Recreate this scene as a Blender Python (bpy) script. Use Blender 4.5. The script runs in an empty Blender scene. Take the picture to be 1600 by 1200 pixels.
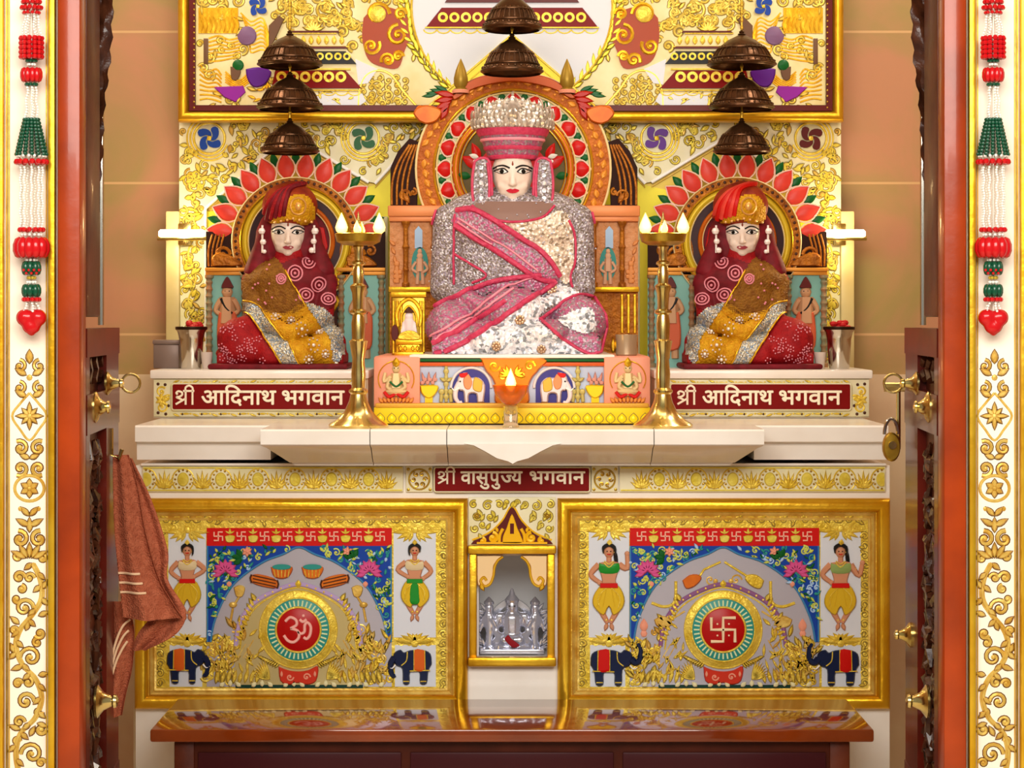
import bpy, bmesh, math, random
import numpy as np
from mathutils import Vector, Matrix, noise
from mathutils.geometry import tessellate_polygon
from mathutils.bvhtree import BVHTree

scene = bpy.context.scene
COL = scene.collection
PI = math.pi

# ------------------------------------------------------------------ camera, world, lights, exposure
# camera at (0, -4.7, 1.3) looking along +Y; horizon sits a little above the middle (lens shift)
FPX, DC, CZ, HOR = 3130.0, 4.7, 1.3, 500.0
cam_d = bpy.data.cameras.new('camera')
cam = bpy.data.objects.new('camera', cam_d)
COL.objects.link(cam)
cam.location = (0, -DC, CZ)
cam.rotation_euler = (PI / 2, 0, 0)
cam_d.sensor_width = 36
cam_d.lens = FPX / 1600 * 36
cam_d.shift_y = -(600 - HOR) / 1600
cam_d.clip_start = 0.05
scene.camera = cam

wd = bpy.data.worlds.new('hall_light')
scene.world = wd
wd.use_nodes = True
wd.node_tree.nodes['Background'].inputs[0].default_value = (1.0, 0.93, 0.82, 1)
wd.node_tree.nodes['Background'].inputs[1].default_value = 0.27

def area(name, loc, target, sx, sy, power, col):
    l = bpy.data.lights.new(name, 'AREA')
    l.shape = 'RECTANGLE'; l.size = sx; l.size_y = sy
    l.energy = power; l.color = col
    o = bpy.data.objects.new(name, l)
    COL.objects.link(o)
    o.location = loc
    d = Vector(target) - Vector(loc)
    o.rotation_euler = d.to_track_quat('-Z', 'Y').to_euler()
    return o
area('hall_ceiling_light', (0.0, -4.1, 2.55), (0, 0.2, 0.95), 3.0, 1.2, 152, (1, 0.95, 0.87))
area('alcove_ceiling_light', (0.0, -0.45, 2.68), (0, 0.25, 1.0), 1.5, 0.25, 6, (1, 0.9, 0.75))
for sx in (-1, 1): area('alcove_fill_light', (sx * 1.02, 0.2, 2.72), (sx * 1.05, 0.5, 0.6), 0.25, 0.25, 7, (1, 0.92, 0.78))  # unseen fill lamps, added to brighten the outer parts of the back wall

vs = scene.view_settings
vs.view_transform = 'Standard'
vs.look = 'None'
vs.gamma = 1
vs.use_curve_mapping = False
vs.exposure = 0.05

# ------------------------------------------------------------------ pixel <-> place
MIR = [None]                       # mirror axis (photo px) for things that come in left/right pairs
def W(px, py, Y):
    if MIR[0] is not None: px = 2 * MIR[0] - px
    d = Y + DC
    return Vector(((px - 800) * d / FPX, Y, CZ - (py - HOR) * d / FPX))
def S(n, Y): return n * (Y + DC) / FPX

# ------------------------------------------------------------------ materials
def lin(c):
    c = c.lstrip('#')
    out = []
    for i in (0, 2, 4):
        v = int(c[i:i + 2], 16) / 255
        out.append(v / 12.92 if v <= 0.04045 else ((v + 0.055) / 1.055) ** 2.4)
    return (*out, 1)
MATS = {}
def M(name, col, rough=0.5, metal=0.0, col2=None, nscale=20, bump=0.0, bscale=60, coat=0.0, vor=False, spec=0.22):
    if name in MATS: return MATS[name]
    m = bpy.data.materials.new(name)
    m.use_nodes = True
    nt = m.node_tree
    b = nt.nodes['Principled BSDF']
    b.inputs['Base Color'].default_value = lin(col)
    b.inputs['Roughness'].default_value = rough
    b.inputs['Metallic'].default_value = metal
    b.inputs['Specular IOR Level'].default_value = spec
    if coat: b.inputs['Coat Weight'].default_value = coat; b.inputs['Coat Roughness'].default_value = 0.06
    tc = nt.nodes.new('ShaderNodeTexCoord')
    if col2:
        n = nt.nodes.new('ShaderNodeTexNoise'); n.inputs['Scale'].default_value = nscale; n.inputs['Detail'].default_value = 5
        r = nt.nodes.new('ShaderNodeValToRGB')
        r.color_ramp.elements[0].position = 0.35; r.color_ramp.elements[1].position = 0.68
        r.color_ramp.elements[0].color = lin(col); r.color_ramp.elements[1].color = lin(col2)
        nt.links.new(tc.outputs['Object'], n.inputs['Vector'])
        nt.links.new(n.outputs['Fac'], r.inputs['Fac'])
        nt.links.new(r.outputs['Color'], b.inputs['Base Color'])
    if bump:
        if vor:
            n2 = nt.nodes.new('ShaderNodeTexVoronoi'); o2 = n2.outputs['Distance']
        else:
            n2 = nt.nodes.new('ShaderNodeTexNoise'); n2.inputs['Detail'].default_value = 4; o2 = n2.outputs['Fac']
        n2.inputs['Scale'].default_value = bscale
        bp = nt.nodes.new('ShaderNodeBump'); bp.inputs['Strength'].default_value = bump; bp.inputs['Distance'].default_value = 0.01
        nt.links.new(tc.outputs['Object'], n2.inputs['Vector'])
        nt.links.new(o2, bp.inputs['Height'])
        nt.links.new(bp.outputs['Normal'], b.inputs['Normal'])
    MATS[name] = m
    return m
def gem(name, cols, scale=130, metal=0.5, rough=0.3, bump=0.9):
    """beaten, stone-set foil: every cell its own tone and tilt"""
    m = bpy.data.materials.new(name); m.use_nodes = True
    nt = m.node_tree; b = nt.nodes['Principled BSDF']
    tc = nt.nodes.new('ShaderNodeTexCoord')
    v = nt.nodes.new('ShaderNodeTexVoronoi'); v.inputs['Scale'].default_value = scale
    nt.links.new(tc.outputs['Object'], v.inputs['Vector'])
    sp = nt.nodes.new('ShaderNodeSeparateColor'); nt.links.new(v.outputs['Color'], sp.inputs[0])
    r = nt.nodes.new('ShaderNodeValToRGB'); cr = r.color_ramp; cr.interpolation = 'CONSTANT'
    while len(cr.elements) < len(cols): cr.elements.new(0.5)
    for i, c in enumerate(cols):
        cr.elements[i].position = i / len(cols); cr.elements[i].color = lin(c)
    nt.links.new(sp.outputs[0], r.inputs['Fac']); nt.links.new(r.outputs['Color'], b.inputs['Base Color'])
    bp = nt.nodes.new('ShaderNodeBump'); bp.inputs['Strength'].default_value = bump; bp.inputs['Distance'].default_value = 0.004
    v2 = nt.nodes.new('ShaderNodeTexVoronoi'); v2.inputs['Scale'].default_value = scale * 0.8
    nt.links.new(tc.outputs['Object'], v2.inputs['Vector'])
    nt.links.new(v2.outputs['Distance'], bp.inputs['Height']); nt.links.new(bp.outputs['Normal'], b.inputs['Normal'])
    b.inputs['Metallic'].default_value = metal; b.inputs['Roughness'].default_value = rough
    MATS[name] = m
    return m
def emit(name, col, s):
    m = bpy.data.materials.new(name); m.use_nodes = True
    nt = m.node_tree; b = nt.nodes['Principled BSDF']
    b.inputs['Base Color'].default_value = lin(col)
    b.inputs['Emission Color'].default_value = lin(col); b.inputs['Emission Strength'].default_value = s
    MATS[name] = m
    return m

GOLD = M('gold_paint', '#d9a11c', 0.33, 0.75, '#e8bb35', 14, 0.15, 40)
FOIL = M('gold_foil', '#d9b632', 0.38, 0.35, '#ecd25a', 25, 0.35, 90)
PALEGOLD = M('pale_gold_relief', '#d8c038', 0.4, 0.25, '#e4d260', 30, 0.2, 90)
AGED = M('aged_gold_relief', '#c99a3a', 0.42, 0.4, '#e3c56a', 30, 0.2, 80)
BRASS = M('brass', '#d4b866', 0.2, 1.0, '#e6d294', 30)
ANTIQUE = M('antique_brass', '#a37c25', 0.35, 0.9, '#c7a23c', 40)
BRONZE = M('dark_bronze', '#5c3b24', 0.32, 0.7, '#3d2716', 25, 0.15, 50)
SILVER = M('silver', '#cfd0de', 0.24, 0.75)
STEEL = M('steel', '#c9c4b8', 0.16, 1.0)
MARBLE = M('white_marble', '#f6f0e8', 0.22, 0, '#ece2d6', 6, coat=0.2)
MARBLE2 = M('cream_marble', '#e9dcc4', 0.3, 0, '#d9c8aa', 5)
CREAM = M('cream_plaster', '#fbeedd', 0.5, 0, '#f6e3cf', 5)
CREAMTILE = M('cream_tile', '#ebe4c4', 0.35, 0, '#ded6a4', 12)
DARKLINE = M('dark_joint', '#4a3424', 0.6)
JAMB = M('red_lacquer_wood', '#a83a04', 0.3, 0, '#842a04', 7, 0.05, 40, coat=0.22, spec=0.3)
DARKWOOD = M('dark_wood', '#47190a', 0.45, 0, '#632a12', 14, 0.12, 30, coat=0.05)
CARVED = M('carved_dark_wood', '#33170c', 0.32, 0, '#532b18', 30, 0.3, 60, coat=0.3)
MAROONWOOD = M('maroon_wood', '#641a0c', 0.3, 0, '#4c1208', 12, coat=0.15)
BENCH = M('polished_mahogany', '#6e2a0a', 0.12, 0, '#8a3a10', 6, 0.03, 30, coat=0.8)
RED = M('red_paint', '#c8120e', 0.35)
DEEPRED = M('deep_red_paint', '#780604', 0.4, spec=0.12)
MAROON = M('maroon_paint', '#5a1410', 0.4)
GREEN = M('green_paint', '#0f5a24', 0.4)
TEAL = M('teal_paint', '#2e8f86', 0.4)
BLUE = M('blue_paint', '#123f9c', 0.35)
NAVY = M('navy_paint', '#101c3e', 0.35)
SKYBLUE = M('pale_blue_paint', '#a9c8e8', 0.4)
PURPLE = M('purple_paint', '#5a1488', 0.4)
LILAC = M('lilac_paint', '#b49cc8', 0.4)
PINK = M('pink_paint', '#d0508c', 0.4)
CORAL = M('coral_paint', '#e0493a', 0.38, 0, '#d23a30', 20)
SALMON = M('salmon_paint', '#e8987c', 0.45)
ORANGE = M('orange_paint', '#d9731e', 0.38, 0.15, '#c45a18', 25)
OCHRE = M('ochre_paint', '#b8701c', 0.42, 0.3, '#8c4c12', 40, 0.5, 90)
YELLOW = M('yellow_paint', '#f0d416', 0.35, 0.1)
WHITE = M('white_paint', '#f4f1ec', 0.4)
PALE = M('pale_sky_paint', '#d6dae2', 0.4)
GREYP = M('lilac_grey_enamel', '#b4b0ba', 0.3, 0.2)
BLACK = M('black_paint', '#120e0c', 0.4)
BROWN = M('brown_paint', '#4a240f', 0.45)
SKIN = M('painted_skin', '#c98a66', 0.45)
PEARL = M('pearl', '#f2e6e2', 0.2, coat=0.4)
CLOTHRED = M('red_brocade', '#8e0c16', 0.6, 0.05, '#a5141a', 60, 0.3, 200)
CLOTHMAROON = M('maroon_velvet', '#5e0a14', 0.6, 0, '#7c1020', 40)
CLOTHBROWN = M('brown_gold_brocade', '#7a4a14', 0.5, 0.25, '#94641e', 80, 0.6, 200)
CLOTHOCHRE = M('ochre_brocade', '#c98a10', 0.45, 0.3, '#dca91c', 60, 0.6, 180)
TOWEL = M('terracotta_towel', '#bf6a4c', 0.95, 0, '#a9573c', 90, 0.8, 300, spec=0.1)
GLASS = M('glass', '#f6efe0', 0.05)
MATS['glass'].node_tree.nodes['Principled BSDF'].inputs['Transmission Weight'].default_value = 0.95
AMBER = M('amber_oil_glass', '#e07818', 0.12)
MATS['amber_oil_glass'].node_tree.nodes['Principled BSDF'].inputs['Transmission Weight'].default_value = 0.5
FACE = M('marble_face', '#e2cfc2', 0.3, coat=0.2)
GEMGREY = gem('grey_stone_set_silver', ['#8d8078', '#a9a0a6', '#7c6f6a', '#9a90a0', '#6e625c', '#d0ccd4', '#8c8088', '#91858e'], 230, 0.3, 0.38, 0.6)
GEMWHITE = gem('white_silver_leaf', ['#f2f2f8', '#d4d6e0', '#e8e6ea', '#a0a4ae', '#f4f2f6', '#dcd8de', '#e6e6ee', '#83878e'], 125, 0.2, 0.35)
GEMCREAM = gem('cream_stone_set_silver', ['#e2d2c2', '#ccb8a4', '#e8dccc', '#95826f', '#ecdfd2', '#d8c6b2', '#bfb0a0', '#dccbb8'], 140, 0.25, 0.35)
GEMPINK = gem('pink_grey_brocade', ['#aa5a7a', '#957684', '#b0507a', '#8a7a80', '#b4607f', '#a98e9a', '#a4507a', '#966f84'], 190, 0.25, 0.4, 0.5)
PINKB = M('pink_border', '#b82c50', 0.45, 0, '#c84464', 120)
PINKL = M('light_pink_border', '#ec8fa0', 0.4)
SILVERBAND = gem('silver_blue_zari', ['#9fa8b0', '#c8c0a8', '#7f92a6', '#b8a888', '#8e8a80', '#d2cfc6'], 260, 0.5, 0.35, 0.6)
FLAME = emit('flame', '#ffc864', 3.6)
OUTL = M('olive_outline', '#8a7430', 0.5); OUTB = M('brown_outline', '#5a3510', 0.5)
FLAMECORE = emit('flame_core', '#fff0c8', 30)
TUBE = emit('lamp_tube', '#fff0c4', 9)

def wall_material():
    m = bpy.data.materials.new('marble_wall_tiles'); m.use_nodes = True
    nt = m.node_tree; b = nt.nodes['Principled BSDF']
    tc = nt.nodes.new('ShaderNodeTexCoord')
    n = nt.nodes.new('ShaderNodeTexNoise'); n.inputs['Scale'].default_value = 2.4; n.inputs['Detail'].default_value = 6; n.inputs['Distortion'].default_value = 0.8
    r = nt.nodes.new('ShaderNodeValToRGB')
    r.color_ramp.elements[0].position = 0.4; r.color_ramp.elements[1].position = 0.6
    r.color_ramp.elements[0].color = lin('#a08c58'); r.color_ramp.elements[1].color = lin('#bd8868')
    nt.links.new(tc.outputs['Object'], n.inputs['Vector']); nt.links.new(n.outputs['Fac'], r.inputs['Fac'])
    mp = nt.nodes.new('ShaderNodeMapping'); mp.inputs['Rotation'].default_value = (-PI / 2, 0, 0)
    nt.links.new(tc.outputs['Object'], mp.inputs['Vector'])
    br = nt.nodes.new('ShaderNodeTexBrick'); br.offset = 0.0
    br.inputs['Scale'].default_value = 1; br.inputs['Brick Width'].default_value = 1.24; br.inputs['Row Height'].default_value = 0.42
    br.inputs['Mortar Size'].default_value = 0.0035; br.inputs['Mortar Smooth'].default_value = 0.1
    br.inputs['Mortar'].default_value = lin('#d0a878')
    nt.links.new(mp.outputs['Vector'], br.inputs['Vector'])
    nt.links.new(r.outputs['Color'], br.inputs['Color1']); nt.links.new(r.outputs['Color'], br.inputs['Color2'])
    nt.links.new(br.outputs['Color'], b.inputs['Base Color'])
    b.inputs['Roughness'].default_value = 0.2
    MATS['marble_wall_tiles'] = m
    return m
WALL = wall_material()

# ------------------------------------------------------------------ mesh building
class MB:
    def __init__(s, ol=None): s.v = []; s.f = []; s.mi = []; s.mat = 0; s.ol = ol
    def add(s, vs_, fs, mat=None):
        o = len(s.v); s.v += [tuple(v) for v in vs_]
        k = s.mat if mat is None else mat
        for f in fs: s.f.append(tuple(i + o for i in f)); s.mi.append(k)
        return s
    def box(s, x0, x1, y0, y1, z0, z1, bev=0.0, mat=None):
        x0, x1 = min(x0, x1), max(x0, x1)
        bm = bmesh.new(); bmesh.ops.create_cube(bm, size=1)
        for v in bm.verts:
            v.co = Vector(((x0 + x1) / 2 + v.co.x * (x1 - x0), (y0 + y1) / 2 + v.co.y * (y1 - y0), (z0 + z1) / 2 + v.co.z * (z1 - z0)))
        if bev: bmesh.ops.bevel(bm, geom=bm.edges[:], offset=bev, segments=2, affect='EDGES', profile=0.5)
        bm.verts.ensure_lookup_table()
        s.add([v.co.copy() for v in bm.verts], [[v.index for v in f.verts] for f in bm.faces], mat); bm.free(); return s
    def pbox(s, px0, py0, px1, py1, Y, dep, bev=0.0, mat=None):
        """box whose front face spans photo px at depth Y, running dep metres back"""
        a = W(px0, py1, Y); b = W(px1, py0, Y)
        return s.box(a.x, b.x, Y, Y + dep, a.z, b.z, bev, mat)
    def tube(s, pts, r, n=6, flat=1.0, closed=False, mat=None, cap=True):
        """tube through 3-D points; flat squashes it along Y"""
        N = len(pts)
        if N < 2: return s
        pts = [Vector(p) for p in pts]
        rs = r if isinstance(r, (list, tuple)) else [r] * N
        vs_, fs = [], []
        ref = Vector((0, 1, 0)); prev = None
        for i, p in enumerate(pts):
            if closed: t = pts[(i + 1) % N] - pts[i - 1]
            else: t = pts[min(i + 1, N - 1)] - pts[max(i - 1, 0)]
            if t.length < 1e-9: t = Vector((1, 0, 0))
            t.normalize()
            if abs(t.dot(ref)) > 0.93: u = t.cross(Vector((1, 0, 0)))
            else: u = t.cross(ref)
            u.normalize()
            if prev is not None and u.dot(prev) < 0: u = -u
            prev = u.copy()
            w = u.cross(t).normalized()
            for k in range(n):
                a = 2 * PI * k / n
                off = u * math.cos(a) + w * math.sin(a)
                if flat != 1.0: off.y *= flat
                vs_.append(p + off * rs[i])
        R = N if closed else N - 1
        for i in range(R):
            j = (i + 1) % N
            for k in range(n):
                l = (k + 1) % n
                fs.append((i * n + k, i * n + l, j * n + l, j * n + k))
        if cap and not closed:
            fs.append(tuple(range(n - 1, -1, -1))); fs.append(tuple((N - 1) * n + k for k in range(n)))
        return s.add(vs_, fs, mat)
    def lathe(s, prof, c, n=24, mat=None, axis='z', sx=1.0, sy=1.0, capends=True):
        """prof: list of (radius, height) along the axis"""
        vs_, fs = [], []
        for r, h in prof:
            for k in range(n):
                a = 2 * PI * k / n
                x, y = r * math.cos(a) * sx, r * math.sin(a) * sy
                if axis == 'z': q = (x, y, h)
                elif axis == 'x': q = (h, x, y)
                else: q = (x, h, y)
                vs_.append(Vector(c) + Vector(q))
        for i in range(len(prof) - 1):
            for k in range(n):
                l = (k + 1) % n
                fs.append((i * n + k, i * n + l, (i + 1) * n + l, (i + 1) * n + k))
        if capends:
            fs.append(tuple(range(n - 1, -1, -1))); fs.append(tuple((len(prof) - 1) * n + k for k in range(n)))
        return s.add(vs_, fs, mat)
    def ell(s, c, r, n=12, mat=None, rot=None):
        rr = r if isinstance(r, (tuple, list)) else (r, r, r)
        m_ = max(4, n // 2)
        vs_, fs = [Vector((0, 0, 1))], []
        for i in range(1, m_):
            t = PI * i / m_
            for k in range(n):
                a = 2 * PI * k / n
                vs_.append(Vector((math.sin(t) * math.cos(a), math.sin(t) * math.sin(a), math.cos(t))))
        vs_.append(Vector((0, 0, -1)))
        for k in range(n): fs.append((0, 1 + k, 1 + (k + 1) % n))
        for i in range(m_ - 2):
            for k in range(n):
                l = (k + 1) % n
                fs.append((1 + i * n + k, 1 + (i + 1) * n + k, 1 + (i + 1) * n + l, 1 + i * n + l))
        b = 1 + (m_ - 2) * n; e = len(vs_) - 1
        for k in range(n): fs.append((b + (k + 1) % n, b + k, e))
        out = []
        for v in vs_:
            q = Vector((v.x * rr[0], v.y * rr[1], v.z * rr[2]))
            if rot: q = rot @ q
            out.append(Vector(c) + q)
        return s.add(out, fs, mat)
    def caps(s, a, b, ra, rb, n=10, k=9):
        a, b = Vector(a), Vector(b)
        for i in range(k + 1):
            t = i / k
            s.ell(a.lerp(b, t), ra + (rb - ra) * t, n)
        return s
    # ---- relief drawn in photo px at a depth Y
    def poly(s, pts, Y, t, bev=0.0, mat=None, mid=None):
        """closed outline (px) as a plate t metres thick whose back is at Y, edge chamfered by bev px"""
        n = len(pts)
        A = sum(pts[i][0] * pts[(i + 1) % n][1] - pts[(i + 1) % n][0] * pts[i][1] for i in range(n))
        if A < 0: pts = pts[::-1]
        def inset(d):
            out = []
            for i in range(n):
                p0, p1, p2 = pts[i - 1], pts[i], pts[(i + 1) % n]
                e1 = Vector((p1[0] - p0[0], p1[1] - p0[1])); e2 = Vector((p2[0] - p1[0], p2[1] - p1[1]))
                if e1.length < 1e-6 or e2.length < 1e-6: out.append(p1); continue
                e1.normalize(); e2.normalize()
                nn = Vector((-e1.y, e1.x)) + Vector((-e2.y, e2.x))
                if nn.length < 0.2: out.append(p1); continue
                nn.normalize()
                out.append((p1[0] + nn.x * d, p1[1] + nn.y * d))
            return out
        rings = [(pts, Y)]
        if bev:
            rings.append((pts, Y - t * 0.45)); rings.append((inset(bev), Y - t))
        else: rings.append((pts, Y - t))
        vs_, fs = [], []
        for rp, yy in rings:
            for p in rp: vs_.append(W(p[0], p[1], yy))
        for r in range(len(rings) - 1):
            for i in range(n):
                j = (i + 1) % n
                fs.append((r * n + i, r * n + j, (r + 1) * n + j, (r + 1) * n + i))
        top = rings[-1][0]; o = (len(rings) - 1) * n
        for tri in tessellate_polygon([[Vector((p[0], p[1], 0)) for p in top]]):
            fs.append(tuple(o + i for i in tri))
        return s.add(vs_, fs, mat)
    def rt(s, pts, Y, r, flat=0.7, n=6, mat=None, closed=False):
        """raised line drawn in px; r in px (or list)"""
        k = (Y + DC) / FPX
        rs = [q * k for q in r] if isinstance(r, (list, tuple)) else r * k
        return s.tube([W(p[0], p[1], Y) for p in pts], rs, n, flat, closed, mat)
    def dot(s, px, py, Y, r, flat=0.6, n=8, mat=None, ry=None):
        k = (Y + DC) / FPX
        return s.ell(W(px, py, Y), (r * k, r * k * flat, (ry or r) * k), n, mat)
    def scroll(s, cx, cy, r, Y, w=1.6, turns=1.4, a0=0.0, d=1, mat=None, flat=0.7, n=5):
        s.rt(spiral(cx, cy, r, turns, a0, d), Y, taper(int(turns * 14) + 1, w * 0.7, w), flat, n, mat)
        if s.ol is not None: s.ol.rt(spiral(cx, cy, r, turns, a0, d), Y, w + 0.9, 0.12, 4)
        s.dot(cx, cy, Y, w * 1.3, mat=mat, n=6)
        return s
    def leaf(s, px, py, ang, L, wd, Y, t=0.004, mat=None, bev=None):
        if s.ol is not None:
            c_, s_ = math.cos(math.radians(ang)), math.sin(math.radians(ang))
            s.ol.poly(leafpts(px - 1.2 * c_, py + 1.2 * s_, ang, L + 2.6, wd + 2.6, 5), Y, 0.0011)
        return s.poly(leafpts(px, py, ang, L, wd), Y, t, bev if bev is not None else wd * 0.22, mat)
    def flower(s, cx, cy, r, Y, n=6, t=0.003, mat=None, cmat=None):
        for k in range(n):
            s.leaf(cx, cy, 360 * k / n + 90, r, r * 0.62, Y, t, mat)
        s.dot(cx, cy, Y - t, r * 0.28, mat=cmat if cmat is not None else mat, n=6)
        return s

def arc(cx, cy, rx, ry, a0, a1, n=24):
    return [(cx + rx * math.cos(math.radians(a0 + (a1 - a0) * i / n)), cy - ry * math.sin(math.radians(a0 + (a1 - a0) * i / n))) for i in range(n + 1)]
def circ(cx, cy, r, n=32, ry=None): return arc(cx, cy, r, ry or r, 0, 360, n)[:-1]
def spiral(cx, cy, r, turns=1.4, a0=0, d=1):
    N = int(turns * 14)
    out = []
    for i in range(N + 1):
        t = i / N
        a = math.radians(a0) + d * (1 - t) * turns * 2 * PI
        rr = r * (0.12 + 0.88 * t)
        out.append((cx + rr * math.cos(a), cy - rr * math.sin(a)))
    return out
def taper(n, a, b): return [a + (b - a) * i / max(1, n - 1) for i in range(n)]
def leafpts(px, py, ang, L, wd, n=6):
    ca, sa = math.cos(math.radians(ang)), math.sin(math.radians(ang))
    out = []
    for sgn in (1, -1):
        rng_ = range(n + 1) if sgn > 0 else range(n - 1, 0, -1)
        for i in rng_:
            t = i / n
            w = sgn * wd / 2 * math.sin(PI * t ** 0.85)
            x, y = t * L, w
            out.append((px + x * ca - y * sa, py - (x * sa + y * ca)))
    return out
def smooth_path(P, k=6):
    out = []
    n = len(P)
    for i in range(n - 1):
        p0, p1, p2, p3 = P[max(i - 1, 0)], P[i], P[i + 1], P[min(i + 2, n - 1)]
        for j in range(k):
            t = j / k
            out.append(tuple(0.5 * (2 * p1[d] + (p2[d] - p0[d]) * t + (2 * p0[d] - 5 * p1[d] + 4 * p2[d] - p3[d]) * t * t + (3 * p1[d] - p0[d] - 3 * p2[d] + p3[d]) * t ** 3) for d in range(len(p1))))
    out.append(tuple(P[-1]))
    return out
def inside(p, poly):
    x, y = p; c = False; n = len(poly); j = n - 1
    for i in range(n):
        xi, yi = poly[i][:2]; xj, yj = poly[j][:2]
        if (yi > y) != (yj > y) and x < (xj - xi) * (y - yi) / (yj - yi) + xi: c = not c
        j = i
    return c

ORIG = {}
def pieces_of(mb):
    """group a mesh's loose islands into pieces that stand apart from each other"""
    n = len(mb.v); par = list(range(n))
    def find(a):
        while par[a] != a: par[a] = par[par[a]]; a = par[a]
        return a
    for f in mb.f:
        r = find(f[0])
        for q in f[1:]:
            k = find(q)
            if k != r: par[k] = r
    roots = {}; isl = [roots.setdefault(find(i), len(roots)) for i in range(n)]
    k = len(roots)
    if k < 2 or k > 1500: return None
    P = np.array([tuple(v) for v in mb.v]); isl = np.array(isl)
    lo = np.full((k, 3), np.inf); hi = np.full((k, 3), -np.inf)
    np.minimum.at(lo, isl, P); np.maximum.at(hi, isl, P)
    size = (hi - lo).max(axis=1)
    gap = np.maximum(0.0, np.maximum(lo[:, None] - hi[None], lo[None] - hi[:, None]))
    near = np.sqrt((gap ** 2).sum(axis=2)) <= np.maximum(0.02, 0.5 * np.maximum(size[:, None], size[None]))
    lab = -np.ones(k, int); c = 0
    for i in range(k):
        if lab[i] >= 0: continue
        st = [i]; lab[i] = c
        while st:
            a = st.pop()
            for b in np.nonzero(near[a] & (lab < 0))[0]: lab[b] = c; st.append(b)
        c += 1
    if c < 2: return None
    out = []
    for p in range(c):
        q = MB(); mp = {}
        vi = np.nonzero(lab[isl] == p)[0]
        for i in vi: mp[int(i)] = len(q.v); q.v.append(mb.v[int(i)])
        for f, m_ in zip(mb.f, mb.mi):
            if f[0] in mp: q.f.append(tuple(mp[i] for i in f)); q.mi.append(m_)
        out.append(q)
    return out
def mk(name, mb, mats, parent=None, smooth=40, label=None):
    """one mesh object (or one per piece where pieces stand apart); vertices were written in world space"""
    if parent is not None:
        ps = pieces_of(mb)
        if ps: return [mk1(name, q, mats, parent, smooth, label) for q in ps][0]
    return mk1(name, mb, mats, parent, smooth, label)
def mk1(name, mb, mats, parent=None, smooth=40, label=None):
    me = bpy.data.meshes.new(name)
    o0 = ORIG.get(parent.name, Vector((0, 0, 0))) if parent else Vector((0, 0, 0))
    fs = [f[::-1] for f in mb.f] if MIR[0] is not None else mb.f
    me.from_pydata([Vector(v) - o0 for v in mb.v], [], fs)
    if not isinstance(mats, (list, tuple)): mats = [mats]
    for m in mats: me.materials.append(m)
    me.polygons.foreach_set('material_index', mb.mi)
    me.update()
    if smooth:
        me.polygons.foreach_set('use_smooth', [True] * len(me.polygons))
        me.set_sharp_from_angle(angle=math.radians(smooth))
    o = bpy.data.objects.new(name, me)
    COL.objects.link(o)
    if parent: o.parent = parent
    ORIG[o.name] = o0
    if label: o['label'] = label
    return o
def thing(name, label, cat, loc, group=None):
    o = bpy.data.objects.new(name, None)
    o.empty_display_size = 0.05
    COL.objects.link(o)
    o.location = loc
    o['label'] = label; o['category'] = cat
    if group: o['group'] = group
    ORIG[o.name] = Vector(loc)
    return o
def tag(o, label, cat, group=None):
    o['label'] = label; o['category'] = cat
    if group: o['group'] = group
    return o
def struct(o, label=None, cat=None):
    o['kind'] = 'structure'
    if label: o['label'] = label
    if cat: o['category'] = cat
    return o
def copy_thing(src, loc, label, group=None):
    c = src.copy(); COL.objects.link(c); c.location = loc; c['label'] = label
    ORIG[c.name] = Vector(loc)
    if group: c['group'] = group
    def rec(a, b):
        for ch in a.children:
            d = ch.copy(); COL.objects.link(d); d.parent = b
            rec(ch, d)
    rec(src, c)
    return c
def blob(mb, voxel, smooth_it=6):
    """fuse overlapping shapes into one continuous surface -> (MB, BVH)"""
    me = bpy.data.meshes.new('fuse'); me.from_pydata(mb.v, [], mb.f); me.update()
    o = bpy.data.objects.new('fuse', me); COL.objects.link(o)
    r = o.modifiers.new('r', 'REMESH'); r.mode = 'VOXEL'; r.voxel_size = voxel
    if smooth_it:
        q = o.modifiers.new('s', 'SMOOTH'); q.iterations = smooth_it; q.factor = 0.5
    dg = bpy.context.evaluated_depsgraph_get()
    e = o.evaluated_get(dg)
    m2 = bpy.data.meshes.new_from_object(e)
    out = MB()
    out.add([v.co.copy() for v in m2.vertices], [tuple(p.vertices) for p in m2.polygons])
    bpy.data.objects.remove(o); bpy.data.meshes.remove(me); bpy.data.meshes.remove(m2)
    bvh = BVHTree.FromPolygons(out.v, out.f)
    return out, bvh
def cast(bvh, px, py, off=0.0):
    """point on a figure's surface, seen along the direction the photo was taken from"""
    o = W(px, py, -1.0); d = (W(px, py, 0.0) - o).normalized()
    h = bvh.ray_cast(o, d)
    if h[0] is None: return None
    n = h[1] if h[1].dot(d) < 0 else -h[1]
    return h[0] + n * off
def resample(P, step, closed=False):
    if closed: P = list(P) + [P[0]]
    out = [P[0]]
    for a, b in zip(P, P[1:]):
        L = math.hypot(b[0] - a[0], b[1] - a[1]); k = max(1, int(L / step))
        for i in range(1, k + 1): out.append((a[0] + (b[0] - a[0]) * i / k, a[1] + (b[1] - a[1]) * i / k))
    return out[:-1] if closed else out
def drape_line(mb, bvh, P, r, off=0.0, step=4, mat=None, flat=1.0, closed=False):
    """cord lying on a figure (P in px, r in px)"""
    pts = [q for q in (cast(bvh, x, y, off) for x, y in resample(P, step, closed)) if q is not None]
    if len(pts) > 2: mb.tube(pts, r * 0.0016, 6, flat, False, mat)
    return mb
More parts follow.
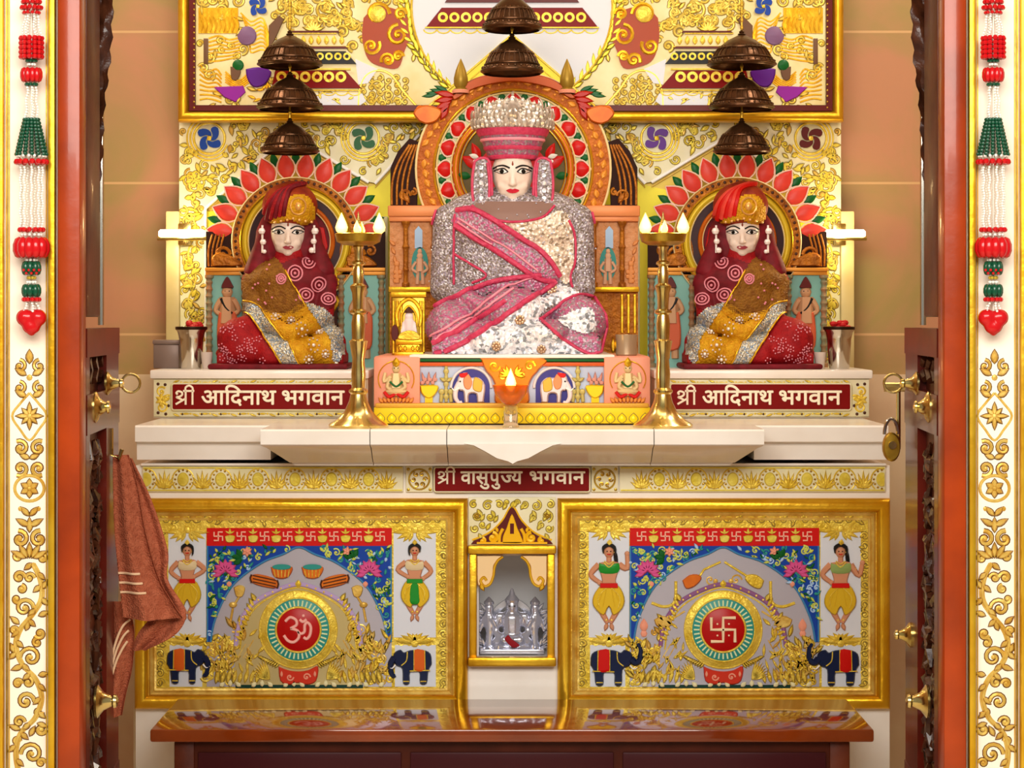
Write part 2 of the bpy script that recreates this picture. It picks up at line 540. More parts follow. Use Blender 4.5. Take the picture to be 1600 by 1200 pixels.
def drape_patch(mb, bvh, P, off, step=3.0, mat=None):
    """cloth or foil piece lying on a figure inside outline P (px)"""
    xs = [p[0] for p in P]; ys = [p[1] for p in P]
    x0, x1, y0, y1 = min(xs), max(xs), min(ys), max(ys)
    nx, ny = int((x1 - x0) / step) + 2, int((y1 - y0) / step) + 2
    idx = {}; vs_, fs = [], []
    def vert(i, j):
        if (i, j) in idx: return idx[(i, j)]
        q = cast(bvh, x0 + i * step, y0 + j * step, off)
        idx[(i, j)] = None if q is None else len(vs_)
        if q is not None: vs_.append(q)
        return idx[(i, j)]
    for i in range(nx):
        for j in range(ny):
            if not inside((x0 + (i + 0.5) * step, y0 + (j + 0.5) * step), P): continue
            q = [vert(i, j), vert(i, j + 1), vert(i + 1, j + 1), vert(i + 1, j)]
            if None in q: continue
            ps = [vs_[k] for k in q]
            if max((ps[a] - ps[b]).length for a, b in ((0, 1), (1, 2), (2, 3), (3, 0))) > 0.03: continue
            fs.append(tuple(q))
    if fs: mb.add(vs_, fs, mat)
    return mb
def drape_fill(mb, bvh, P, off, mat=None):
    """small painted shape on a figure, outline P (px): fan from its centre"""
    cx = sum(p[0] for p in P) / len(P); cy = sum(p[1] for p in P) / len(P)
    pts = [cast(bvh, x, y, off) for x, y in [(cx, cy)] + list(P)]
    if any(p is None for p in pts): return mb
    n = len(P)
    mb.add(pts, [(0, 1 + (i + 1) % n, 1 + i) for i in range(n)], mat)
    return mb

def frame_sweep(mb, px0, py0, px1, py1, Y, prof, mat=None):
    """picture-frame moulding: prof = [(inset px, height m above Y)], mitred corners"""
    vs_, fs = [], []
    for ins, h in prof:
        for (x, y) in ((px0 + ins, py0 + ins), (px1 - ins, py0 + ins), (px1 - ins, py1 - ins), (px0 + ins, py1 - ins)):
            q = W(x, y, Y); vs_.append(Vector((q.x, Y - h, q.z)))
    for i in range(len(prof) - 1):
        for k in range(4):
            l = (k + 1) % 4
            fs.append((i * 4 + k, i * 4 + l, (i + 1) * 4 + l, (i + 1) * 4 + k))
    mb.add(vs_, fs, mat); return mb
def round_prof(w, h, n=8):
    return [(w * (0.5 - 0.5 * math.cos(PI * i / n)), h * math.sin(PI * i / n)) for i in range(n + 1)]

def lettering(name, pieces, Y, t, mat, parent, label=None):
    """raised Devanagari letters: pieces = (text, px0, px1, headline py, baseline py)"""
    out = MB()
    for body, x0, x1, yt, yb in pieces:
        if body == 'shri':
            w, h = x1 - x0, yb - yt
            def u(a, b): return (x0 + a * w, yt + b * h)
            st = [smooth_path([u(.12, .26), u(.05, .14), u(.16, .02), u(.34, .10), u(.36, .28), u(.22, .42), u(.06, .46), u(.22, .56), u(.36, .66)], 5),
                  [u(.02, .98), u(.55, .56)],
                  [u(.55, 0), u(.55, 1.02)], [u(.42, 0), u(1.02, 0)], [u(.92, 0), u(.92, 1.02)],
                  smooth_path([u(.55, .0), u(.55, -.26), u(.74, -.40), u(.92, -.24), u(.92, .0)], 5)]
            for q in st: out.rt(q, Y - t * 0.5, h * 0.078, 0.8, 6)
            continue
        half = body.startswith('half ')
        if half: body = body[5:]
        cu = bpy.data.curves.new('lettering', 'FONT'); cu.body = body; cu.offset = 0.0; cu.resolution_u = 3
        o = bpy.data.objects.new('lettering', cu); COL.objects.link(o)
        dg = bpy.context.evaluated_depsgraph_get()
        me = bpy.data.meshes.new_from_object(o.evaluated_get(dg))
        bpy.data.objects.remove(o); bpy.data.curves.remove(cu)
        bm = bmesh.new(); bm.from_mesh(me); bpy.data.meshes.remove(me)
        if half:
            xs = [v.co.x for v in bm.verts]
            bmesh.ops.bisect_plane(bm, geom=bm.verts[:] + bm.edges[:] + bm.faces[:], plane_co=(min(xs) + (max(xs) - min(xs)) * 0.66, 0, 0), plane_no=(1, 0, 0), clear_outer=True)
        xs = [v.co.x for v in bm.verts]
        mx, Mx = min(xs), max(xs)
        bm.verts.ensure_lookup_table()
        vs_ = []
        # font units: headline at about y = 0.62, baseline at 0
        hx = HEADLINE
        for dep in (0, 1):
            for v in bm.verts:
                px = x0 + (v.co.x - mx) / (Mx - mx) * (x1 - x0)
                py = yb - v.co.y / hx * (yb - yt)
                vs_.append(W(px, py, Y - t * (1 - dep)))
        n = len(bm.verts); fs = [tuple(v.index for v in f.verts) for f in bm.faces]
        fs += [tuple(v.index + n for v in reversed(f.verts)) for f in bm.faces]
        for e in bm.edges:
            if len(e.link_faces) == 1:
                a, b = e.verts[0].index, e.verts[1].index
                fs.append((a, b, b + n, a + n))
        out.add(vs_, fs)
        em = (yb - yt) / HEADLINE * (Y + DC) / FPX
        for e in bm.edges:
            if len(e.link_faces) == 1:
                a, b = (vs_[v.index] + Vector((0, t * .4, 0)) for v in e.verts)
                out.tube([a, b], em * 0.021, 6, 0.5)
        bm.free()
    return mk(name, out, mat, parent, 30, label)
HEADLINE = 0.62
# ------------------------------------------------------------------ the room
def sbox(name, x0, x1, y0, y1, z0, z1, mat, label=None, bev=0):
    return struct(mk(name, MB().box(x0, x1, y0, y1, z0, z1, bev), mat), label)
sbox('floor', -1.9, 1.9, -5.4, 1.05, -0.1, 0, MARBLE2, 'cream marble floor under the bench')
sbox('ceiling', -1.42, 1.42, -1.1, 1.05, 2.76, 2.86, CREAM, 'plain ceiling above the shrine')
sbox('wall_back', -1.42, 1.42, 0.86, 1.0, 0, 2.76, WALL, 'polished tan marble wall with pale joints behind the altar')
sbox('wall_left', -1.42, -1.3, -1.1, 0.86, 0, 2.76, WALL, 'tan marble side wall left of the altar')
sbox('wall_right', 1.3, 1.42, -1.1, 0.86, 0, 2.76, WALL, 'tan marble side wall right of the altar')

mdado = M('beige_marble_dado', '#e2ccac', 0.25, 0, '#d2ae8e', 4)
sbox('trim_13', -1.3, 1.3, 0.845, 0.86, 0, W(0, 585, .85).z, mdado, 'lighter beige marble lower part of the back wall')
for s_ in (-1, 1): sbox('trim_%d' % (14 if s_ < 0 else 15), s_ * 1.3, s_ * 1.285, -1.1, 0.845, 0, W(0, 585, .85).z, mdado, 'beige marble lower part of the %s side wall' % ('left' if s_ < 0 else 'right'))
YF = -1.30            # face of the decorated door surround
for side, sg in (('left', 0), ('right', 1)):
    MIR[0] = 800 if sg else None
    SD = side
    a = W(-560, 0, YF).x; b = W(90, 0, YF).x
    sbox('wall_front_' + side, a, b, YF, YF + 0.2, 0, 2.75, CREAM, 'cream painted door surround on the %s' % side)
    n0 = 1 if not sg else 5
    def vtrim(name, p0, p1, proud, mat, lab):
        x0, x1 = W(p0, 0, YF).x, W(p1, 0, YF).x
        o = mk(name, MB().box(x0, x1, YF - proud, YF, 0.0, 2.75, 0.003), mat)
        struct(o, lab)
    vtrim('trim_%d' % n0, -4, 8, 0.016, GOLD, 'gold strip at the outer edge of the %s door surround' % side)
    vtrim('trim_%d' % (n0 + 1), 78, 89, 0.018, GOLD, 'gold strip between the %s door surround and the red post' % side)
    m = MB()
    for p0, p1, k in ((10, 12.5, 1), (14, 15.5, 0), (72.5, 74, 0), (75.5, 77, 1)):
        m.box(W(p0, 0, YF).x, W(p1, 0, YF).x, YF - 0.004, YF, 0, 2.75, 0, k)
    struct(mk('trim_%d' % (n0 + 2), m, [GOLD, ANTIQUE]), 'thin gold lines on the %s door surround' % side)
    # lacquered door post with rounded face
    m = MB()
    x0, x1 = W(88, 0, YF - 0.03).x, W(126, 0, YF - 0.03).x
    if x1 < x0: x0, x1 = x1, x0
    m.box(x0, x1, YF - 0.03, YF + 0.02, 0, 2.75, 0.009)
    struct(mk('trim_%d' % (n0 + 3), m, JAMB), 'glossy red brown door post on the %s' % side)
    m = MB()
    zt = W(0, 512, -0.9).z
    x0 = W(126, 0, YF - 0.03).x; s_ = -1 if not sg else 1
    m.box(x0, x0 + s_ * 0.10, YF + 0.022, YF + 0.13, zt + 0.02, 2.75, 0.004)
    struct(mk('trim_%d' % (9 + sg), m, DARKWOOD), 'dark wooden reveal above the %s half door' % side)

    # ---- gold scroll relief on the surround
    OL = MB(); G = MB(OL); Y = YF
    cx = 46
    G.leaf(cx, 568, 90, 22, 11, Y, 0.005)
    for yy in (572, 606):
        for s in (-1, 1):
            G.scroll(cx + s * 15, yy, 10, Y, 2.4, 1.1, 90, s)
            G.leaf(cx + s * 5, yy + 14, 90 - s * 60, 20, 9, Y, 0.005)
    G.dot(cx, 590, Y, 5)
    G.rt(smooth_path([(46, 614), (60, 630), (73, 650), (60, 672), (46, 688), (32, 672), (19, 650), (32, 630), (46, 614)], 4), Y, 2.0)
    for k in range(8):
        G.leaf(cx, 650, 45 * k, 17 if k % 2 else 22, 7, Y, 0.004)
    G.dot(cx, 650, Y - 0.003, 4)
    for s in (-1, 1):
        G.scroll(cx + s * 14, 700, 12, Y, 3, 1.2, 60 if s > 0 else 120, s)
        G.scroll(cx + s * 14, 732, 12, Y, 3, 1.2, -60 if s > 0 else 240, -s)
        G.leaf(cx, 716, 90 + s * 70, 16, 8, Y, 0.005)
    G.rt(circ(cx, 763, 23, 28, 20), Y, 2.6, closed=True)
    G.flower(cx, 763, 15, Y, 6, 0.005)
    for s in (-1, 1):
        G.leaf(cx, 806, 90 + s * 45, 20, 8, Y, 0.005); G.dot(cx + s * 14, 795, Y, 4)
        G.leaf(cx, 822, 90 + s * 62, 24, 9, Y, 0.005)
        G.scroll(cx + s * 15, 842, 13, Y, 3.4, 1.2, 80 if s > 0 else 100, s)
    G.leaf(cx, 832, 90, 24, 9, Y, 0.005)
    for k in range(5): G.leaf(cx + (k - 2) * 3, 872, 90 + (2 - k) * 32, 25, 9, Y, 0.006)
    # running vine
    vine = smooth_path([(50, 880), (62, 905), (64, 935), (50, 960), (30, 985), (24, 1010), (34, 1038), (54, 1060), (64, 1090), (54, 1122), (32, 1145), (24, 1175), (30, 1210), (46, 1235)], 6)
    G.rt(vine, Y, 3.6)
    G.rt([(x + 4, y) for x, y in vine], Y, 1.6)
    for (x, y, r, d, a) in ((38, 950, 15, 1, 0), (48, 1027, 17, -1, 180), (40, 1096, 14, 1, 0), (50, 1178, 18, -1, 180), (30, 902, 9, 1, 0), (34, 920, 6, -1, 90), (62, 990, 8, 1, 200), (28, 1068, 7, 1, 0), (64, 1140, 8, -1, 0)):
        G.scroll(x, y, r, Y, 3.0, 1.25, a, d)
    for (x, y, a, L) in ((60, 962, 20, 18), (30, 975, 140, 18), (36, 1040, 200, 20), (60, 1055, 10, 16), (58, 1130, -20, 18), (32, 1140, 160, 20), (40, 985, 70, 16), (46, 1150, 60, 18), (22, 1020, 110, 16), (66, 920, 60, 16)):
        G.leaf(x, y, a, L, 8, Y, 0.006)
    for (x, y, r, d, a) in ((28, 870, 7, 1, 90), (66, 872, 7, -1, 90), (46, 903, 8, 1, 0), (26, 936, 7, -1, 0), (58, 1004, 7, 1, 90), (30, 1128, 9, 1, 0), (60, 1112, 7, -1, 0), (26, 1158, 6, 1, 0), (44, 1066, 8, -1, 90), (22, 985, 6, 1, 0), (64, 1192, 7, 1, 0)):
        G.scroll(x, y, r, Y, 2.6, 1.2, a, d)
    for i in range(0, len(vine) - 8, 4):
        x, y = vine[i]; s = 1 if (i // 4) % 2 else -1
        G.leaf(x, y, -90 + s * 50, 16, 8, Y, 0.006)
    o = thing('scroll_ornament', 'gold', 'ornament', W(46, 1200, YF))
    mk1('scroll_relief', G, AGED, o); mk1('painted_outline', OL, OUTB, o)
    o['label'] = 'gold scroll and leaf relief running down the %s door surround' % side
MIR[0] = None

# ------------------------------------------------------------------ altar base with recess for the niche
YA = 0.05
altar = thing('altar_base', 'white marble altar block carrying the shelf, with a niche in its centre', 'altar', (0, 0.4, 0))
ZS = 1.0525                    # shelf top
m = MB()
xl, xr = W(212, 0, YA).x, W(1390, 0, YA).x
nx0, nx1 = W(744, 0, YA).x, W(862, 0, YA).x
nz1, nz0 = W(0, 868, YA).z, W(0, 1030, YA).z
zt = 0.955
m.box(xl, nx0, YA, 0.85, 0, zt); m.box(nx1, xr, YA, 0.85, 0, zt)
m.box(nx0, nx1, YA, 0.85, 0, nz0); m.box(nx0, nx1, YA, 0.85, nz1, zt)
m.box(nx0, nx1, YA + 0.22, 0.85, nz0, nz1)
mk('body', m, MARBLE, altar)
m = MB()
m.box(xl - 0.03, xr + 0.03, YA + 0.02, 0.85, 0, 0.10)
m.box(W(205, 0, YA).x, xl, YA + 0.03, 0.85, 0, 0.95)
mk('plinth', m, MARBLE2, altar)
# lining above the frieze
mk('moulding', MB().pbox(220, 724, 1385, 728, YA - 0.016, 0.018, 0.002), MARBLE, altar)
mk('niche_lining', MB().box(nx0 + 0.001, nx1 - 0.001, YA + 0.205, YA + 0.22, nz0, nz1).box(nx0, nx0 + 0.006, YA + 0.004, YA + 0.21, nz0, nz1).box(nx1 - 0.006, nx1, YA + 0.004, YA + 0.21, nz0, nz1), M('niche_marble', '#e8e6e6', .3), altar)

# ---- frieze tiles of medallions and shells
def frieze(x0, x1, centres, fans, name):
    t = mk(name, MB().pbox(x0, 728, x1, 769, YA - 0.008, 0.008, 0.002), CREAMTILE, altar)
    Y = YA - 0.008
    b = MB(); b.pbox(x0 + 2, 730, x1 - 2, 732, Y - 0.003, 0.004); b.pbox(x0 + 2, 765, x1 - 2, 767, Y - 0.003, 0.004)
    mk('gold_border', b, PALEGOLD, t)
    a, c, d = MB(), MB(), MB()
    for x in centres:
        lo, hi = max(x - 20, x0 + 2), min(x + 20, x1 - 2)
        c.poly([p for p in circ(x, 749, 9, 16, 11) if lo <= p[0] <= hi], Y, 0.004, 1.5) if lo <= x - 9 and hi >= x + 9 else c.poly([(max(lo, min(hi, p[0])), p[1]) for p in circ(x, 749, 9, 16, 11)], Y, 0.004)
        for k in range(12):
            q = circ(x, 749, 12.5, 12, 14.5)[k]
            if lo < q[0] < hi: d.dot(q[0], q[1], Y, 1.9, 0.7, 6)
        pth = [p for p in arc(x, 750, 17, 18, -50, 230, 22) if lo < p[0] < hi]
        if len(pth) > 3: a.rt(pth, Y, 1.3, 0.8, 5)
    for x in fans:
        for k in range(7):
            an = 90 + (k - 3) * 19
            L = 30 - abs(k - 3) * 3
            p1 = (x + L * math.cos(math.radians(an)), 764 - L * math.sin(math.radians(an)))
            if x0 + 2 < p1[0] < x1 - 2: a.leaf(x, 764, an, L, 5, Y, 0.004)
        for s in (-1, 1):
            a.scroll(x + s * 8, 760, 4.5, Y, 1.3, 1.1, 90, s)
    mk('medallion', c, PALEGOLD, t); mk('beading', d, ANTIQUE, t); mk('shell_relief', a, FOIL, t)
frieze(222, 630, [228, 286, 345, 403, 461, 518, 576], [257, 316, 374, 432, 490, 547, 604], 'frieze_tile')
MIR[0] = 803
frieze(222, 638, [228, 286, 345, 403, 461, 518, 576], [257, 316, 374, 432, 490, 547, 604], 'frieze_tile')
MIR[0] = None
# scroll blocks either side of the centre name board
for s in (0, 1):
    MIR[0] = 800 if s else None
    t = mk('scroll_tile', MB().pbox(634, 728, 676, 769, YA - 0.008, 0.008, 0.002), CREAMTILE, altar)
    a = MB(); Y = YA - 0.008
    a.rt(circ(655, 749, 16, 24), Y, 1.5, closed=True)
    for k in range(6): 
        q = circ(655, 749, 9, 6)[k]; a.scroll(q[0], q[1], 4.2, Y, 1.4, 1.1, 60 * k, 1)
    for (x, y) in ((638, 733), (672, 733), (638, 765), (672, 765)): a.dot(x, y, Y, 2.6)
    mk('scroll_relief', a, ANTIQUE, t)
MIR[0] = None

# ---- gable tile above the niche
Y = YA - 0.006
t = mk('gable_tile', MB().pbox(732, 777, 868, 853, Y, 0.006, 0.001), CREAMTILE, altar)
g = MB()
g.poly([(736, 850)] + smooth_path([(740, 845), (765, 834), (785, 815), (800, 793), (815, 815), (835, 834), (860, 845)], 5) + [(864, 850)], Y, 0.004, 0)
mk('gable_ground', g, MAROON, t)
g = MB()
edge = smooth_path([(738, 848), (765, 836), (785, 817), (800, 795), (815, 817), (835, 836), (862, 848)], 6)
g.rt([(x, y - 4) for x, y in edge], Y, 1.6)
Y2 = Y - 0.004
g.poly(smooth_path([(785, 849), (786, 838), (792, 824), (800, 803), (808, 824), (814, 838), (815, 849), (785, 849)], 3)[:-1], Y2, 0.003, 1)
for s in (-1, 1):
    g.rt(smooth_path([(800 + s * 20, 849), (800 + s * 19, 836), (800 + s * 14, 826)], 4), Y2, 2.6)
    g.scroll(800 + s * 30, 840, 8.5, Y2, 3.2, 1.2, 90, s); g.scroll(800 + s * 46, 845, 5, Y2, 2.6, 1.1, 90, s)
    g.leaf(800 + s * 22, 832, 90 - s * 20, 10, 5, Y2, .003)
g.pbox(745, 847, 855, 850, Y2 - .003, .003)
mk('gable_gold', g, M('gable_gold_enamel', '#f0b814', 0.35, 0.1), t)
g = MB(); Y3 = Y2 - 0.003
g.pbox(797, 818, 803, 834, Y3 - 0.001, 0.0015)
mk('gable_inlay', g, MAROON, t)
g = MB(MB())
rng = random.Random(4)
for s in (-1, 1):
    for (x, y, r, d) in ((55, 806, 9, 1), (38, 790, 8, -1), (20, 788, 6, 1), (60, 788, 6, -1), (34, 808, 6, 1), (58, 826, 6, -1), (46, 820, 5, 1), (8, 785, 4, 1)):
        g.scroll(800 + s * x, y, r, Y, 1.5, 1.3, rng.random() * 360, d * s); g.leaf(800 + s * (x - 6), y + 8, 60 * d, 12, 5, Y, .003)
mk('scroll_relief', g, PALEGOLD, t); mk('painted_outline', g.ol, OUTL, t)
g = MB()
for s in (-1, 1): g.flower(800 + s * 55, 806, 6, Y - 0.001, 6)
mk('rosette', g, ANTIQUE, t)

# ---- niche frame
nf = mk('niche_frame', MB().pbox(731, 853, 869, 866, YA - 0.03, 0.03, 0.004).pbox(731, 1028, 869, 1042, YA - 0.03, 0.03, 0.004)
        .pbox(733, 866, 745, 1028, YA - 0.02, 0.02, 0.003).pbox(855, 866, 867, 1028, YA - 0.02, 0.02, 0.003), GOLD, altar)
g = MB()
for s in (0, 1):
    MIR[0] = 800 if s else None
    g.poly(smooth_path([(745, 868), (785, 868), (778, 876), (772, 884), (771, 896), (768, 910), (758, 918), (748, 916), (745, 905), (745, 868)], 3)[:-1], YA - 0.004, 0.014, 1.5)
mk('bracket_block', g, M('peach_paint', '#f0cf9a', 0.4), nf)
g = MB()
for s in (0, 1):
    MIR[0] = 800 if s else None
    g.rt(smooth_path([(786, 870), (778, 876), (773, 886), (771, 900), (766, 912), (757, 916), (751, 908), (756, 902), (760, 907)], 5), YA - 0.019, 2.2)
    g.leaf(750, 912, -60, 14, 8, YA - 0.018, 0.006)
mk('bracket_scroll', g, GOLD, nf)
MIR[0] = None

# ------------------------------------------------------------------ shelf: five slabs and a pendant
shelf = thing('marble_shelf', 'long white marble shelf with stepped edge across the altar', 'shelf', (0, 0.3, 1.0))
def slab(pa, pb, yf, bev_l=0, bev_r=0):
    d = yf + DC
    x0, x1 = (pa - 800) * d / FPX, (pb - 800) * d / FPX
    m = MB()
    # profile: flat top, square lip, sloping cove underneath
    prof = [(0.85, ZS), (yf + 0.004, ZS), (yf, ZS - 0.004), (yf, ZS - 0.034), (yf + 0.006, ZS - 0.038), (yf + 0.035, ZS - 0.044), (yf + 0.10, ZS - 0.082), (yf + 0.12, ZS - 0.082), (yf + 0.12, ZS - 0.09), (0.85, ZS - 0.09)]
    if yf > -0.05:
        prof = [(0.85, ZS), (yf + 0.004, ZS), (yf, ZS - 0.004), (yf, ZS - 0.038), (yf + 0.022, ZS - 0.043), (yf + 0.024, ZS - 0.082), (0.85, ZS - 0.082)]
    n = len(prof); vs_ = []
    for x, b in ((x0, bev_l), (x1, bev_r)):
        for (y, z) in prof:
            dd = max(0, (ZS - 0.036) - z) * 1.2 * b
            vs_.append((x + (dd if x == x0 else -dd), y, z))
    fs = [(i, (i + 1) % n, (i + 1) % n + n, i + n) for i in range(n)] + [tuple(range(n))[::-1], tuple(range(n, 2 * n))]
    m.add(vs_, fs); return m
for a, b, yf, l, r in ((211, 421.0, 0.0, 0, 0), (1179.9, 1388, 0.0, 0, 0), (407, 577.3, -0.17, 1, 0), (578.7, 697.3, -0.17, 0, 0), (698.7, 1021.3, -0.17, 0, 0), (1022.7, 1194, -0.17, 0, 1)):
    mk('slab', slab(a, b, yf, l, r), MARBLE, shelf, 35)
m = MB()
pp = [(724, 693), (740, 697), (757, 706), (776, 717), (794, 722), (801, 726), (808, 722), (826, 717), (846, 706), (864, 697), (878, 693)]
m.poly(pp, -0.15, 0.024, 1.2)
mk('pendant', m, MARBLE, shelf, 35)

# ------------------------------------------------------------------ podiums with name boards
YP = 0.35
def podium(side, mir):
    MIR[0] = mir
    p = thing('podium', '%s marble podium with gold floral tiles under a cloaked statue' % ('left' if not mir else 'right'), 'podium', (W(400, 0, YP).x, 0.55, ZS))
    x0, x1 = W(240, 0, YP).x, W(575, 0, YP).x
    zt = W(0, 578, YP).z
    mk('block', MB().box(x0, x1, YP, 0.8, ZS + 0.001, zt - 0.022), MARBLE2, p)
    a, b = W(234, 0, YP - 0.012).x, W(577, 0, YP).x
    mk('top_slab', MB().box(a, b, YP - 0.012, 0.8, zt - 0.022, zt, 0.004), MARBLE, p)
    Y = YP - 0.006
    t = mk('floral_tile', MB().pbox(240, 593, 572, 651, Y, 0.006, 0.001), CREAMTILE, p)
    g = MB()
    for (x, y, r, d) in ((252, 612, 8, 1), (253, 636, 9, -1), (262, 622, 5, 1)):
        g.scroll(x, y, r, Y, 1.8, 1.3, 40, d)
    for k in range(7): g.leaf(253, 625, 51 * k, 11, 6, Y, 0.004)
    for k in range(20):
        x = 270 + k * 15
        g.leaf(x, 598, 0 if k % 2 else 20, 12, 3.5, Y, 0.003); g.leaf(x, 646.5, 0 if k % 2 else -20, 12, 3.5, Y, 0.003)
        g.dot(x + 13, 597.5, Y, 1.7); g.dot(x + 13, 646.5, Y, 1.7)
    mk('floral_relief', g, FOIL, t)
    g = MB()
    for (x, y) in ((247, 600), (258, 601), (247, 645), (259, 647), (263, 634)): g.dot(x, y, Y, 2.6)
    for k in range(10): g.dot(285 + 30 * k, 647, Y, 2); 
    mk('floral_ground', g, BROWN, t)
    MIR[0] = None
    return p
podium('left', None); podium('right', 799)

def name_board(px0, py0, px1, py1, Y, pieces, label, cx):
    nb = thing('name_board', label, 'sign', W(cx, py1, Y))
    r = 5
    def rr(i):
        a, b, c, d = px0 + i, py0 + i, px1 - i, py1 - i
        k = max(1.5, r - i)
        return arc(a + k, b + k, k, k, 180, 90, 4) + arc(c - k, b + k, k, k, 90, 0, 4) + arc(c - k, d - k, k, k, 0, -90, 4) + arc(a + k, d - k, k, k, 270, 180, 4)
    mk('border', MB().poly(rr(0), Y, 0.005, 0.8), CREAMTILE, nb)
    mk('red_panel', MB().poly(rr(2.5), Y - 0.005, 0.003, 0.5), DEEPRED, nb)
    lettering('lettering', pieces, Y - 0.008, 0.003, M('letter_cream', '#f8ecd2', 0.4), nb)
    return nb
name_board(267, 598, 552, 642, YP - 0.0115, [('shri', 274, 303, 611, 632), ('आ\u093fदनाथ', 315, 431, 611, 632), ('भगवान', 441, 538, 611, 632)],
           'dark red name board under the left cloaked statue', 400)
name_board(1046, 598, 1331, 642, YP - 0.0115, [('shri', 1058, 1087, 611, 632), ('आ\u093fदनाथ', 1098, 1208, 611, 632), ('भगवान', 1218, 1315, 611, 632)],
           'dark red name board under the right cloaked statue', 1190)
name_board(677, 729, 923, 770, YA - 0.009, [('shri', 684, 711, 737, 756), ('वासु', 720, 764, 737, 756), ('पु', 765, 781, 737, 756), ('half ज', 782, 799, 737, 756), ('य', 799, 816, 737, 756), ('भगवान', 828, 914, 737, 756)],
           'dark red name board in the frieze below the marble shelf', 800)
# ------------------------------------------------------------------ two framed gold relief panels
def om_pts(cx, cy, r):
    def u(x, y): return (cx + x * r, cy + y * r)
    return [smooth_path([u(-.62, -.42), u(-.38, -.62), u(-.10, -.50), u(-.06, -.24), u(-.36, -.06)], 6),
            smooth_path([u(-.36, -.06), u(.0, .06), u(.06, .38), u(-.18, .62), u(-.48, .56), u(-.70, .28)], 6),
            smooth_path([u(-.0, .08), u(.16, .20), u(.34, .10), u(.36, -.22), u(.50, -.36), u(.66, -.14), u(.62, .26), u(.46, .46), u(.30, .38)], 6),
            smooth_path([u(.10, -.52), u(.26, -.40), u(.46, -.52)], 5)]
def elephant(par, cx, cy, w, h, face, up, Y, body_mat):
    """side view relief elephant; face = +1 looks right"""
    def q(x, y): return (cx + face * x * w, cy + y * h)
    m = MB()
    m.poly(smooth_path([q(-.48, -.05), q(-.45, -.36), q(-.25, -.48), q(.05, -.46), q(.18, -.40), q(.26, -.48), q(.40, -.40), q(.44, -.22), q(.36, -.02), q(.22, .08), q(.20, .50), q(.05, .50), q(.03, .16), q(-.18, .16), q(-.20, .50), q(-.36, .50), q(-.40, .14), q(-.48, -.05)], 3)[:-1], Y, 0.008, 1.6)
    if up: tr = [q(.40, -.22), q(.50, -.12), q(.60, -.22), q(.60, -.50), q(.54, -.66)]
    else: tr = [q(.40, -.25), q(.49, -.08), q(.49, .14), q(.44, .28), q(.38, .26)]
    tr = smooth_path(tr, 5)
    m.rt(tr, Y - 0.004, taper(len(tr), w * .085, w * .04), 0.8)
    o = mk('elephant', m, body_mat, par)
    k = MB()
    k.poly(smooth_path([q(-.30, -.46), q(-.08, -.48), q(-.06, -.1), q(-.08, .12), q(-.30, .10), q(-.30, -.46)], 3)[:-1], Y - 0.008, 0.002, .8)
    mk('saddle_cloth', k, M('saddle_orange', '#d4601c', .4) if not up else RED, o)
    k = MB()
    for a, b in (((-.31, -.46), (-.32, .10)), ((-.06, -.48), (-.06, .12)), ((-.44, .12), (.04, .14))): k.rt([q(*a), q(*b)], Y - 0.0085, .9)
    k.rt(smooth_path([q(.10, -.42), q(.12, -.16), q(.24, -.02)], 4), Y - 0.0085, .9)
    for x in (.125, -.28): k.rt([q(x - .07, .44), q(x + .07, .44)], Y - 0.0082, .9)
    mk('gilt_trim', k, FOIL, o)
    k = MB(); k.rt(smooth_path([q(.38, -.04), q(.46, .06), q(.54, .02)], 4), Y - 0.008, taper(9, 1.4, .5)); mk('tusk', k, WHITE, o)
    return o
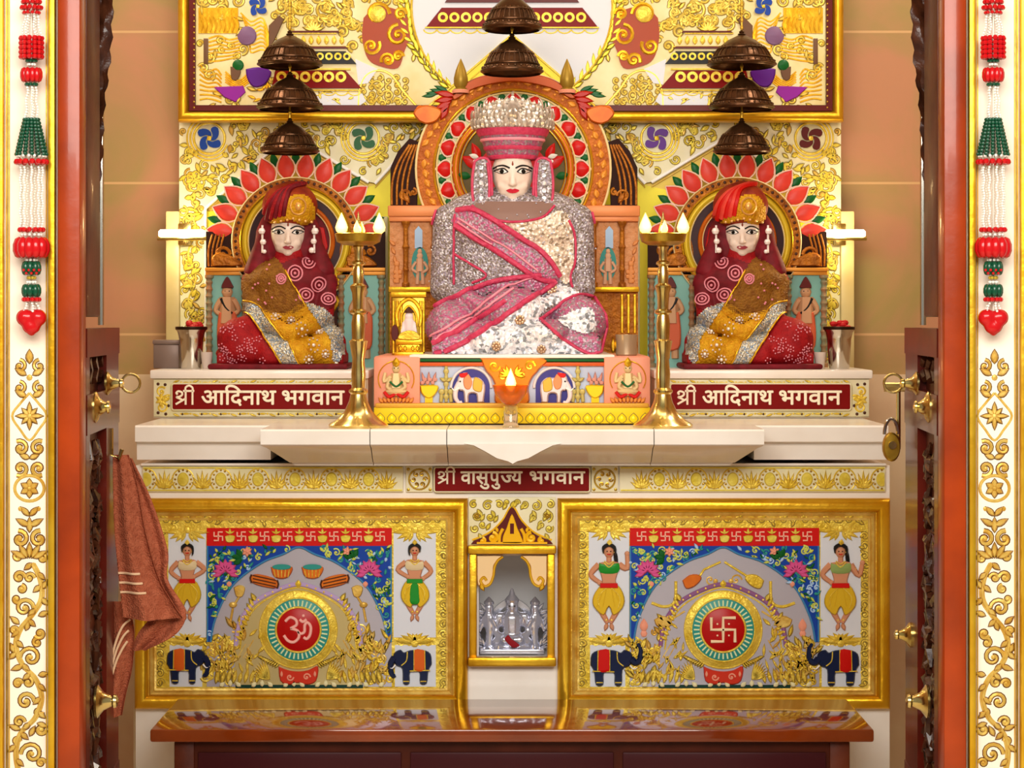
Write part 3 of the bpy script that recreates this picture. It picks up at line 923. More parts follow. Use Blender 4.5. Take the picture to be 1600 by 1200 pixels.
def dancer(par, cx, top, bot, face, Y, bodice, sash, variant):
    H = bot - top
    def q(x, y): return (cx + face * x * H, top + y * H)
    m = MB()
    m.dot(*q(0, .10), Y, H * .058, .5, 10, ry=H * .07)
    m.rt([q(0, .16), q(0, .22)], Y, H * .03)
    m.poly(smooth_path([q(-.11, .22), q(0, .205), q(.11, .22), q(.10, .32), q(.075, .42), q(.09, .5), q(-.09, .5), q(-.075, .42), q(-.10, .32), q(-.11, .22)], 3)[:-1], Y, 0.007, 1.4)
    arms = [[q(-.11, .24), q(-.20, .35), q(-.10, .44)], [q(.11, .24), q(.21, .33), q(.08, .42)]]
    if variant == 1: arms[1] = [q(.11, .24), q(.20, .28), q(.20, .12)]
    if variant == 2: arms[1] = [q(.11, .24), q(.20, .36), q(.24, .22)]
    for a in arms:
        p = smooth_path(a, 4); m.rt(p, Y - 0.003, taper(len(p), H * .036, H * .024)); m.dot(*a[-1], Y - .004, H * .03)
    for s, kn in ((-1, (-.10, .70)), (1, (.10, .70))):
        p = smooth_path([q(s * .05, .55), q(*kn), q(s * .015, .88)], 4)
        m.rt(p, Y - 0.002, taper(len(p), H * .05, H * .026))
        m.leaf(*q(s * .015, .88), -70 if s * face > 0 else -110, H * .10, H * .05, Y, .006)
    o = mk('dancer', m, SKIN, par)
    k = MB()
    k.poly([p for p in smooth_path([q(-.07, .11), q(-.075, .04), q(0, .0), q(.075, .04), q(.08, .13), q(.055, .16), q(.055, .08), q(0, .045), q(-.05, .075), q(-.055, .12), q(-.07, .11)], 3)[:-1]], Y - 0.003, 0.006, .8)
    mk('hair', k, BLACK, o)
    k = MB()
    k.poly(smooth_path([q(-.09, .46), q(.09, .46), q(.17, .60), q(.15, .72), q(.05, .80), q(.0, .70), q(-.06, .80), q(-.17, .70), q(-.17, .58), q(-.09, .46)], 3)[:-1], Y - 0.004, 0.006, 1.6)
    for x in (-.1, -.05, .05, .1): k.rt([q(x * .5, .49), q(x * 1.3, .70)], Y - 0.010, .8)
    mk('dhoti', k, M('dhoti_gold', '#d8b224', .45, .3), o)
    k = MB()
    k.poly([q(-.095, .445), q(.095, .445), q(.10, .50), q(-.10, .50)], Y - 0.009, .003, .8)
    if sash: k.poly(smooth_path([q(-.04, .5), q(.04, .5), q(.06, .72), q(0, .76), q(-.06, .72), q(-.04, .5)], 3)[:-1], Y - 0.009, .0025, 1)
    mk('sash', k, sash if sash else RED, o)
    k = MB(); k.poly(smooth_path([q(-.105, .225), q(0, .25), q(.105, .225), q(.095, .33), q(-.095, .33), q(-.105, .225)], 3)[:-1], Y - 0.007, .002, 1)
    mk('bodice', k, bodice, o)
    k = MB()
    k.rt(smooth_path([q(-.06, .215), q(0, .27), q(.06, .215)], 4), Y - 0.009, .9); k.rt(smooth_path([q(-.05, .20), q(0, .235), q(.05, .20)], 4), Y - 0.009, .8)
    for s in (-1, 1):
        k.dot(*q(s * .165, .29), Y - 0.005, 1.6); k.dot(*q(s * .062, .105), Y - .004, 1.5); k.dot(*q(s * .03, .85), Y - .005, 1.8)
    k.leaf(*q(0, .035), 90 if variant == 0 else 80, H * .075, H * .06, Y - 0.006, .004)
    for s in (-1, 1): k.rt(smooth_path([q(s * .03, .5), q(s * .12, .60), q(s * .10, .72)], 4), Y - 0.0105, .8)
    mk('gilt_jewellery', k, FOIL, o)
    k = MB()
    k.rt(smooth_path([q(-.02, .125), q(0, .13), q(.02, .125)], 3), Y - H * .058 * .0015 * .5 - .0006, .8); mk('lips', k, RED, o)
    if variant:
        k = MB(); k.poly(smooth_path([q(.05, .07), q(.09, .12), q(.10, .22), q(.07, .24), q(.05, .16), q(.05, .07)], 3)[:-1], Y, .004, .8); mk('hair_plait', k, BLACK, o)
    k = MB()
    for s in (-1, 1): k.dot(*q(s * .02, .095), Y - H * .058 * .0015 * .5 - .0006, 1.1)
    mk('eye', k, BLACK, o)
    return o
def swastika(m, cx, cy, r, Y, w, mat=None, t=0.003):
    for k in range(4):
        c, s = [(1, 0), (0, 1), (-1, 0), (0, -1)][k]
        def q(x, y): return (cx + x * c - y * s, cy + x * s + y * c)
        # arm right, then bend down (clockwise form as on the panel)
        m.rt([q(0, 0), q(r, 0), q(r, r * 1.05)], Y - t * .4, w, .8, 6, mat)
def gold_panel(px0, px1, right):
    Y = YA - 0.012
    cx = (984 + 1280) / 2 - 2 if right else 467
    MX = 1130 if right else 466
    x0, x1 = (984, 1280) if right else (323, 612)
    side = 'right' if right else 'left'
    P = thing('relief_plaque', 'gilt framed relief panel with a %s medallion, %s of the niche' % ('red swastika' if right else 'red Om', side), 'panel', W((px0 + px1) / 2, 1105, YA))
    m = MB(); frame_sweep(m, px0, 778, px1, 1106, YA - 0.0, [(0, 0), (0, .014)] + [(a, .014 + h) for a, h in round_prof(21, .016)] + [(22, .0)])
    mk('frame', m, GOLD, P)
    m = MB(); frame_sweep(m, px0 + 22, 800, px1 - 22, 1086, YA, [(0, .012), (3, .017), (7, .012), (9, .016), (12, .014), (13, .010)])
    mk('inner_moulding', m, AGED, P)
    bd = mk('backing', MB().pbox(px0 + 18, 796, px1 - 18, 1090, Y, 0.011), FOIL, P)
    rng = random.Random(11 + right)
    # embossed border scrolls
    ol = MB(); g = MB(ol); ix0, ix1, iy0, iy1 = px0 + 38, px1 - 38, 814, 1075
    def border(ax, ay, bx, by, n, r):
        for i in range(n):
            t = (i + .5) / n; x, y = ax + (bx - ax) * t, ay + (by - ay) * t
            dd = 1 if i % 2 else -1
            g.scroll(x, y, r, Y, 1.5, 1.2, 0 if i % 2 else 180, dd)
            g.leaf(x, y + dd * 3, rng.random() * 360, r * 1.3, 4, Y, .0035)
    border(ix0, iy0 - 2, ix1, iy0 - 2, 26, 6.5)
    border(ix0, iy0 + 16, ix0, iy1, 16, 6.5); border(ix1, iy0 + 16, ix1, iy1, 16, 6.5)
    mk('embossed_border', g, FOIL, P); mk('painted_outline', ol, OUTL, P)
    # side fields with dancers
    wl = (px0 + 51, x0 - 1, 832, 996); wr = (x1 + 3, px1 - 50, 832, 996)
    if right: wl = (920, 983, 830, 996); wr = (1282, 1345, 830, 996)
    for i, (a, b, c, dd) in enumerate((wl, wr)):
        f = mk('pale_field', MB().pbox(a, c, b, dd, Y - .001, .002).pbox(a + 2, 1008, b - (0 if i else 6), 1073, Y - .001, .002), PALE, P)
        mid = (a + b) / 2
        g = MB()
        for s in (-1, 1):
            for k in range(4):
                g.leaf(mid + s * 3, c - 2, -90 + s * (20 + k * 22), 18 + k * 5, 7, Y, .004)
                g.leaf(mid + s * 3, dd + 8, 90 + s * (25 + k * 20), 16 + k * 6, 7, Y, .004)
            g.scroll(mid + s * 22, c - 6, 7, Y, 1.8, 1.2, 90, s); g.scroll(mid + s * 20, dd + 8, 7, Y, 1.8, 1.2, 90, -s)
            g.scroll(mid + s * 9, dd + 9, 5, Y, 1.8, 1.2, 90, s)
        g.dot(mid, dd + 9, Y, 7); g.dot(mid, c - 4, Y, 6)
        mk('gilt_cresting', g, FOIL, P)
        top = 848
        if not right: dancer(P, mid, top, 975, 1 if i == 0 else -1, Y - .001, M('pale_bodice', '#d8c49a', .5), None if i == 0 else M('bright_green', '#1e8a2a', .4), 0)
        else: dancer(P, mid, top, 990, 1, Y - .001, M('bright_green', '#1e8a2a', .4) if i == 0 else M('olive_bodice', '#8aa05a', .5), None, 1 if i == 0 else 2)
    if not right:
        elephant(P, 292, 1040, 66, 54, 1, False, Y - .001, NAVY); elephant(P, 643, 1041, 66, 54, -1, False, Y - .001, NAVY)
    else:
        elephant(P, 957, 1042, 72, 56, 1, True, Y - .001, NAVY); elephant(P, 1308, 1042, 72, 56, -1, True, Y - .001, NAVY)
    # red strip of swastikas and pots
    rs = mk('red_strip', MB().pbox(x0, 825, x1, 853, Y - .003, .004), RED, P)
    w = (x1 - x0) / 8
    for k in range(8):
        g = MB(); swastika(g, x0 + w * (k + .5), 838, 6.6, Y - .003, 1.3); mk('swastika', g, M('strip_pink', '#f4b8a0', .4), rs)
    for k in range(1, 8):
        g = MB(); x = x0 + w * k
        g.poly(smooth_path([(x - 8, 838), (x, 836), (x + 8, 838), (x + 6, 846), (x, 848), (x - 6, 846), (x - 8, 838)], 3)[:-1], Y - .003, .004, 1)
        g.dot(x, 832, Y - .003, 3); g.leaf(x, 834, 90, 9, 4, Y - .003, .003); g.leaf(x, 834, 150, 9, 3, Y - .003, .003); g.leaf(x, 834, 30, 9, 3, Y - .003, .003)
        mk('kalash_pot', g, PALEGOLD, rs)
    # arch: enamel field, then blue spandrels round it
    mk('grey_field', MB().pbox(x0, 853, x1, 1073, Y - .0012, .002), GREYP, P)
    og = smooth_path([(x0 + 6, 1003), (x0 + 14, 965), (x0 + 40, 915), (x0 + 85, 880), (cx - 25, 866), (cx, 855), (cx + 25, 866), (x1 - 85, 880), (x1 - 40, 915), (x1 - 14, 965), (x1 - 6, 1003)], 5)
    for s in (0, 1):
        half = og[:len(og) // 2 + 1] if s == 0 else og[len(og) // 2:]
        pol = ([(x0, 1003)] + half + [(cx, 853), (x0, 853)]) if s == 0 else (half + [(x1, 1003), (x1, 853), (cx, 853)])
        mk('blue_spandrel', MB().poly(pol, Y - .0012, .003), BLUE, P)
    g = MB(); g.rt(og, Y - .004, 1.6); g.rt([(x0 + 1, 853), (x0 + 1, 1003)], Y - .004, 1.4); g.rt([(x1 - 1, 853), (x1 - 1, 1003)], Y - .004, 1.4)
    mk('arch_rim', g, M('enamel_blue_rim', '#3c7fb0', .35), P)
    gy, gt, gg, gp, gr, gw = MB(), MB(), MB(), MB(), MB(), MB()
    Ys = Y - .0042
    n = 0; tries = 0
    while n < 210 and tries < 6000:
        tries += 1
        x, y = rng.uniform(x0 + 4, x1 - 4), rng.uniform(856, 1000)
        # inside the spandrel only
        yy = min(og, key=lambda p: abs(p[0] - x))[1]
        if y > yy - 4: 
            continue
        n += 1
        k = rng.random()
        tgt = gy if k < .45 else gt if k < .72 else gg if k < .86 else gw
        if rng.random() < .4: tgt.scroll(x, y, rng.uniform(4, 7), Ys, 1.3, 1.2, rng.random() * 360, rng.choice((-1, 1)))
        else: tgt.leaf(x, y, rng.random() * 360, rng.uniform(7, 13), rng.uniform(3, 5), Ys, .003)
    for s in (-1, 1):
        fx = (352 if s < 0 else 577) if not right else (1012 if s < 0 else 1244)
        for k in range(7): gp.leaf(fx, 893, 90 + (k - 3) * 30, 20, 10, Ys, .006)
        gp.leaf(fx - 4, 895, 200, 18, 8, Ys, .005); gp.leaf(fx + 4, 895, -20, 18, 8, Ys, .005)
        for k in range(3): gg.leaf(fx - s * 26, 872, 90 + k * 50 - s * 30, 17, 10, Ys, .005)
        gr.flower(fx - s * 34, 862, 9, Ys, 6, .005); gr.leaf(fx - s * 6, 908, -90, 10, 8, Ys, .004)
    for nm, q, mt in (('vine', gy, M('vine_yellow', '#c8cf5a', .4)), ('vine', gt, TEAL), ('leaf_cluster', gg, GREEN), ('lotus', gp, PINK), ('blossom', gr, SALMON), ('vine', gw, SKYBLUE)):
        mk(nm, q, mt, P)
    # inner lilac arch with gold spandrel inside
    ia = smooth_path([(MX - 98, 1010), (MX - 92, 975), (MX - 72, 945), (MX - 40, 925), (MX, 913), (MX + 40, 925), (MX + 72, 945), (MX + 92, 975), (MX + 98, 1010)], 6)
    mk('arch_field', MB().poly(ia + [(MX + 100, 1070), (MX - 100, 1070)], Y - .0012, .002, 0), GREYP if right else M('grey_gold', '#c2b078', .35, .3), P)
    g = MB(); g.rt(ia, Y - .003, 3.6, .6); mk('lilac_arch', g, LILAC if not right else M('mauve', '#8a5a86', .4), P)
    g = MB()
    for i, (x, y) in enumerate(ia[::2]): g.dot(x, y, Y - .005, 1.9)
    g.rt([(MX + (x - MX) * .93, y + 5) for x, y in ia], Y - .003, 1.4)
    g.leaf(MX - 0, 918, 90, 12, 10, Y - .004, .004)
    mk('arch_beading', g, FOIL, P)
    # instruments
    if not right:
        for x in (440, 488):
            o = mk('tabla', MB().poly(smooth_path([(x - 17, 886), (x, 883), (x + 17, 886), (x + 14, 898), (x + 6, 904), (x - 6, 904), (x - 14, 898), (x - 17, 886)], 3)[:-1], Y - .001, .007, 1.5), ORANGE, P)
            mk('drum_skin', MB().poly(circ(x, 886, 15, 16, 4.5), Y - .008, .0015, .5), TEAL, o)
            g = MB()
            for k in range(-2, 3): g.rt([(x + k * 6, 890), (x + k * 5, 902)], Y - .0085, .7)
            mk('lacing', g, FOIL, o)
        for x, s in ((413, 1), (523, -1)):
            def q(a, b): return (x + a, 908 + b + s * a * .22)
            o = mk('dholak_drum', MB().poly(smooth_path([q(-20, -5), q(-10, -9), q(10, -9), q(20, -5), q(22, 0), q(20, 6), q(10, 9), q(-10, 9), q(-20, 6), q(-22, 0), q(-20, -5)], 3)[:-1], Y - .001, .007, 1.6), ORANGE, P)
            g = MB()
            for b in (-5, 0, 5): g.rt([q(-18, b), q(18, b)], Y - .0085, .9)
            g.rt([q(-20, -6), q(-22, 0), q(-20, 7)], Y - .0075, 1.4); g.rt([q(20, -6), q(22, 0), q(20, 7)], Y - .0075, 1.4)
            mk('lacing', g, BROWN, o)
    else:
        for s in (-1, 1):
            o = mk('sitar', MB().poly(smooth_path([(MX + s * 64, 907), (MX + s * 52, 898), (MX + s * 38, 898), (MX + s * 34, 905), (MX + s * 44, 916), (MX + s * 58, 920), (MX + s * 64, 907)], 3)[:-1], Y - .001, .007, 1.6), ORANGE if s < 0 else FOIL, P)
            g = MB(); g.rt([(MX + s * 40, 902), (MX + s * 2, 878)] if s > 0 else [(MX - 38, 902), (MX - 30, 890), (MX - 4, 878)], Y - .003, 1.8); mk('sitar_neck', g, FOIL, o)
            g = MB(); g.scroll(MX + s * 20, 906, 9, Y - .001, 1.6, 1.2, 0, s); g.dot(MX + s * 12, 908, Y - .001, 4); mk('small_cymbals', g, AGED, P)
            g = MB(); g.rt(smooth_path([(MX + s * 74, 908), (MX + s * 76, 940), (MX + s * 92, 948), (MX + s * 112, 942)], 5), Y - .002, 2.4); mk('curved_horn', g, FOIL, P)
            g = MB(); g.poly(smooth_path([(MX + s * 108, 968), (MX + s * 96, 962), (MX + s * 84, 966), (MX + s * 80, 975), (MX + s * 90, 982), (MX + s * 104, 978), (MX + s * 108, 968)], 3)[:-1], Y - .001, .006, 1.5); g.rt([(MX + s * 84, 970), (MX + s * 60, 955)], Y - .003, 1.6); mk('veena', g, AGED, P)
            g = MB(); g.leaf(MX + s * 124, 988, 90, 22, 13, Y, .006); g.dot(MX + s * 124, 990, Y, 6); mk('lotus_bud', g, SALMON, P)
    for s in (-1, 1):
        if right: continue
        g = MB(); x = MX + s * 92
        g.poly(smooth_path([(x - 9, 918), (x, 914), (x + 9, 918), (x + 5, 932), (x - 5, 932), (x - 9, 918)], 3)[:-1], Y - .001, .006, 1.2)
        g.rt([(x, 932), (x + s * 8, 945)], Y - .002, 2); g.dot(x + s * 10, 945, Y - .001, 7, ry=5); g.rt([(x + s * 10, 950), (x + s * 14, 972)], Y - .002, 2)
        mk('gilt_trumpet', g, AGED, P)
    # medallion
    cy = 984
    md = mk('medallion', MB().poly(circ(MX, cy, 61, 48), Y - .001, .005, 2.5), FOIL, P)
    mk('pearl_ring', MB().poly(circ(MX, cy, 49, 48), Y - .006, .002, 1), TEAL, md)
    g = MB()
    for k in range(40):
        a = math.radians(9 * k)
        g.rt([(MX + 37 * math.cos(a), cy - 37 * math.sin(a)), (MX + 46 * math.cos(a), cy - 46 * math.sin(a))], Y - .008, 1.3)
    mk('spokes', g, M('pearl_green', '#d8e6b4', .4), md)
    g = MB(); g.rt(circ(MX, cy, 49.5, 48), Y - .0075, 1.5, closed=True); g.rt(circ(MX, cy, 35, 48), Y - .009, 1.6, closed=True); g.rt(circ(MX, cy, 60, 48), Y - .004, 1.8, closed=True)
    mk('gilt_ring', g, FOIL, md)
    rd = mk('red_disc', MB().poly(circ(MX, cy, 33.5, 40), Y - .008, .002, 1), M('medallion_red', '#b00d0c', .35), md)
    g = MB()
    if right:
        swastika(g, MX, cy, 18.5, Y - .010, 2.6)
        for sx in (-1, 1):
            for sy in (-1, 1): g.dot(MX + sx * 9, cy + sy * 9, Y - .010, 1.6)
        mk('swastika', g, M('symbol_cream', '#f2d8b0', .4), rd)
    else:
        for p in om_pts(MX - 1, cy, 31): g.rt(p, Y - .010, 2.3, .8)
        g.dot(MX + 8, cy - 22, Y - .010, 2.4)
        mk('om_symbol', g, M('symbol_pink', '#f2b4a8', .4), rd)
    # gilt foliage round the foot
    ol = MB(); g, g2 = MB(ol), MB(ol)
    for s in (-1, 1):
        for k in range(125):
            t = rng.random(); x = MX + s * (60 + 84 * t); y = rng.uniform(1000 - 34 * math.sin(PI * min(1, t * 1.5)) * (rng.random() < .5), 1068)
            if rng.random() < .5: (g if rng.random() < .7 else g2).scroll(x, y, rng.uniform(5, 9), Y - .001, 1.8, 1.2, rng.random() * 360, rng.choice((-1, 1)))
            else: (g if rng.random() < .7 else g2).leaf(x, y, 90 + s * -rng.uniform(-60, 60), rng.uniform(13, 22), rng.uniform(4, 7), Y - .001, .006)
        for k in range(8):
            g.leaf(MX + s * 44, 1062, 90 - s * (15 + k * 9), 34 - k, 5, Y - .002, .006)
            g.leaf(MX + s * (66 + k * 9), 1068, 90 + s * 14, 20 + 3 * (k % 3), 7, Y - .002, .006)
        for k in range(9): g.leaf(MX + s * (66 + k * 2.6), 940 + k * 7.5, 90 - s * (30 + k * 4), 15, 6, Y - .002, .005)
        for k in range(6): g2.rt([(MX + s * (70 + k * 12), 1000 + (k % 2) * 6), (MX + s * (86 + k * 9), 1028)], Y - .002, 1.5)
        for k in range(9): g.leaf(MX + s * (30 + k * 3), 1036 - k * 1, 90 - s * (140 - k * 8), 10, 3, Y - .003, .004)
    mk('gilt_foliage', g, FOIL, P); mk('gilt_foliage', g2, AGED, P); mk('painted_outline', ol, OUTL, P)
    g = MB(); g.poly(smooth_path([(MX - 31, 1041), (MX - 16, 1047), (MX, 1049), (MX + 16, 1047), (MX + 31, 1041), (MX + 28, 1064), (MX + 14, 1070), (MX, 1067), (MX - 14, 1070), (MX - 28, 1064), (MX - 31, 1041)], 3)[:-1], Y - .002, .006, 1.5)
    o = mk('red_cartouche', g, M('cartouche_red', '#c8321c', .4), P)
    g = MB()
    for s in (-1, 1): g.scroll(MX + s * 13, 1058, 6, Y - .008, 1.3, 1.2, 0, s); g.leaf(MX + s * 26, 1058, 90, 10, 4, Y - .008, .002)
    mk('scroll_relief', g, SALMON, o)
    g = MB()
    g.pbox(x0 + 45, 1070, x1 - 45, 1075, Y - .003, .004); mk('green_base_line', g, M('dark_green', '#12382c', .4), P)
    g = MB()
    for k in range(16):
        x = x0 + 20 + k * (x1 - x0 - 40) / 15
        g.leaf(x, 1073, 90 + (k % 3 - 1) * 50, 11, 7, Y - .004, .004)
    mk('cream_leaf_row', g, M('leaf_cream', '#e8e0b0', .4), P)
gold_panel(212, 731, False)
gold_panel(871, 1389, True)

# ------------------------------------------------------------------ silver deity in the niche
Yn = YA + 0.10
zn = W(0, 1028, YA).z
sd = thing('silver_deity', 'small silver seated deity with two attendants inside the niche', 'statue', (0, Yn, zn))
m = MB()
def Q(px, py, dy=0.0): return W(px, py, Yn + dy)
m.ell(Q(800, 1012, 0), (0.058, 0.035, 0.014), 16)
m.caps(Q(776, 1003, -.012), Q(812, 1000, -.028), .012, .011); m.caps(Q(824, 1003, -.012), Q(788, 1000, -.028), .012, .011)
m.caps(Q(800, 1000), Q(800, 968), .022, .027); m.caps(Q(780, 963), Q(820, 963), .011, .011)
m.caps(Q(778, 964), Q(774, 988, -.006), .010, .008); m.caps(Q(774, 988, -.006), Q(796, 1000, -.03), .008, .007)
m.caps(Q(822, 964), Q(826, 988, -.006), .010, .008); m.caps(Q(826, 988, -.006), Q(804, 1000, -.03), .008, .007)
m.caps(Q(800, 962), Q(800, 954), .010, .010); m.ell(Q(800, 947, -.004), (.016, .018, .021), 12)
mm, bv = blob(m, .0032, 3)
mk('body', mm, SILVER, sd, 60)
k = MB(); k.lathe([(.016, 0), (.018, .006), (.012, .014), (.008, .018), (.004, .03), (.001, .034)], Q(800, 941, -.003), 14); mk('crown', k, SILVER, sd)
k = MB()
for s in (-1, 1): k.dot(800 + s * 4, 947, Yn - .024, 1.3)
mk('eye', k, BLACK, sd)
k = MB(); k.poly(smooth_path([(788, 998), (794, 992), (799, 998), (806, 1003), (812, 1009), (802, 1012), (793, 1005), (788, 998)], 3)[:-1], Yn - .040, .003, 1.2); mk('red_mark', k, M('vermilion', '#8e1420', .5), sd)
for s in (-1, 1):
    m = MB(); x = 800 + s * 36
    m.caps(Q(x, 1012), Q(x - s * 2, 985), .012, .011); m.caps(Q(x - s * 2, 985), Q(x, 962), .012, .014); m.ell(Q(x, 950), (.012, .012, .015), 10)
    m.caps(Q(x + s * 9, 966), Q(x + s * 14, 985), .006, .005); m.caps(Q(x - s * 9, 966), Q(x - s * 12, 980, -.01), .006, .005); m.caps(Q(x - s * 12, 980, -.01), Q(x - s * 6, 968, -.015), .005, .004)
    mm, bv = blob(m, .003, 3); o = mk('attendant', mm, SILVER, sd, 60)
    k = MB(); k.lathe([(.012, 0), (.012, .006), (.003, .016), (.001, .018)], Q(x, 944), 10); mk('crown', k, SILVER, o)
    k = MB(); rng = random.Random(5)
    for i in range(26):
        t = i / 25; a = 20 + t * 150
        bx, by = x + s * (4 + 10 * math.sin(t * 3.1)), 1016 - t * 62
        k.leaf(bx, by, 90 - s * rng.uniform(15, 80), rng.uniform(12, 20), 5, Yn + .006 - .01 * rng.random(), .004)
    mk('leafy_drapery', k, SILVER, o)
k = MB(); rng = random.Random(9)
for i in range(22):
    x = 752 + i * 4.5
    k.leaf(x, 1022, rng.uniform(10, 170), rng.uniform(10, 18), 5, Yn - .035 - .01 * rng.random(), .006)
k.box(W(750, 0, Yn).x, W(850, 0, Yn).x, Yn - .05, Yn + .04, zn, zn + .012, .003)
mk('leafy_base', k, SILVER, sd)
k = MB(); k.poly(smooth_path([(762, 1000), (764, 965), (778, 944), (800, 934), (822, 944), (836, 965), (838, 1000), (828, 1000), (826, 968), (800, 944), (774, 968), (772, 1000), (762, 1000)], 4)[:-1], Yn + .035, .01, 1)
k.box(W(764, 0, Yn).x, W(836, 0, Yn).x, Yn + .03, Yn + .036, zn, Q(0, 1000).z)
mk('halo_arch', k, SILVER, sd)
def annulus(m, cx, cy, r0, r1, Y, t, n=64, a0=0, a1=360, mat=None, ry=1.0, rnd=False):
    """raised ring; rnd gives it a rounded section"""
    full = abs(a1 - a0) >= 360
    K = n if full else n + 1
    prof = [(r0, 0), (r0, t), (r1, t), (r1, 0)]
    if rnd: prof = [(r0 + (r1 - r0) * (0.5 - 0.5 * math.cos(PI * i / 6)), t * (0.15 + math.sin(PI * i / 6)) if 0 < i < 6 else 0) for i in range(7)]
    vs_, fs = [], []
    for i in range(K):
        a = math.radians(a0 + (a1 - a0) * i / n)
        for r, h in prof: vs_.append(W(cx + r * math.cos(a), cy - r * ry * math.sin(a), Y - h))
    P = len(prof)
    for i in range(n):
        j = (i + 1) % K if full else i + 1
        for k in range(P - 1): fs.append((i * P + k, i * P + k + 1, j * P + k + 1, j * P + k))
    m.add(vs_, fs, mat); return m
def pinwheel(par, cx, cy, r, Y, mat, ring=True):
    g = MB()
    for k in range(4):
        a = 90 * k + 20
        P_ = []
        for i in range(9):
            t = i / 8; an = math.radians(a + 120 * t); P_.append((cx + r * t * math.cos(an), cy - r * t * math.sin(an)))
        Q_ = []
        for i in range(9):
            t = i / 8; an = math.radians(a + 120 * t + 78 * math.sin(PI * t * .9 + .15)); Q_.append((cx + r * t * .98 * math.cos(an), cy - r * t * .98 * math.sin(an)))
        g.poly(P_ + Q_[::-1][:-1], Y - .001, .004, 0)
    mk('pinwheel', g, mat, par)
    g = MB(); g.dot(cx, cy, Y - .003, r * .22)
    if ring:
        g.rt(circ(cx, cy, r * 1.16, 32), Y - .001, 2.0, closed=True)
        g.rt(arc(cx, cy, r * 1.42, r * 1.42, 100, 340, 26), Y - .001, 1.6)
        g.rt(arc(cx, cy, r * 1.66, r * 1.66, 120, 320, 26), Y - .001, 1.4)
    mk('gilt_ring', g, FOIL, par)

# ------------------------------------------------------------------ floral tile panels behind the side shrines
YT_ = 0.76
PAV = M('pavilion_gold', '#d8bd52', 0.4, 0.15, '#c9a644', 8)
YEL = M('bright_yellow_tile', '#fff03a', 0.4)
for mir in (None, 797):
    MIR[0] = mir
    side = 'right' if mir else 'left'
    tp = thing('tile_panel', 'cream tile panel with gold scrolls and pinwheels behind the %s cloaked statue' % side, 'panel', (W(452, 0, YT_).x, YT_, ZS))
    out = [(280, 150), (700, 150), (668, 195), (650, 212), (586, 286), (575, 284), (452, 208), (320, 324), (320, 573), (280, 573)]
    mk('tile', MB().poly(out, YT_ + .012, .012, 0), CREAMTILE, tp)
    mk('pavilion_ground', MB().pbox(318, 190, 700, 573, YT_ + .014, .01), PAV, tp)
    mk('yellow_ground', MB().poly([(540, 300), (583, 290), (640, 232), (690, 232), (690, 560), (540, 560)], YT_ + .014, .002).poly([(318, 330), (345, 330), (338, 420), (318, 420)], YT_ + .014, .002), YEL, tp)
    g = MB()
    for a, b in (((452, 210), (576, 285)), ((452, 210), (321, 325)), ((586, 287), (655, 210))): g.rt([a, b], YT_, 2.4)
    g.rt([(321, 325), (321, 573)], YT_, 2.0)
    mk('white_edge', g, WHITE, tp)
    g = MB()
    for a, b in (((452, 217), (576, 292)), ((452, 217), (326, 328)), ((586, 293), (655, 218)), ((283, 150), (283, 573))): g.rt([a, b], YT_ + .008, .8)
    mk('joint_line', g, AGED, tp)
    rng = random.Random(21)
    ol = MB(); g, g2 = MB(ol), MB(ol); n = 0
    tries = 0
    while n < 210 and tries < 6000:
        tries += 1
        x, y = rng.uniform(284, 660), rng.uniform(192, 566)
        if not inside((x, y), [(281, 193), (664, 193), (650, 204), (586, 276), (575, 274), (452, 200), (315, 318), (315, 573), (281, 573)]): continue
        if (x - 327) ** 2 + (y - 218) ** 2 < 33 ** 2 or (x - 568) ** 2 + (y - 218) ** 2 < 30 ** 2: continue
        n += 1
        t_ = g if rng.random() < .75 else g2
        if rng.random() < .55: t_.scroll(x, y, rng.uniform(5, 10), YT_, 1.35, 1.25, rng.random() * 360, rng.choice((-1, 1)))
        else: t_.leaf(x, y, rng.random() * 360, rng.uniform(10, 17), rng.uniform(4, 7), YT_, .004)
    for k in range(13):
        y = 345 + k * 17
        g.leaf(300, y, 60 if k % 2 else 120, 14, 7, YT_, .004); g.scroll(300 + (6 if k % 2 else -6), y - 4, 5, YT_, 1.4, 1.2, 0, 1 if k % 2 else -1); g.dot(300, y + 6, YT_, 2.4)
    g.rt(smooth_path([(300 + 6 * math.sin(k * 1.3), 338 + k * 16) for k in range(15)], 4), YT_, 1.5)
    mk('scroll_relief', g, PALEGOLD, tp); mk('scroll_relief', g2, AGED, tp); mk('painted_outline', ol, OUTL, tp)
    pinwheel(tp, 327, 216, 21, YT_, BLUE if not mir else MAROON)
    pinwheel(tp, 568, 216, 21, YT_, GREEN if not mir else PURPLE)
    # pale fluted post beside the centre throne and stone strip at the wall
    g = MB(); g.pbox(594, 338, 606, 560, YT_ - .04, .05, .003)
    for k in range(3): g.rt([(596.5 + k * 3.4, 342), (596.5 + k * 3.4, 556)], YT_ - .04, 1.1)
    mk('fluted_post', g, M('pale_yellow_post', '#f0e6b0', .4), tp)
    MIR[0] = mir
    o = mk('trim_%d' % (11 + (1 if mir else 0)), MB().box(W(259, 0, .74).x, W(280, 0, .74).x, .74, .86, ZS, W(0, 330, .74).z, .003), M('olive_marble', '#cdbb86', .25, 0, '#b9a36c', 6))
    struct(o, 'yellowish marble strip at the %s edge of the tiles' % side)
MIR[0] = None

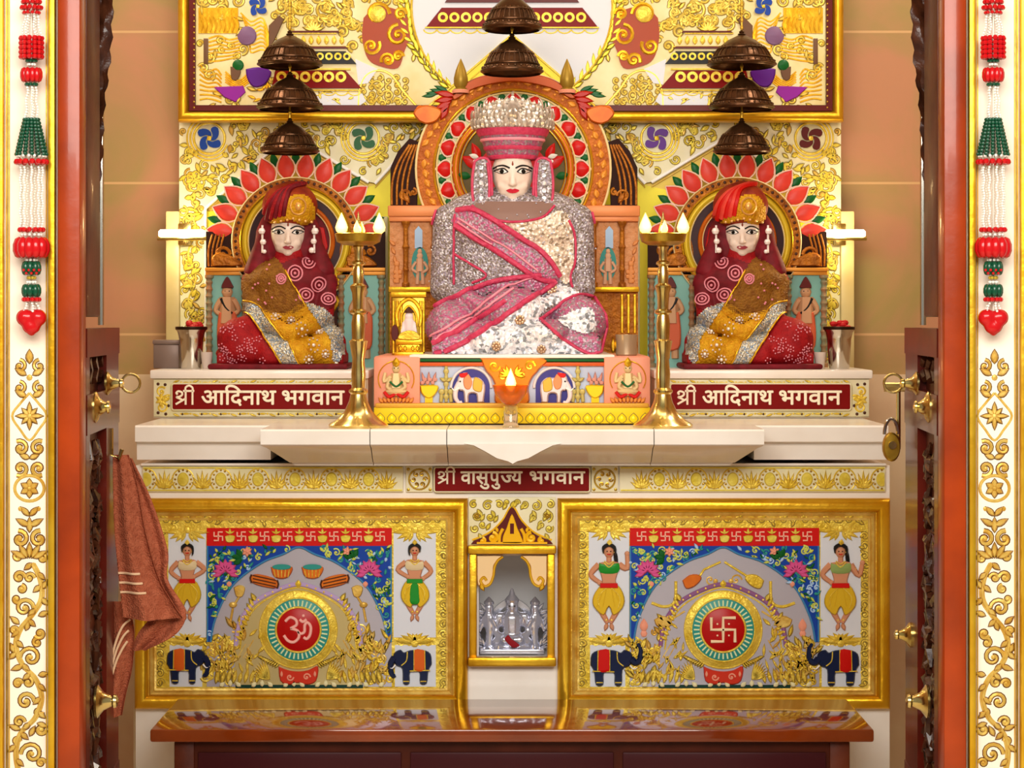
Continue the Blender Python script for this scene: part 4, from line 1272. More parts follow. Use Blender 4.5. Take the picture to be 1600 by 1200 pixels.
# ------------------------------------------------------------------ upper framed relief
YU = 0.72
up = thing('relief_picture', 'wide gold framed relief picture of temples above the altar', 'picture', (0, YU, W(0, 192, YU).z))
m = MB(); frame_sweep(m, 281, -420, 1315, 192, YU + .02, [(0, 0), (0, .03)] + [(a, .03 + h) for a, h in round_prof(15, .018)] + [(15, .03), (17, .022)])
mk('frame', m, GOLD, up)
m = MB(); frame_sweep(m, 298, -403, 1298, 175, YU + .02, [(0, .022), (0, .030), (9, .030), (9, .018)])
mk('red_band', m, MAROON, up)
g = MB()
for i in range(26):
    for s in (0, 1):
        MIR[0] = 798 if s else None
        g.dot(303, 168 - i * 9, YU - .010, 1.7, mat=0)
MIR[0] = None
mk('beading', g, ANTIQUE, up)
FLD = M('ivory_field', '#ece0b0', .4, 0, '#dcc988', 10)
mk('field', MB().pbox(306, -395, 1290, 168, YU, .015), FLD, up)
# centre disc and gable
mk('pale_disc', MB().poly(circ(800, 10, 157, 64), YU, .003, .5), PALE, up)
g = MB(); annulus(g, 800, 10, 155, 159, YU, .006, rnd=True); mk('disc_rim', g, FOIL, up)
gb = mk('gable', MB().poly([(665, 168), (800, 52), (935, 168)], YU - .003, .004), YEL, up)
g = MB(); g.rt([(668, 168), (800, 54), (932, 168)], YU - .008, 2); g.rt([(684, 168), (800, 68), (916, 168)], YU - .007, 1.2); mk('gable_edge', g, FOIL, gb)
g = MB(); g.poly([(690, 12), (910, 12), (934, 42), (666, 42)], YU - .003, .006, 1); tm = mk('temple', g, DEEPRED, up)
g = MB()
for k in range(13): annulus(g, 692 + k * 18, 27, 4, 8, YU - .009, .002, 14)
g.rt([(664, 43), (936, 43)], YU - .010, 1.3)
for k in range(13): g.rt(arc(672 + k * 21, 46, 10, 6, 180, 360, 8), YU - .003, 1.1)
mk('gilt_arches', g, FOIL, tm)
g = MB(); g.poly([(705, -12), (895, -12), (905, 4), (695, 4)], YU - .003, .006, 1); mk('temple_roof', g, MAROON, tm)
# side scenes
for mir in (None, 798):
    MIR[0] = mir
    g = MB(); g.poly([(430, 110), (540, 110), (565, 138), (424, 138)], YU, .006, 1); tm = mk('temple', g, DEEPRED, up)
    g = MB()
    for k in range(6): annulus(g, 440 + k * 18.5, 120, 4, 8.5, YU - .006, .002, 14)
    g.rt([(424, 108), (548, 108)], YU - .007, 1.5); g.rt([(424, 141), (564, 141)], YU - .003, 1.2)
    for k in range(7): g.rt(arc(434 + k * 20, 143, 10, 6, 180, 360, 8), YU - .002, 1)
    for k in range(6): annulus(g, 472 + k * 14, 88, 3, 6, YU - .006, .002, 12)
    g.rt([(450, 52), (526, 52)], YU - .003, 1.3); g.rt([(450, 73), (545, 73)], YU - .003, 1.2)
    for k in range(7): g.leaf(462 + k * 12, 70, 90, 15, 8, YU, .004)
    mk('gilt_arches', g, FOIL, tm)
    g = MB(); g.poly([(455, 80), (540, 80), (557, 100), (445, 100)], YU, .006, 1); mk('black_tier', g, BLACK, tm)
    g = MB(); g.poly([(455, 48), (528, 48), (532, 51), (450, 51)], YU, .006, .5); g.poly([(455, 72), (540, 72), (544, 76), (450, 76)], YU, .005, .5); mk('tier_roof', g, MAROON, tm)
    mk('pale_sky', MB().poly(smooth_path([(490, 146), (566, 146), (572, 158), (558, 168), (490, 168), (490, 146)], 1)[:-1], YU, .002).poly([(555, 92), (590, 108), (575, 130), (560, 132)], YU, .002), PALE, up)
    # red ground with gold spirals
    sc = mk('scroll_ground', MB().poly(smooth_path([(568, 28), (590, 10), (630, 20), (642, 50), (632, 80), (622, 106), (596, 104), (575, 92), (566, 60), (568, 28)], 4)[:-1], YU, .003), M('rust_paint', '#a03c10', .4), up)
    g = MB()
    for (x, y, r, d, a) in ((590, 22, 19, 1, 0), (580, 72, 14, -1, 30), (622, 55, 17, 1, 90), (606, 94, 11, -1, 200), (626, 22, 10, 1, 0), (622, 88, 8, 1, 0)): g.scroll(x, y, r, YU - .003, 3.2, 1.5, a, d)
    mk('gold_scroll', g, GOLD, sc)
    g = MB(); g.poly(circ(590, 22, 13, 20), YU - .003, .004, 2); mk('gold_boss', g, FOIL, sc)
    # leaf sprays beside the disc, pale dome
    ol = MB(); g, g2, g3 = MB(ol), MB(ol), MB()
    for k in range(15):
        y = 165 - k * 12
        xx = 800 - math.sqrt(max(0, 160 ** 2 - (y - 10) ** 2))
        g.leaf(xx - 3, y, 100 + 12 * math.sin(k), 24, 7, YU, .005); g.leaf(xx - 8, y - 4, 140 + 10 * math.sin(k), 18, 6, YU, .005)
    mk('leaf_spray', g, M('leaf_gold', '#d8c83a', .38, .4), up)
    g2.rt(smooth_path([(560, 168), (562, 140), (572, 118), (592, 110), (612, 118), (628, 140), (650, 165)], 5), YU, 2)
    for (x, y, r) in ((590, 135, 10), (606, 150, 10), (580, 154, 8), (598, 162, 6), (622, 160, 7)): g2.scroll(x, y, r, YU, 1.7, 1.3, 90 * (x % 4), 1 if x % 2 else -1)
    for (x, y, r, d) in ((470, 14, 13, 1), (508, 14, 16, -1), (490, 36, 9, 1), (540, 20, 12, 1), (535, 50, 10, -1), (555, 40, 9, 1), (552, 72, 9, -1), (455, 30, 8, -1), (440, 12, 9, 1), (524, 34, 7, 1)): g2.scroll(x, y, r, YU, 2.2, 1.4, x * 7 % 360, d)
    for k in range(7): g2.leaf(490, 48, 90 + (k - 3) * 24, 18, 5, YU, .004)
    rg_ = random.Random(31); n = tries = 0
    keepout = [(424, 40, 566, 150), (568, 8, 644, 108), (308, 10, 440, 165), (555, 106, 655, 170)]
    while n < 130 and tries < 5000:
        tries += 1
        x, y = rg_.uniform(312, 650), rg_.uniform(-6, 166)
        if any(a < x < c and b < y < d for a, b, c, d in keepout) and not (x < 440 and rg_.random() < .25): continue
        if math.hypot(x - 800, y - 10) < 166 or math.hypot(x - 403, y - 10) < 22: continue
        n += 1
        if rg_.random() < .6: g2.scroll(x, y, rg_.uniform(5, 10), YU, 1.8, 1.3, rg_.random() * 360, rg_.choice((-1, 1)))
        else: g2.leaf(x, y, rg_.random() * 360, rg_.uniform(10, 18), 5, YU, .004)
    for k in range(26): g2.scroll(568 + (k % 6) * 13, 122 + (k // 6) * 11 + (k % 2) * 4, 5.5, YU, 1.5, 1.2, k * 50, 1 if k % 2 else -1)
    mk('pale_scrolls', g2, M('scroll_gold', '#d2b23e', .38, .4, '#e4cc66', 25), up)
    mk('painted_outline', ol, OUTL, up)
    # outer scene: gilt square, waves, purple bird forms
    mk('gilt_square', MB().pbox(310, 12, 372, 52, YU - .002, .003), GOLD, up)
    g = MB()
    for k in range(9): g.rt(smooth_path([(314 + k * 7, 50), (317 + k * 7, 38), (313 + k * 7, 26)], 4), YU - .004, 1)
    for k in range(7): g.rt(smooth_path([(326, 60 + k * 6), (342, 56 + k * 6.5), (358, 62 + k * 5), (376, 58 + k * 5)], 4), YU, 1.5)
    for k in range(9): g.rt(smooth_path([(376 + k * 2, 20 + k * 5), (392, 34 + k * 6), (412, 30 + k * 6), (426, 84 + k * 2)], 4), YU, 1.3)
    for k in range(8): g.rt(smooth_path([(312, 100 + k * 8), (324, 112 + k * 6), (338, 108 + k * 7), (346, 118 + k * 6)], 4), YU, 1.5)
    for k in range(5): g.rt(smooth_path([(352, 112 + k * 4), (372, 126 + k * 3), (390, 112 + k * 4)], 4), YU, 1.4)
    for k in range(8): g.leaf(400 + (k % 4) * 8, 140 + (k // 4) * 14, 40 * k, 14, 5, YU, .004)
    mk('gilt_waves', g, GOLD, up)
    g = MB(); g.poly(circ(386, 56, 15, 20), YU, .005, 2); mk('violet_flower', g, M('dull_violet', '#7a5a7c', .45), up)
    g = MB(); g.poly(smooth_path([(384, 108), (404, 105), (424, 112), (414, 132), (396, 136), (386, 122), (384, 108)], 3)[:-1], YU, .006, 2); mk('violet_wing', g, PURPLE, up)
    g = MB(); g.poly([(334, 136), (380, 134), (384, 144), (368, 160), (350, 152)], YU, .005, 1.5); mk('magenta_petal', g, M('magenta', '#8c1c98', .4), up)
    g = MB(); g.poly(circ(372, 102, 9, 16), YU, .005, 2); mk('green_boss', g, GREEN, up)
    g = MB(); g.poly(smooth_path([(360, 104), (376, 108), (372, 124), (362, 124), (360, 104)], 3)[:-1], YU, .004, 1); g.poly([(420, 40), (436, 24), (444, 30), (430, 62), (420, 76)], YU, .006, 1.5); g.pbox(318, 60, 325, 100, YU - .004, .005, .001)
    mk('brown_figure', g, M('umber', '#6a4a34', .5), up)
    pinwheel(up, 403, 10, 16, YU, BLUE, False)
MIR[0] = None

# ------------------------------------------------------------------ hanging canopies of beaten metal
def canopy(px, tiers, Y, label, chain_bottom):
    t = thing('hanging_canopy', label, 'canopy', W(px, tiers[-1][1], Y), 'tiered metal canopies over the statues')
    x = W(px, 0, Y).x
    m = MB(); m.tube([(x, Y, 2.76), (x, Y, W(0, chain_bottom, Y).z)], .0028, 6)
    zz = W(0, chain_bottom, Y).z
    z = zz
    while z < 2.2:
        m.ell((x, Y, z), (.0048, .0048, .007), 6); z += .02
    mk('chain', m, ANTIQUE, t)
    for (y0, y1, w) in tiers:
        k = (Y + DC) / FPX; H = (y1 - y0) * k; R = w / 2 * k; zb = W(0, y1, Y).z
        prof = [(R * .98, 0), (R, H * .03), (R * .97, H * .10), (R * .90, H * .16), (R * .80, H * .34), (R * .62, H * .56), (R * .40, H * .72), (R * .22, H * .80), (R * .10, H * .86)]
        inner = [(r * .95, h - .003) for r, h in prof]
        m = MB(); m.lathe(inner[::-1] + prof, (x, Y, zb), 36, capends=False)
        o = mk('canopy_tier', m, BRONZE, t, 50)
        m = MB()
        m.lathe([(R * .10, H * .86), (R * .13, H * .88), (R * .07, H * .92), (R * .09, H * .95), (R * .03, H)], (x, Y, zb), 14)
        mk('finial', m, BRONZE, o)
        m = MB()
        for kf, hf in ((1.0, .04), (.885, .2), (.71, .47)):
            m.tube([(x + R * kf * math.cos(a), Y + R * kf * math.sin(a), zb + H * hf) for a in [2 * PI * i / 36 for i in range(36)]], .0028, 6, closed=True)
        for i in range(30):
            a = 2 * PI * i / 30
            m.ell((x + R * .96 * math.cos(a), Y + R * .96 * math.sin(a), zb + H * .12), .0035, 6)
            m.tube([(x + R * q * math.cos(a), Y + R * q * math.sin(a), zb + H * h) for q, h in ((.88, .2), (.78, .38), (.66, .53))], .0018, 4)
        mk('embossing', m, BRONZE, o)
canopy(453, [(47, 103, 100), (112, 170, 102), (184, 238, 90)], .50, 'three tier dark metal canopy hanging over the left cloaked statue', 200)
canopy(1159, [(47, 103, 106), (112, 170, 100), (184, 238, 88)], .50, 'three tier dark metal canopy hanging over the right cloaked statue', 200)
canopy(800, [(-16, 46, 92), (52, 114, 96)], .30, 'two tier dark metal canopy hanging over the central silver statue', 70)
# ------------------------------------------------------------------ throne back of the main statue
def lotus_ring(par, cx, cy, r0, r1, n, wd, Y, a0, da, mat, outline, leafmat=None, leaf_r=None, nm='lotus_petal', t=.008):
    for k in range(n):
        a = a0 + da * k
        x, y = cx + r0 * math.cos(math.radians(a)), cy - r0 * math.sin(math.radians(a))
        L = r1 - r0
        pts = leafpts(x, y, a, L, wd, 8)
        o = mk(nm, MB().poly(pts, Y, t, wd * .2), mat, par)
        g = MB(); g.rt(leafpts(x - 1.5 * math.cos(math.radians(a)), y + 1.5 * math.sin(math.radians(a)), a, L + 2.5, wd + 4, 8), Y - t * .55, 1.1, closed=True)
        mk('cream_outline', g, outline, o)
        if leafmat:
            b = a + da / 2
            q = leaf_r or (r0 + L * .55)
            if k < n - 1 or abs(da * n) >= 359:
                g = MB(); g.leaf(cx + q * math.cos(math.radians(b)), cy - q * math.sin(math.radians(b)), b, L * .55, wd * .5, Y, t * .6)
                mk('green_leaf', g, leafmat, par)
YR = 0.56
CREAML = M('cream_line', '#f0dca0', .4, .1)
tb = thing('throne_back', 'carved orange and gold throne back with a ring of red lotus petals', 'altarpiece', (0, YR, ZS))
cx, cy = 802, 264
m = MB(); m.poly(circ(cx, cy, 152, 64), YR + .03, .03, 1)
m.poly([(610, 320), (992, 320), (992, 575), (610, 575)], YR + .03, .028, .5)
mk('back_board', m, BROWN, tb)
def ring(par, r0, r1, y, t, mat, nm, rnd=True, c=(cx, cy), n=72):
    g = MB(); annulus(g, c[0], c[1], r0, r1, y, t, n, rnd=rnd); return mk(nm, g, mat, par)
o = ring(tb, 126, 152, YR, .012, M('ring_ochre', '#c06a1e', .42, .15, '#a04e12', 40, .5, 90), 'carved_outer_ring', False)
g = MB(); rng = random.Random(3)
for k in range(56):
    a = 360 / 56 * k; x, y = cx + 139 * math.cos(math.radians(a)), cy - 139 * math.sin(math.radians(a))
    g.leaf(x, y, a + 90 + rng.uniform(-30, 30), 16, 9, YR - .012, .005); g.dot(cx + 133 * math.cos(math.radians(a + 3)), cy - 133 * math.sin(math.radians(a + 3)), YR - .012, 2.4)
mk('leaf_carving', g, M('carving_orange', '#d98a2c', .4, .2), o)
ring(tb, 150, 154, YR - .008, .006, CREAML, 'cream_line'); ring(tb, 122, 126.5, YR - .008, .008, GOLD, 'gold_line'); ring(tb, 118, 121.5, YR - .006, .006, CREAML, 'cream_line')
mk('pale_ring', MB().poly(circ(cx, cy, 119, 64), YR, .005), M('pale_sage', '#c8cf9a', .4), tb)
lotus_ring(tb, cx, cy, 94, 121, 20, 24, YR - .005, 0, 18, RED, M('pink_cream', '#f2c8b8', .4), GREEN, 106)
ring(tb, 96, 99, YR - .008, .008, CREAML, 'cream_line')
ring(tb, 84, 96, YR - .005, .010, ORANGE, 'orange_ring')
for r in (82, 88, 92.5): ring(tb, r - 1.1, r + 1.1, YR - .014, .004, GOLD, 'gold_line')
mk('inner_field', MB().poly(circ(cx, cy, 83, 56), YR - .004, .004), M('olive_brown', '#6a5418', .45, .1, '#4e3c10', 18), tb)
mk('red_halo', MB().poly(circ(cx, cy + 14, 58, 40), YR - .008, .003), RED, tb)
for s in (0, 1):
    MIR[0] = 802 if s else None
    g = MB(); g.leaf(752, 262, 150, 36, 18, YR - .011, .006); g.leaf(750, 250, 115, 30, 14, YR - .011, .006); mk('red_flare', g, RED, tb)
    g = MB(); g.leaf(748, 246, 165, 16, 8, YR - .018, .004); g.dot(742, 252, YR - .018, 3); mk('white_blossom', g, WHITE, tb)
    g = MB(); g.leaf(736, 276, 170, 22, 12, YR - .010, .005); mk('green_leaf', g, GREEN, tb)
MIR[0] = None
# upper cresting: canopy edge, spires and makara wings
mk('top_cresting', MB().poly(smooth_path([(706, 150), (730, 128), (760, 117), (800, 112), (842, 117), (872, 128), (898, 150), (890, 154), (860, 138), (802, 128), (744, 138), (712, 156), (706, 150)], 4)[:-1], YR - .012, .014, 2), M('rust_orange', '#b04c14', .4, .1), tb)
for s in (0, 1):
    MIR[0] = 803 if s else None
    k = (YR + DC) / FPX
    c = W(720, 146, YR - .02)
    m = MB(); m.lathe([(r * k, h * k) for r, h in ((12, 0), (12, 6), (8, 9), (11, 14), (11, 24), (8, 36), (4, 46), (.5, 54))], c, 16)
    sp = mk('spire', m, M('green_gold_bud', '#9a7a2a', .4, .4), tb)
    m = MB(); m.lathe([(r * k, h * k) for r, h in ((13, 0), (14, 4), (9, 8))], c, 16); mk('spire_base', m, SALMON, sp)
    m = MB()
    for i in range(5):
        m.leaf(712 - i * 3, 150 + i * 4, 170 + i * 18, 34 - i * 2, 11, YR - .014, .008)
    wing = mk('makara_wing', m, M('makara_red', '#b0200e', .38), tb)
    m = MB()
    for i in range(4): m.leaf(700 - i * 6, 142 + i * 2, 160 + i * 9, 24, 7, YR - .008, .006)
    mk('green_plume', m, GREEN, wing)
    m = MB()
    m.poly(smooth_path([(655, 190), (646, 178), (652, 168), (668, 164), (690, 172), (684, 188), (668, 194), (655, 190)], 4)[:-1], YR - .014, .012, 2.5); m.scroll(656, 172, 7, YR - .02, 2, 1.2, 0, 1)
    mk('makara_head', m, ORANGE, wing)
    # dark shoulder recess with curved ribs
    mk('side_recess', MB().poly([(610, 322), (610, 262), (622, 236), (640, 216), (656, 222), (652, 322)], YR + .01, .012, 1), M('dark_umber', '#2a0d05', .7, spec=.2), tb)
    g = MB()
    for i in range(4): g.rt(smooth_path([(612 + i * 8, 320), (613 + i * 8, 285), (622 + i * 7, 255), (640 + i * 4, 226)], 5), YR - .004, 1.8)
    mk('curved_rib', g, OCHRE, tb)
    g = MB(); g.scroll(632, 306, 10, YR - .004, 2.4, 1.3, 0, 1); g.scroll(646, 300, 6, YR - .004, 2, 1.2, 90, -1); g.leaf(640, 318, 120, 22, 9, YR - .003, .006); mk('scroll_carving', g, OCHRE, tb)
    # cornice and column bay
    mk('cornice', MB().pbox(606, 321, 690, 338, YR - .022, .024, .003).pbox(608, 338, 688, 346, YR - .016, .018, .002), M('salmon_orange', '#dd8850', .4, .1), tb)
    mk('bay_panel', MB().pbox(609, 346, 690, 448, YR - .002, .006), M('apricot_carving', '#d99a6a', .45, 0, '#c98550', 50, .6, 120), tb)
    for x in (634, 678):
        m = MB(); c = W(x, 448, YR - .014)
        m.lathe([(r * k, h * k) for r, h in ((6, 0), (6, 6), (3.5, 8), (3.5, 24), (5, 26), (4, 30), (4, 58), (6, 62), (4, 66), (3.6, 92), (7, 98), (7, 102))], c, 12)
        mk('column', m, OCHRE, tb)
    mk('blue_window', MB().poly([(648, 388), (648, 360), (654, 353), (660, 360), (660, 388)], YR - .002, .003, 0), SKYBLUE, tb)
    # attendant relief figure in the bay
    m = MB()
    m.dot(656, 400, YR - .004, 5.5); m.dot(656, 393, YR - .004, 4, ry=5); m.rt([(656, 404), (656, 424)], YR - .004, taper(2, 6, 7)); m.rt(smooth_path([(650, 409), (644, 420), (652, 426)], 4), YR - .008, 2.2); m.rt(smooth_path([(662, 409), (668, 420), (660, 426)], 4), YR - .008, 2.2)
    m.rt([(653, 424), (652, 444)], YR - .004, 3.4); m.rt([(660, 424), (661, 444)], YR - .004, 3.4)
    mk('attendant_figure', m, M('flesh_carving', '#d8a684', .45), tb)
    mk('green_halo', MB().poly(circ(656, 412, 13, 20, 26), YR - .002, .003), TEAL, tb)
    m = MB()
    for i in range(5): m.dot(618 + (i % 2) * 7, 425 + (i % 3) * 7, YR - .004, 4); m.leaf(618, 440 - i * 14, 60 + 20 * i, 14, 6, YR - .002, .005)
    m.dot(620, 412, YR - .004, 5); m.rt([(620, 416), (621, 442)], YR - .003, 4)
    mk('cherub_figure', m, M('orange_flesh', '#d88a4a', .45), tb)
    mk('gold_ledge', MB().pbox(607, 448, 690, 456, YR - .018, .02, .002), GOLD, tb)
    # lower bay
    mk('lower_panel', MB().pbox(609, 456, 690, 560, YR - .001, .005), OCHRE, tb)
    g = MB()
    for x in (614, 624, 634): g.rt([(x, 460), (x, 520)], YR - .004, 2.4); g.dot(x, 462, YR - .004, 3)
    for i in range(6): g.leaf(618 + i * 6, 552, 90, 26, 7, YR - .003, .005)
    mk('fluted_relief', g, GOLD, tb)
MIR[0] = None

# ------------------------------------------------------------------ lotus halos of the two side statues
YS = 0.64
def side_shrine(mir):
    MIR[0] = mir
    side = 'right' if mir else 'left'
    c = (462, 377)
    s = thing('lotus_halo', 'lotus petal halo with rings and little columned bays behind the %s cloaked statue' % side, 'altarpiece', W(c[0], 574, YS))
    m = MB(); m.poly(circ(c[0], c[1], 100, 56), YS + .02, .02, 1); m.poly([(322, 418), (602, 418), (602, 576), (322, 576)], YS + .02, .018, .5)
    mk('back_board', m, BROWN, s)
    lotus_ring(s, c[0], c[1], 97, 140, 12, 25, YS + .006, 7.5, 15, CORAL, M('pink_cream', '#f2c8b8', .4), GREEN, 120)
    def rg(r0, r1, y, t, mat, nm, rnd=True):
        g = MB(); annulus(g, c[0], c[1], r0, r1, y, t, 60, rnd=rnd); return mk(nm, g, mat, s)
    o = rg(88, 100, YS, .008, OCHRE, 'beaded_ring', False)
    g = MB()
    for k in range(60): g.dot(c[0] + 94 * math.cos(math.radians(6 * k)), c[1] - 94 * math.sin(math.radians(6 * k)), YS - .008, 2.6)
    mk('dark_bead', g, BROWN, o)
    rg(85, 88.5, YS - .004, .008, GOLD, 'gold_line'); rg(98.5, 101, YS - .004, .006, CREAML, 'cream_line')
    rg(74, 85, YS, .010, M('mustard', '#d0b02a', .4, .2), 'yellow_ring'); rg(72.5, 75, YS - .006, .006, CREAML, 'cream_line')
    rg(62, 73, YS, .004, M('deep_plum', '#38181c', .45), 'plum_ring', False)
    rg(54, 62, YS, .010, ORANGE, 'orange_ring'); rg(53, 55, YS - .006, .005, CREAML, 'cream_line')
    mk('inner_field', MB().poly(circ(c[0], c[1], 54, 40), YS, .003), CLOTHMAROON, s)
    mk('red_flash', MB().poly([(c[0] + 26, 352), (c[0] + 44, 356), (c[0] + 50, 385), (c[0] + 40, 412), (c[0] + 26, 420)], YS - .003, .003, 1), RED, s)
    for (xa, xb) in ((322, 388), (528, 602)):
        # makara shelf, lintel, bay
        mk('recess', MB().pbox(xa, 362, xb, 418, YS - .001, .006), M('dark_umber', '#2a0d05', .7, spec=.2), s)
        g = MB(); xm = (xa + xb) / 2
        g.scroll(xm - 8, 398, 13, YS - .003, 3, 1.3, 0, 1); g.scroll(xm + 14, 392, 9, YS - .003, 2.6, 1.3, 120, -1)
        g.poly(smooth_path([(xm - 22, 416), (xm - 24, 402), (xm - 12, 394), (xm + 8, 400), (xm + 22, 410), (xm + 20, 416), (xm - 22, 416)], 3)[:-1], YS - .003, .012, 2)
        for i in range(4): g.rt(smooth_path([(xa + 4 + i * 5, 416), (xa + 4 + i * 6, 390), (xa + 10 + i * 6, 366)], 4), YS - .003, 1.6)
        mk('makara_carving', g, OCHRE, s)
        mk('lintel', MB().pbox(xa - 2, 418, xb, 424, YS - .014, .02, .002).pbox(xa - 1, 424, xb, 430, YS - .008, .014, .002), M('lintel_orange', '#dd9438', .4, .2), s)
        mk('teal_niche', MB().pbox(xa, 430, xb, 575, YS - .002, .004), M('pale_teal', '#7fb4a8', .45), s)
        k = (YS + DC) / FPX
        for x in (xa + 5, xb - 6):
            m = MB(); cc = W(x, 574, YS - .006)
            prof = [(7, 0), (7, 6)]
            for i in range(12): prof += [(4, 8 + i * 11), (5.6, 12 + i * 11), (4, 16 + i * 11)]
            prof += [(7, 140), (7, 144)]
            m.lathe([(r * k, h * k) for r, h in prof], cc, 12)
            mk('turned_column', m, M('banded_column', '#a8704a', .4, 0, '#7a8a6a', 40), s)
        f = MB(); x = 355 if xa < 400 else 566
        f.dot(x, 456, YS - .006, 9, ry=10); f.rt([(x, 464), (x, 505)], YS - .004, taper(2, 12, 15)); 
        for q in (-1, 1): p = smooth_path([(x + q * 10, 468), (x + q * 18, 485), (x + q * 4, 494)], 4); f.rt(p, YS - .010, taper(len(p), 4.5, 3))
        f.rt([(x - 6, 505), (x - 7, 560)], YS - .004, 6); f.rt([(x + 6, 505), (x + 7, 560)], YS - .004, 6)
        o = mk('attendant_figure', f, M('bay_flesh', '#c99a70', .45), s)
        g = MB(); g.poly(smooth_path([(x - 9, 450), (x - 8, 444), (x, 432), (x + 8, 444), (x + 9, 450), (x - 9, 450)], 3)[:-1], YS - .008, .008, 1); mk('crown', g, MAROON, o)
        g = MB(); g.poly(smooth_path([(x - 13, 488), (x + 13, 488), (x + 16, 520), (x + 12, 545), (x - 12, 545), (x - 16, 520), (x - 13, 488)], 3)[:-1], YS - .010, .006, 2); mk('waist_cloth', g, M('bay_coral', '#d0603a', .45), o)
        g = MB(); g.rt(smooth_path([(x - 10, 466), (x - 3, 480), (x + 8, 490)], 4), YS - .016, 2); g.dot(x - 3, 455, YS - .013, 1.2); g.dot(x + 3, 455, YS - .013, 1.2); mk('dark_detail', g, BLACK, o)
    # gilt S bracket beside the halo
    for x, q in ((394, 1), (522, -1)):
        g = MB(); g.rt(smooth_path([(x, 424), (x - q * 8, 440), (x + q * 6, 455), (x - q * 6, 470), (x + q * 3, 486)], 5), YS - .008, 3.2); mk('s_bracket', g, GOLD, s)
    MIR[0] = None
side_shrine(None); side_shrine(807)

# ------------------------------------------------------------------ carved pedestal under the main statue
YD = 0.05
pd = thing('pedestal', 'painted carved pedestal with elephants and seated figures under the main statue', 'pedestal', (0, .25, ZS))
zt = W(0, 557, YD).z
xa, xb = W(586, 0, YD).x, W(1014, 0, YD).x
mk('core', MB().box(xa, xb, YD, .50, ZS + .001, zt), SALMON, pd)
mk('top_slab', MB().box(W(640, 0, YD).x, W(960, 0, YD).x, YD - .012, .5, zt - .004, zt + .004, .002), MARBLE, pd)
YELB = M('pedestal_yellow', '#eccb1c', .38, .1)
mk('yellow_base', MB().pbox(584, 636, 1016, 662, YD - .03, .035, .003), YELB, pd)
g = MB(MB())
for k in range(24):
    x = 594 + k * 18
    g.leaf(x, 661, 90, 15, 13, YD - .03, .006)
mk('petal_row', g, YELLOW, pd); mk('painted_outline', g.ol, OUTL, pd)
mk('base_moulding', MB().pbox(586, 630, 1014, 637, YD - .035, .04, .003), M('ochre_moulding', '#d8a23c', .4, .2), pd)
mk('rail', MB().pbox(655, 561, 945, 565, YD - .014, .016, .001), GREEN, pd)
mk('rail', MB().pbox(655, 566, 945, 572, YD - .012, .014, .002), M('rail_orange', '#d25a24', .4), pd)
mk('panel_ground', MB().pbox(655, 572, 945, 631, YD - .001, .003), M('powder_blue', '#b9c4dc', .4), pd)
def elephant_front(x, q):
    def u(a, b): return (x + q * a, 604 + b)
    g = MB(); annulus(g, x, 606, 29, 34, YD - .001, .008, 24, 0, 180, rnd=True); mk('arch', g, M('arch_white', '#e8e2e4', .4), pd)
    mk('arch_ground', MB().poly(arc(x, 606, 29, 29, 0, 180, 20) + [(x - 29, 631), (x + 29, 631)], YD - .001, .003), M('deep_violet', '#3f3a86', .4), pd)
    m = MB()
    m.poly(smooth_path([u(-20, 22), u(-22, -2), u(-12, -14), u(2, -14), u(8, -22), u(18, -18), u(22, -4), u(18, 6), u(12, 8), u(10, 25), u(4, 25), u(3, 12), u(-8, 12), u(-10, 25), u(-20, 25), u(-20, 22)], 3)[:-1], YD - .003, .016, 2.4)
    p = smooth_path([u(18, -6), u(24, 6), u(24, 18), u(19, 25), u(14, 24)], 4); m.rt(p, YD - .014, taper(len(p), 4.6, 2.2))
    o = mk('elephant', m, M('elephant_white', '#e2d4d8', .4), pd)
    k = MB(); k.poly(smooth_path([u(4, -20), u(-2, -8), u(2, 4), u(10, 2), u(12, -12), u(4, -20)], 3)[:-1], YD - .018, .004, 1.2); mk('ear', k, M('ear_orange', '#d88a5c', .4), o)
    k = MB(); k.poly(smooth_path([u(-18, -8), u(-6, -15), u(-3, 4), u(-16, 8), u(-18, -8)], 3)[:-1], YD - .019, .003, 1); mk('saddle_cloth', k, M('saddle_gold', '#c9a440', .4, .3), o)
    k = MB(); k.poly(smooth_path([u(5, -22), u(18, -20), u(16, -14), u(8, -15), u(5, -22)], 3)[:-1], YD - .018, .003, .8); mk('head_cloth', k, RED, o)
    k = MB(); k.dot(*u(17, -8), YD - .019, 1.5); mk('eye', k, BLACK, o)
    k = MB(); k.rt(smooth_path([u(18, 2), u(26, 6), u(30, 2)], 4), YD - .018, taper(9, 1.6, .6)); mk('tusk', k, WHITE, o)
elephant_front(736, -1); elephant_front(866, 1)
